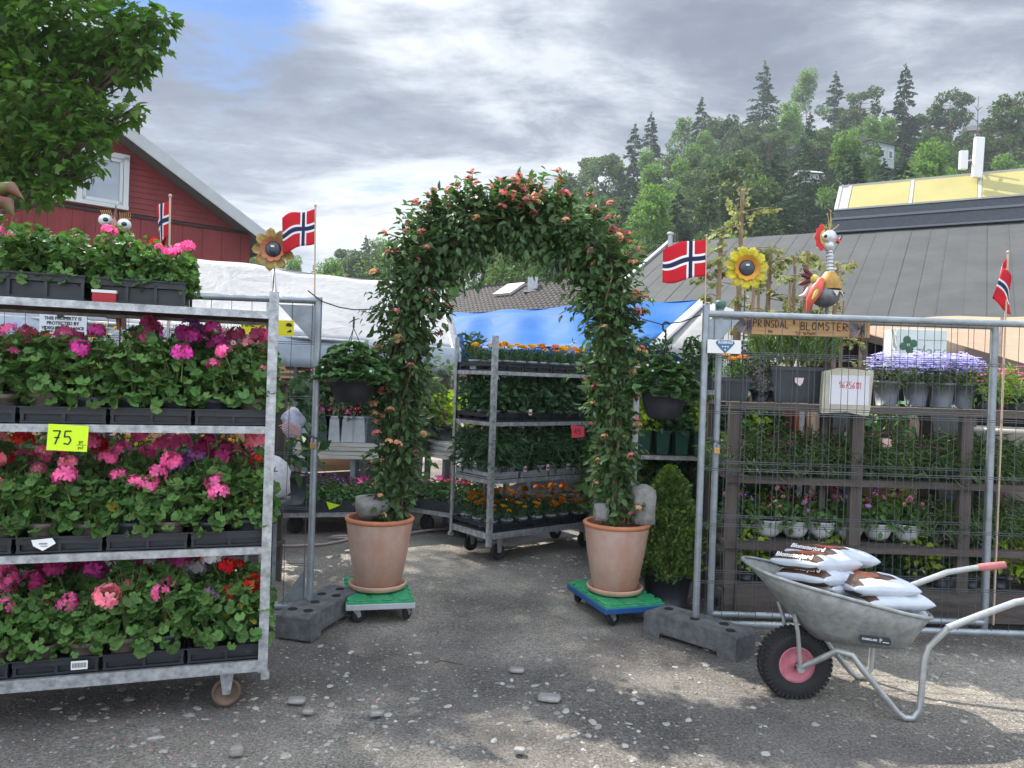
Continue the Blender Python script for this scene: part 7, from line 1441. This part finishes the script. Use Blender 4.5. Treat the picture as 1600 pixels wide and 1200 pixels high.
obj('hub', MB().tube([(0, -.085, wr), (0, .085, wr)], .013, 12).tube([(0, -.095, wr), (0, -.08, wr)], .02, 6).mesh('hub', tbm), whl)
def wx(X_, Y_, Z_): return Vector((X_-WX, Y_-WY, Z_))
# tray
def ring(xl, xr, z_l, z_r, hw_l, hw_r, n=40):
    pts = []; cx_, L2 = (xl+xr)/2, (xr-xl)/2
    for k in range(n):
        a = 2*PI*k/n; c_, s_ = math.cos(a), math.sin(a); e = 3.2; x = cx_+L2*abs(c_)**(2/e)*(1 if c_ > 0 else -1); t = (x-xl)/(xr-xl); hw = lerp(hw_l, hw_r, t); pts.append(wx(x, WY+hw*abs(s_)**(2/e)*(1 if s_ > 0 else -1), lerp(z_l, z_r, t)))
    return pts
r0 = ring(1.19, 2.04, .655, .462, .245, .30); r1 = ring(1.30, 2.00, .545, .40, .22, .27); r2 = ring(1.43, 1.965, .395, .335, .19, .23); r3 = ring(1.50, 1.93, .325, .312, .16, .2); r4 = ring(1.6, 1.85, .312, .308, .08, .1)
b = MB(); n = 40; rings = [r0, r1, r2, r3, r4]; vs = sum(rings, []); b.add(vs, [(i*n+k, i*n+(k+1) % n, (i+1)*n+(k+1) % n, (i+1)*n+k) for i in range(4) for k in range(n)]+[tuple(range(4*n, 5*n))], 0, True)
tr_ = obj('tray', b.mesh('tray', trm), o); solid(tr_, .003); obj('rolled_rim', MB().tube(r0+[r0[0], r0[1]], .009, 8, cap=False).mesh('rolled_rim', trm), tr_)
for s in (-1, 1):
    Yf = WY+s*.245
    obj('leg', MB().tube([wx(1.44, WY+s*.075, wr), wx(1.50, WY+s*.12, .225), wx(1.57, WY+s*.19, .30), wx(1.615, Yf, .30), wx(1.66, Yf, .24), wx(1.83, Yf, .045), wx(1.865, Yf, .018), wx(1.905, Yf, .018), wx(1.935, Yf, .06), wx(1.94, Yf, .15), wx(1.945, Yf, .29), wx(1.965, Yf, .35), wx(2.04, Yf+s*.03, .455)], .0145, 12).mesh('leg', tbm), o)
    hd = obj('handle', MB().tube([wx(2.03, Yf+s*.03, .45), wx(2.16, Yf+s*.03, .505), wx(2.34, Yf+s*.03, .578), wx(2.45, Yf+s*.03, .60), wx(2.52, Yf+s*.03, .612)], .0155, 12).mesh('handle', tbm), o); obj('grip', MB().tube([wx(2.50, Yf+s*.03, .609), wx(2.56, Yf+s*.03, .616), wx(2.64, Yf+s*.03, .628)], [.019, .021, .019], 12).mesh('grip', mat('pink_grip', (.50, .17, .17), .6, var=.15)), hd)
    obj('strut', MB().tube([wx(1.44, WY+s*.085, wr), wx(1.415, WY+s*.095, .36), wx(1.39, WY+s*.11, .44)], .0105, 10).mesh('strut', tbm), o)
# maker's plate on the tray side
pl = Vector(P3(1365, 999, 3.545))-Vector((WX, WY, 0)); q = Matrix.Translation((pl.x, pl.y-.012, pl.z))@Matrix.Rotation(R(5.5), 4, 'Y')@Matrix.Rotation(R(-16), 4, 'X')
hw = .058; ov = [(hw*math.copysign(1, math.cos(a))+.018*math.cos(a) if False else (hw if math.cos(a) > 0 else -hw)+.018*math.cos(a), .018*math.sin(a)) for a in [2*PI*k/24 for k in range(24)]]
pt_ = obj('badge', MB().prism(ov, .004).mesh('badge', mat('black_gloss', (.01, .01, .013), .25)), tr_); pt_.matrix_local = q
l1 = obj('lettering', text_mesh('FORMULARE', .0125, mat('silver_ink', (.6, .6, .6), .3, metal=.3), bold=.0003), pt_, (-.026, -.003, 0), (PI/2, 0, 0)); l2 = obj('lettering', text_mesh('P', .026, mat('silver_ink', None)), pt_, (.026, -.003, 0), (PI/2, 0, 0)); obj('lettering', MB().box((.05, -.003, -.005), (.03, .001, .003)).mesh('lettering', mat('silver_ink', None)), pt_)

# ---- bags of flower soil ----
bgw = mat('bag_white', (.54, .58, .64), .38, var=.05, vscale=7, bump=.5, bscale=16, spec=.5); bgb = mat('bag_print', (.085, .045, .03), .35, var=.1, vscale=10, bump=.3, bscale=16, spec=.5); bgr = mat('bag_print_red', (.46, .06, .03), .35, var=.3, vscale=22, col2=(.28, .13, .05), spec=.5)
def soil_bag(label, corner, yaw, L_=.40, W_=.27, T_=.10, roll=0., pitch=0., seed=0, bend=0., end_print=True):
    """corner: the bag corner nearest the camera (long white side runs to the right of it)"""
    g = rnd(seed); nx, ny = 84, 56; vs = []; f_ = []; ms = []
    for side in (1, -1):
        for j in range(ny+1):
            for i in range(nx+1):
                u, v = i/nx*2-1, j/ny*2-1; t = (max(0, 1-abs(u)**4)**.5)*(max(0, 1-abs(v)**3)**.5); pin = 1-.05*abs(v)**2*(1-abs(u))-.0; x = u*L_/2*(1-.03*abs(v)**3); y = v*W_/2*(1-.04*math.cos(u*1.4)*0-.03*abs(u)**3)
                z = side*(T_/2*t+.0015)+.0035*math.sin(u*7+seed+v*5)*t+.0015*math.sin(u*19+v*9+seed)*t-bend*(u**2)*.5; vs.append((x, y, z))
    k0 = (nx+1)*(ny+1)
    for s_ in (0, 1):
        for j in range(ny):
            for i in range(nx):
                a = s_*k0+j*(nx+1)+i; q = (a, a+1, a+nx+2, a+nx+1); f_.append(q if s_ == 0 else q[::-1]); u, v = (i+.5)/nx*2-1, (j+.5)/ny*2-1
                mi = 0
                if s_ == 0 and v > -.62 and abs(u) < .93: mi = (2 if (u+.2)**2*2.2+(v-.1)**2 < .3 else 1) if u < .45 else 0
                if u <= (-.66 if s_ == 0 else -.72) and abs(v) < .93 and u > -.985: mi = 1
                ms.append(mi)
    for i in range(nx): f_.append((i, k0+i, k0+i+1, i+1)); ms.append(0); a = ny*(nx+1)+i; f_.append((a, a+1, k0+a+1, k0+a)); ms.append(0)
    for j in range(ny): a = j*(nx+1); f_.append((a, a+nx+1, k0+a+nx+1, k0+a)); ms.append(0); a += nx; f_.append((a, k0+a, k0+a+nx+1, a+nx+1)); ms.append(0)
    mb = MB(); mb.v = vs; mb.f = f_; mb.m = ms; mb.sm = [True]*len(f_); rot = Matrix.Rotation(yaw, 3, 'Z')@Matrix.Rotation(pitch, 3, 'Y')@Matrix.Rotation(roll, 3, 'X')
    loc = Vector(corner)-rot@Vector((-L_/2, -W_/2, 0)); o = thing('soil_bag', label, 'bag', loc, group='bags of flower soil in the wheelbarrow'); o.rotation_euler = rot.to_euler()
    obj('bag', mb.mesh('bag', bgw, bgb, bgr), o)
    if end_print:
        t_ = text_mesh('Blomsterjord', .037, mat('bag_lettering', (.75, .73, .70), .4), depth=.0008, bold=.0008); lo = obj('lettering', t_, o); be = R(48)
        lo.matrix_local = Matrix.Translation((-L_*.455-.004, .0, T_*.30+.004))@Matrix(((0, math.cos(be), -math.sin(be), 0), (-1, 0, 0, 0), (0, math.sin(be), math.cos(be), 0), (0, 0, 0, 1)))
    return o
yw = R(30)
soil_bag('lowest soil bag at the front left of the barrow, brown end showing', P3(1302, 922, 3.60), R(40), .32, .24, .085, R(-4), R(10), 1)
soil_bag('soil bag lying second from the bottom in the left stack, bending over the barrow edge', P3(1290, 905, 3.56), R(38), .42, .27, .10, R(-5), R(9), 2, .02)
soil_bag('soil bag lying third from the bottom in the left stack, with red flowers printed', P3(1278, 884, 3.58), R(36), .41, .27, .10, R(-6), R(6), 3)
soil_bag('topmost soil bag at the back of the heap in the barrow', P3(1296, 872, 3.72), R(30), .42, .28, .095, R(-4), R(8), 4)
soil_bag('lowest soil bag at the right end of the barrow, mostly hidden', P3(1378, 962, 3.62), R(6), .26, .26, .07, R(0), R(3), 5, end_print=False)
soil_bag('soil bag in the middle of the right stack with a pale side', P3(1358, 946, 3.56), R(8), .35, .3, .095, R(-2), R(1), 6, end_print=False)
soil_bag('soil bag on top of the right stack, puffy white side to the front', P3(1334, 922, 3.58), R(6), .35, .3, .095, R(-3), R(1.5), 7, end_print=False)

# ================= big maple at the upper left =================
g = rnd(700); vis = [(30, 60, 110, 7.6), (120, 45, 90, 7.3), (200, 40, 52, 7.0), (243, 38, 33, 6.9), (228, 80, 33, 6.9), (205, 108, 28, 7.0), (160, 92, 50, 7.2), (60, 165, 105, 7.2), (135, 175, 52, 7.0), (207, 172, 23, 6.8), (100, 235, 58, 7.0), (15, 265, 78, 7.3), (158, 215, 24, 6.8), (60, 300, 32, 7.0), (172, 190, 22, 6.9), (-110, 150, 170, 7.8), (-260, 0, 220, 8.2), (-60, -60, 150, 8.0), (90, -110, 130, 7.6), (-300, 250, 150, 8.2), (145, 258, 20, 6.9), (95, 285, 25, 7.0)]
bl = []
for (x, y, r_, Y_) in vis: p = P3(x, y, Y_); q = r_/1200*Y_; bl.append((p.x, p.y, p.z, q, q*1.1, q*.8))
hid = [(-4.2, 9.5, 7.6, 1.15), (-3.0, 10.7, 8.3, 1.2), (-5.0, 7.6, 7.3, .8), (-5.2, 9.6, 8.3, 1.5), (-4.2, 11.2, 8.7, 1.4), (-6.3, 8.4, 8.6, 1.6), (-6.2, 6.9, 6.6, 1.2), (-2.6, 11.8, 9.6, 1.1)]
for (x, y, z, r_) in hid: bl.append((x, y, z, r_, r_, r_*.7))
tx, ty = -7.2, 8.6; o = thing('maple_tree', 'large leafy maple reaching into the upper left of the picture', 'tree', (tx, ty, 0)); off = np.array([tx, ty, 0])
bl2 = [(a-tx, b-ty, c, d, e, f_) for a, b, c, d, e, f_ in bl]
b = MB().tube([(0, 0, 0), (.1, .05, 1.6), (.0, 0, 3.2), (.25, .1, 5), (.5, .2, 7.4)], [.34, .27, .24, .18, .08], 14)
for i, q in enumerate(bl2):
    zs = min(5.6, max(2.4, q[2]-1.6)); s_ = Vector((.1, .05, zs)); e = Vector(q[:3]); m_ = s_.lerp(e, .5)+Vector((0, 0, .25)); b.tube([s_, m_, e], [.075, .045, .014], 7)
    for k in range(4): u = unit(g, 1)[0]; b.tube([tuple(s_.lerp(e, .8)), tuple(e+Vector(u)*q[3]*.8)], [.016, .005], 4)
obj('trunk', b.mesh('trunk', bark), o); n = 40000; ch = []
w8 = np.array([q[3]**2*(1.5 if i < len(vis) else 1.0) for i, q in enumerate(bl2)]); idx = g.choice(len(bl2), n, p=w8/w8.sum()); B_ = np.array(bl2)[idx]; u = unit(g, n); rr = g.random(n)**.38*g.uniform(.8, 1.12, n); P_ = B_[:, :3]+u*rr[:, None]*B_[:, 3:6]
nrm = u*.55+np.array([0, 0, .9])+g.normal(size=(n, 3))*.4; d = u+g.normal(size=(n, 3))*.5+np.array([0, 0, -.55]); ch = [(*cloud(P_, d, nrm, g.uniform(.06, .115, n), 'maple'), 0)]
obj('crown', npmesh('crown', ch, [mapl]), o)
# ================= air =================
hz = bpy.data.materials.new('haze'); hz.use_nodes = True; t = hz.node_tree; t.nodes.clear(); o_ = t.nodes.new('ShaderNodeOutputMaterial'); v_ = t.nodes.new('ShaderNodeVolumePrincipled')
v_.inputs['Color'].default_value = (.80, .88, 1.0, 1); v_.inputs['Density'].default_value = .0006; v_.inputs['Anisotropy'].default_value = .2; t.links.new(v_.outputs[0], o_.inputs['Volume'])
o = obj('haze', MB().box((0, 90, 40), (1400, 1200, 82)).mesh('haze', hz)); o['kind'] = 'stuff'; tag(o, 'faint pale blue air between the camera and the wooded hill', 'haze')
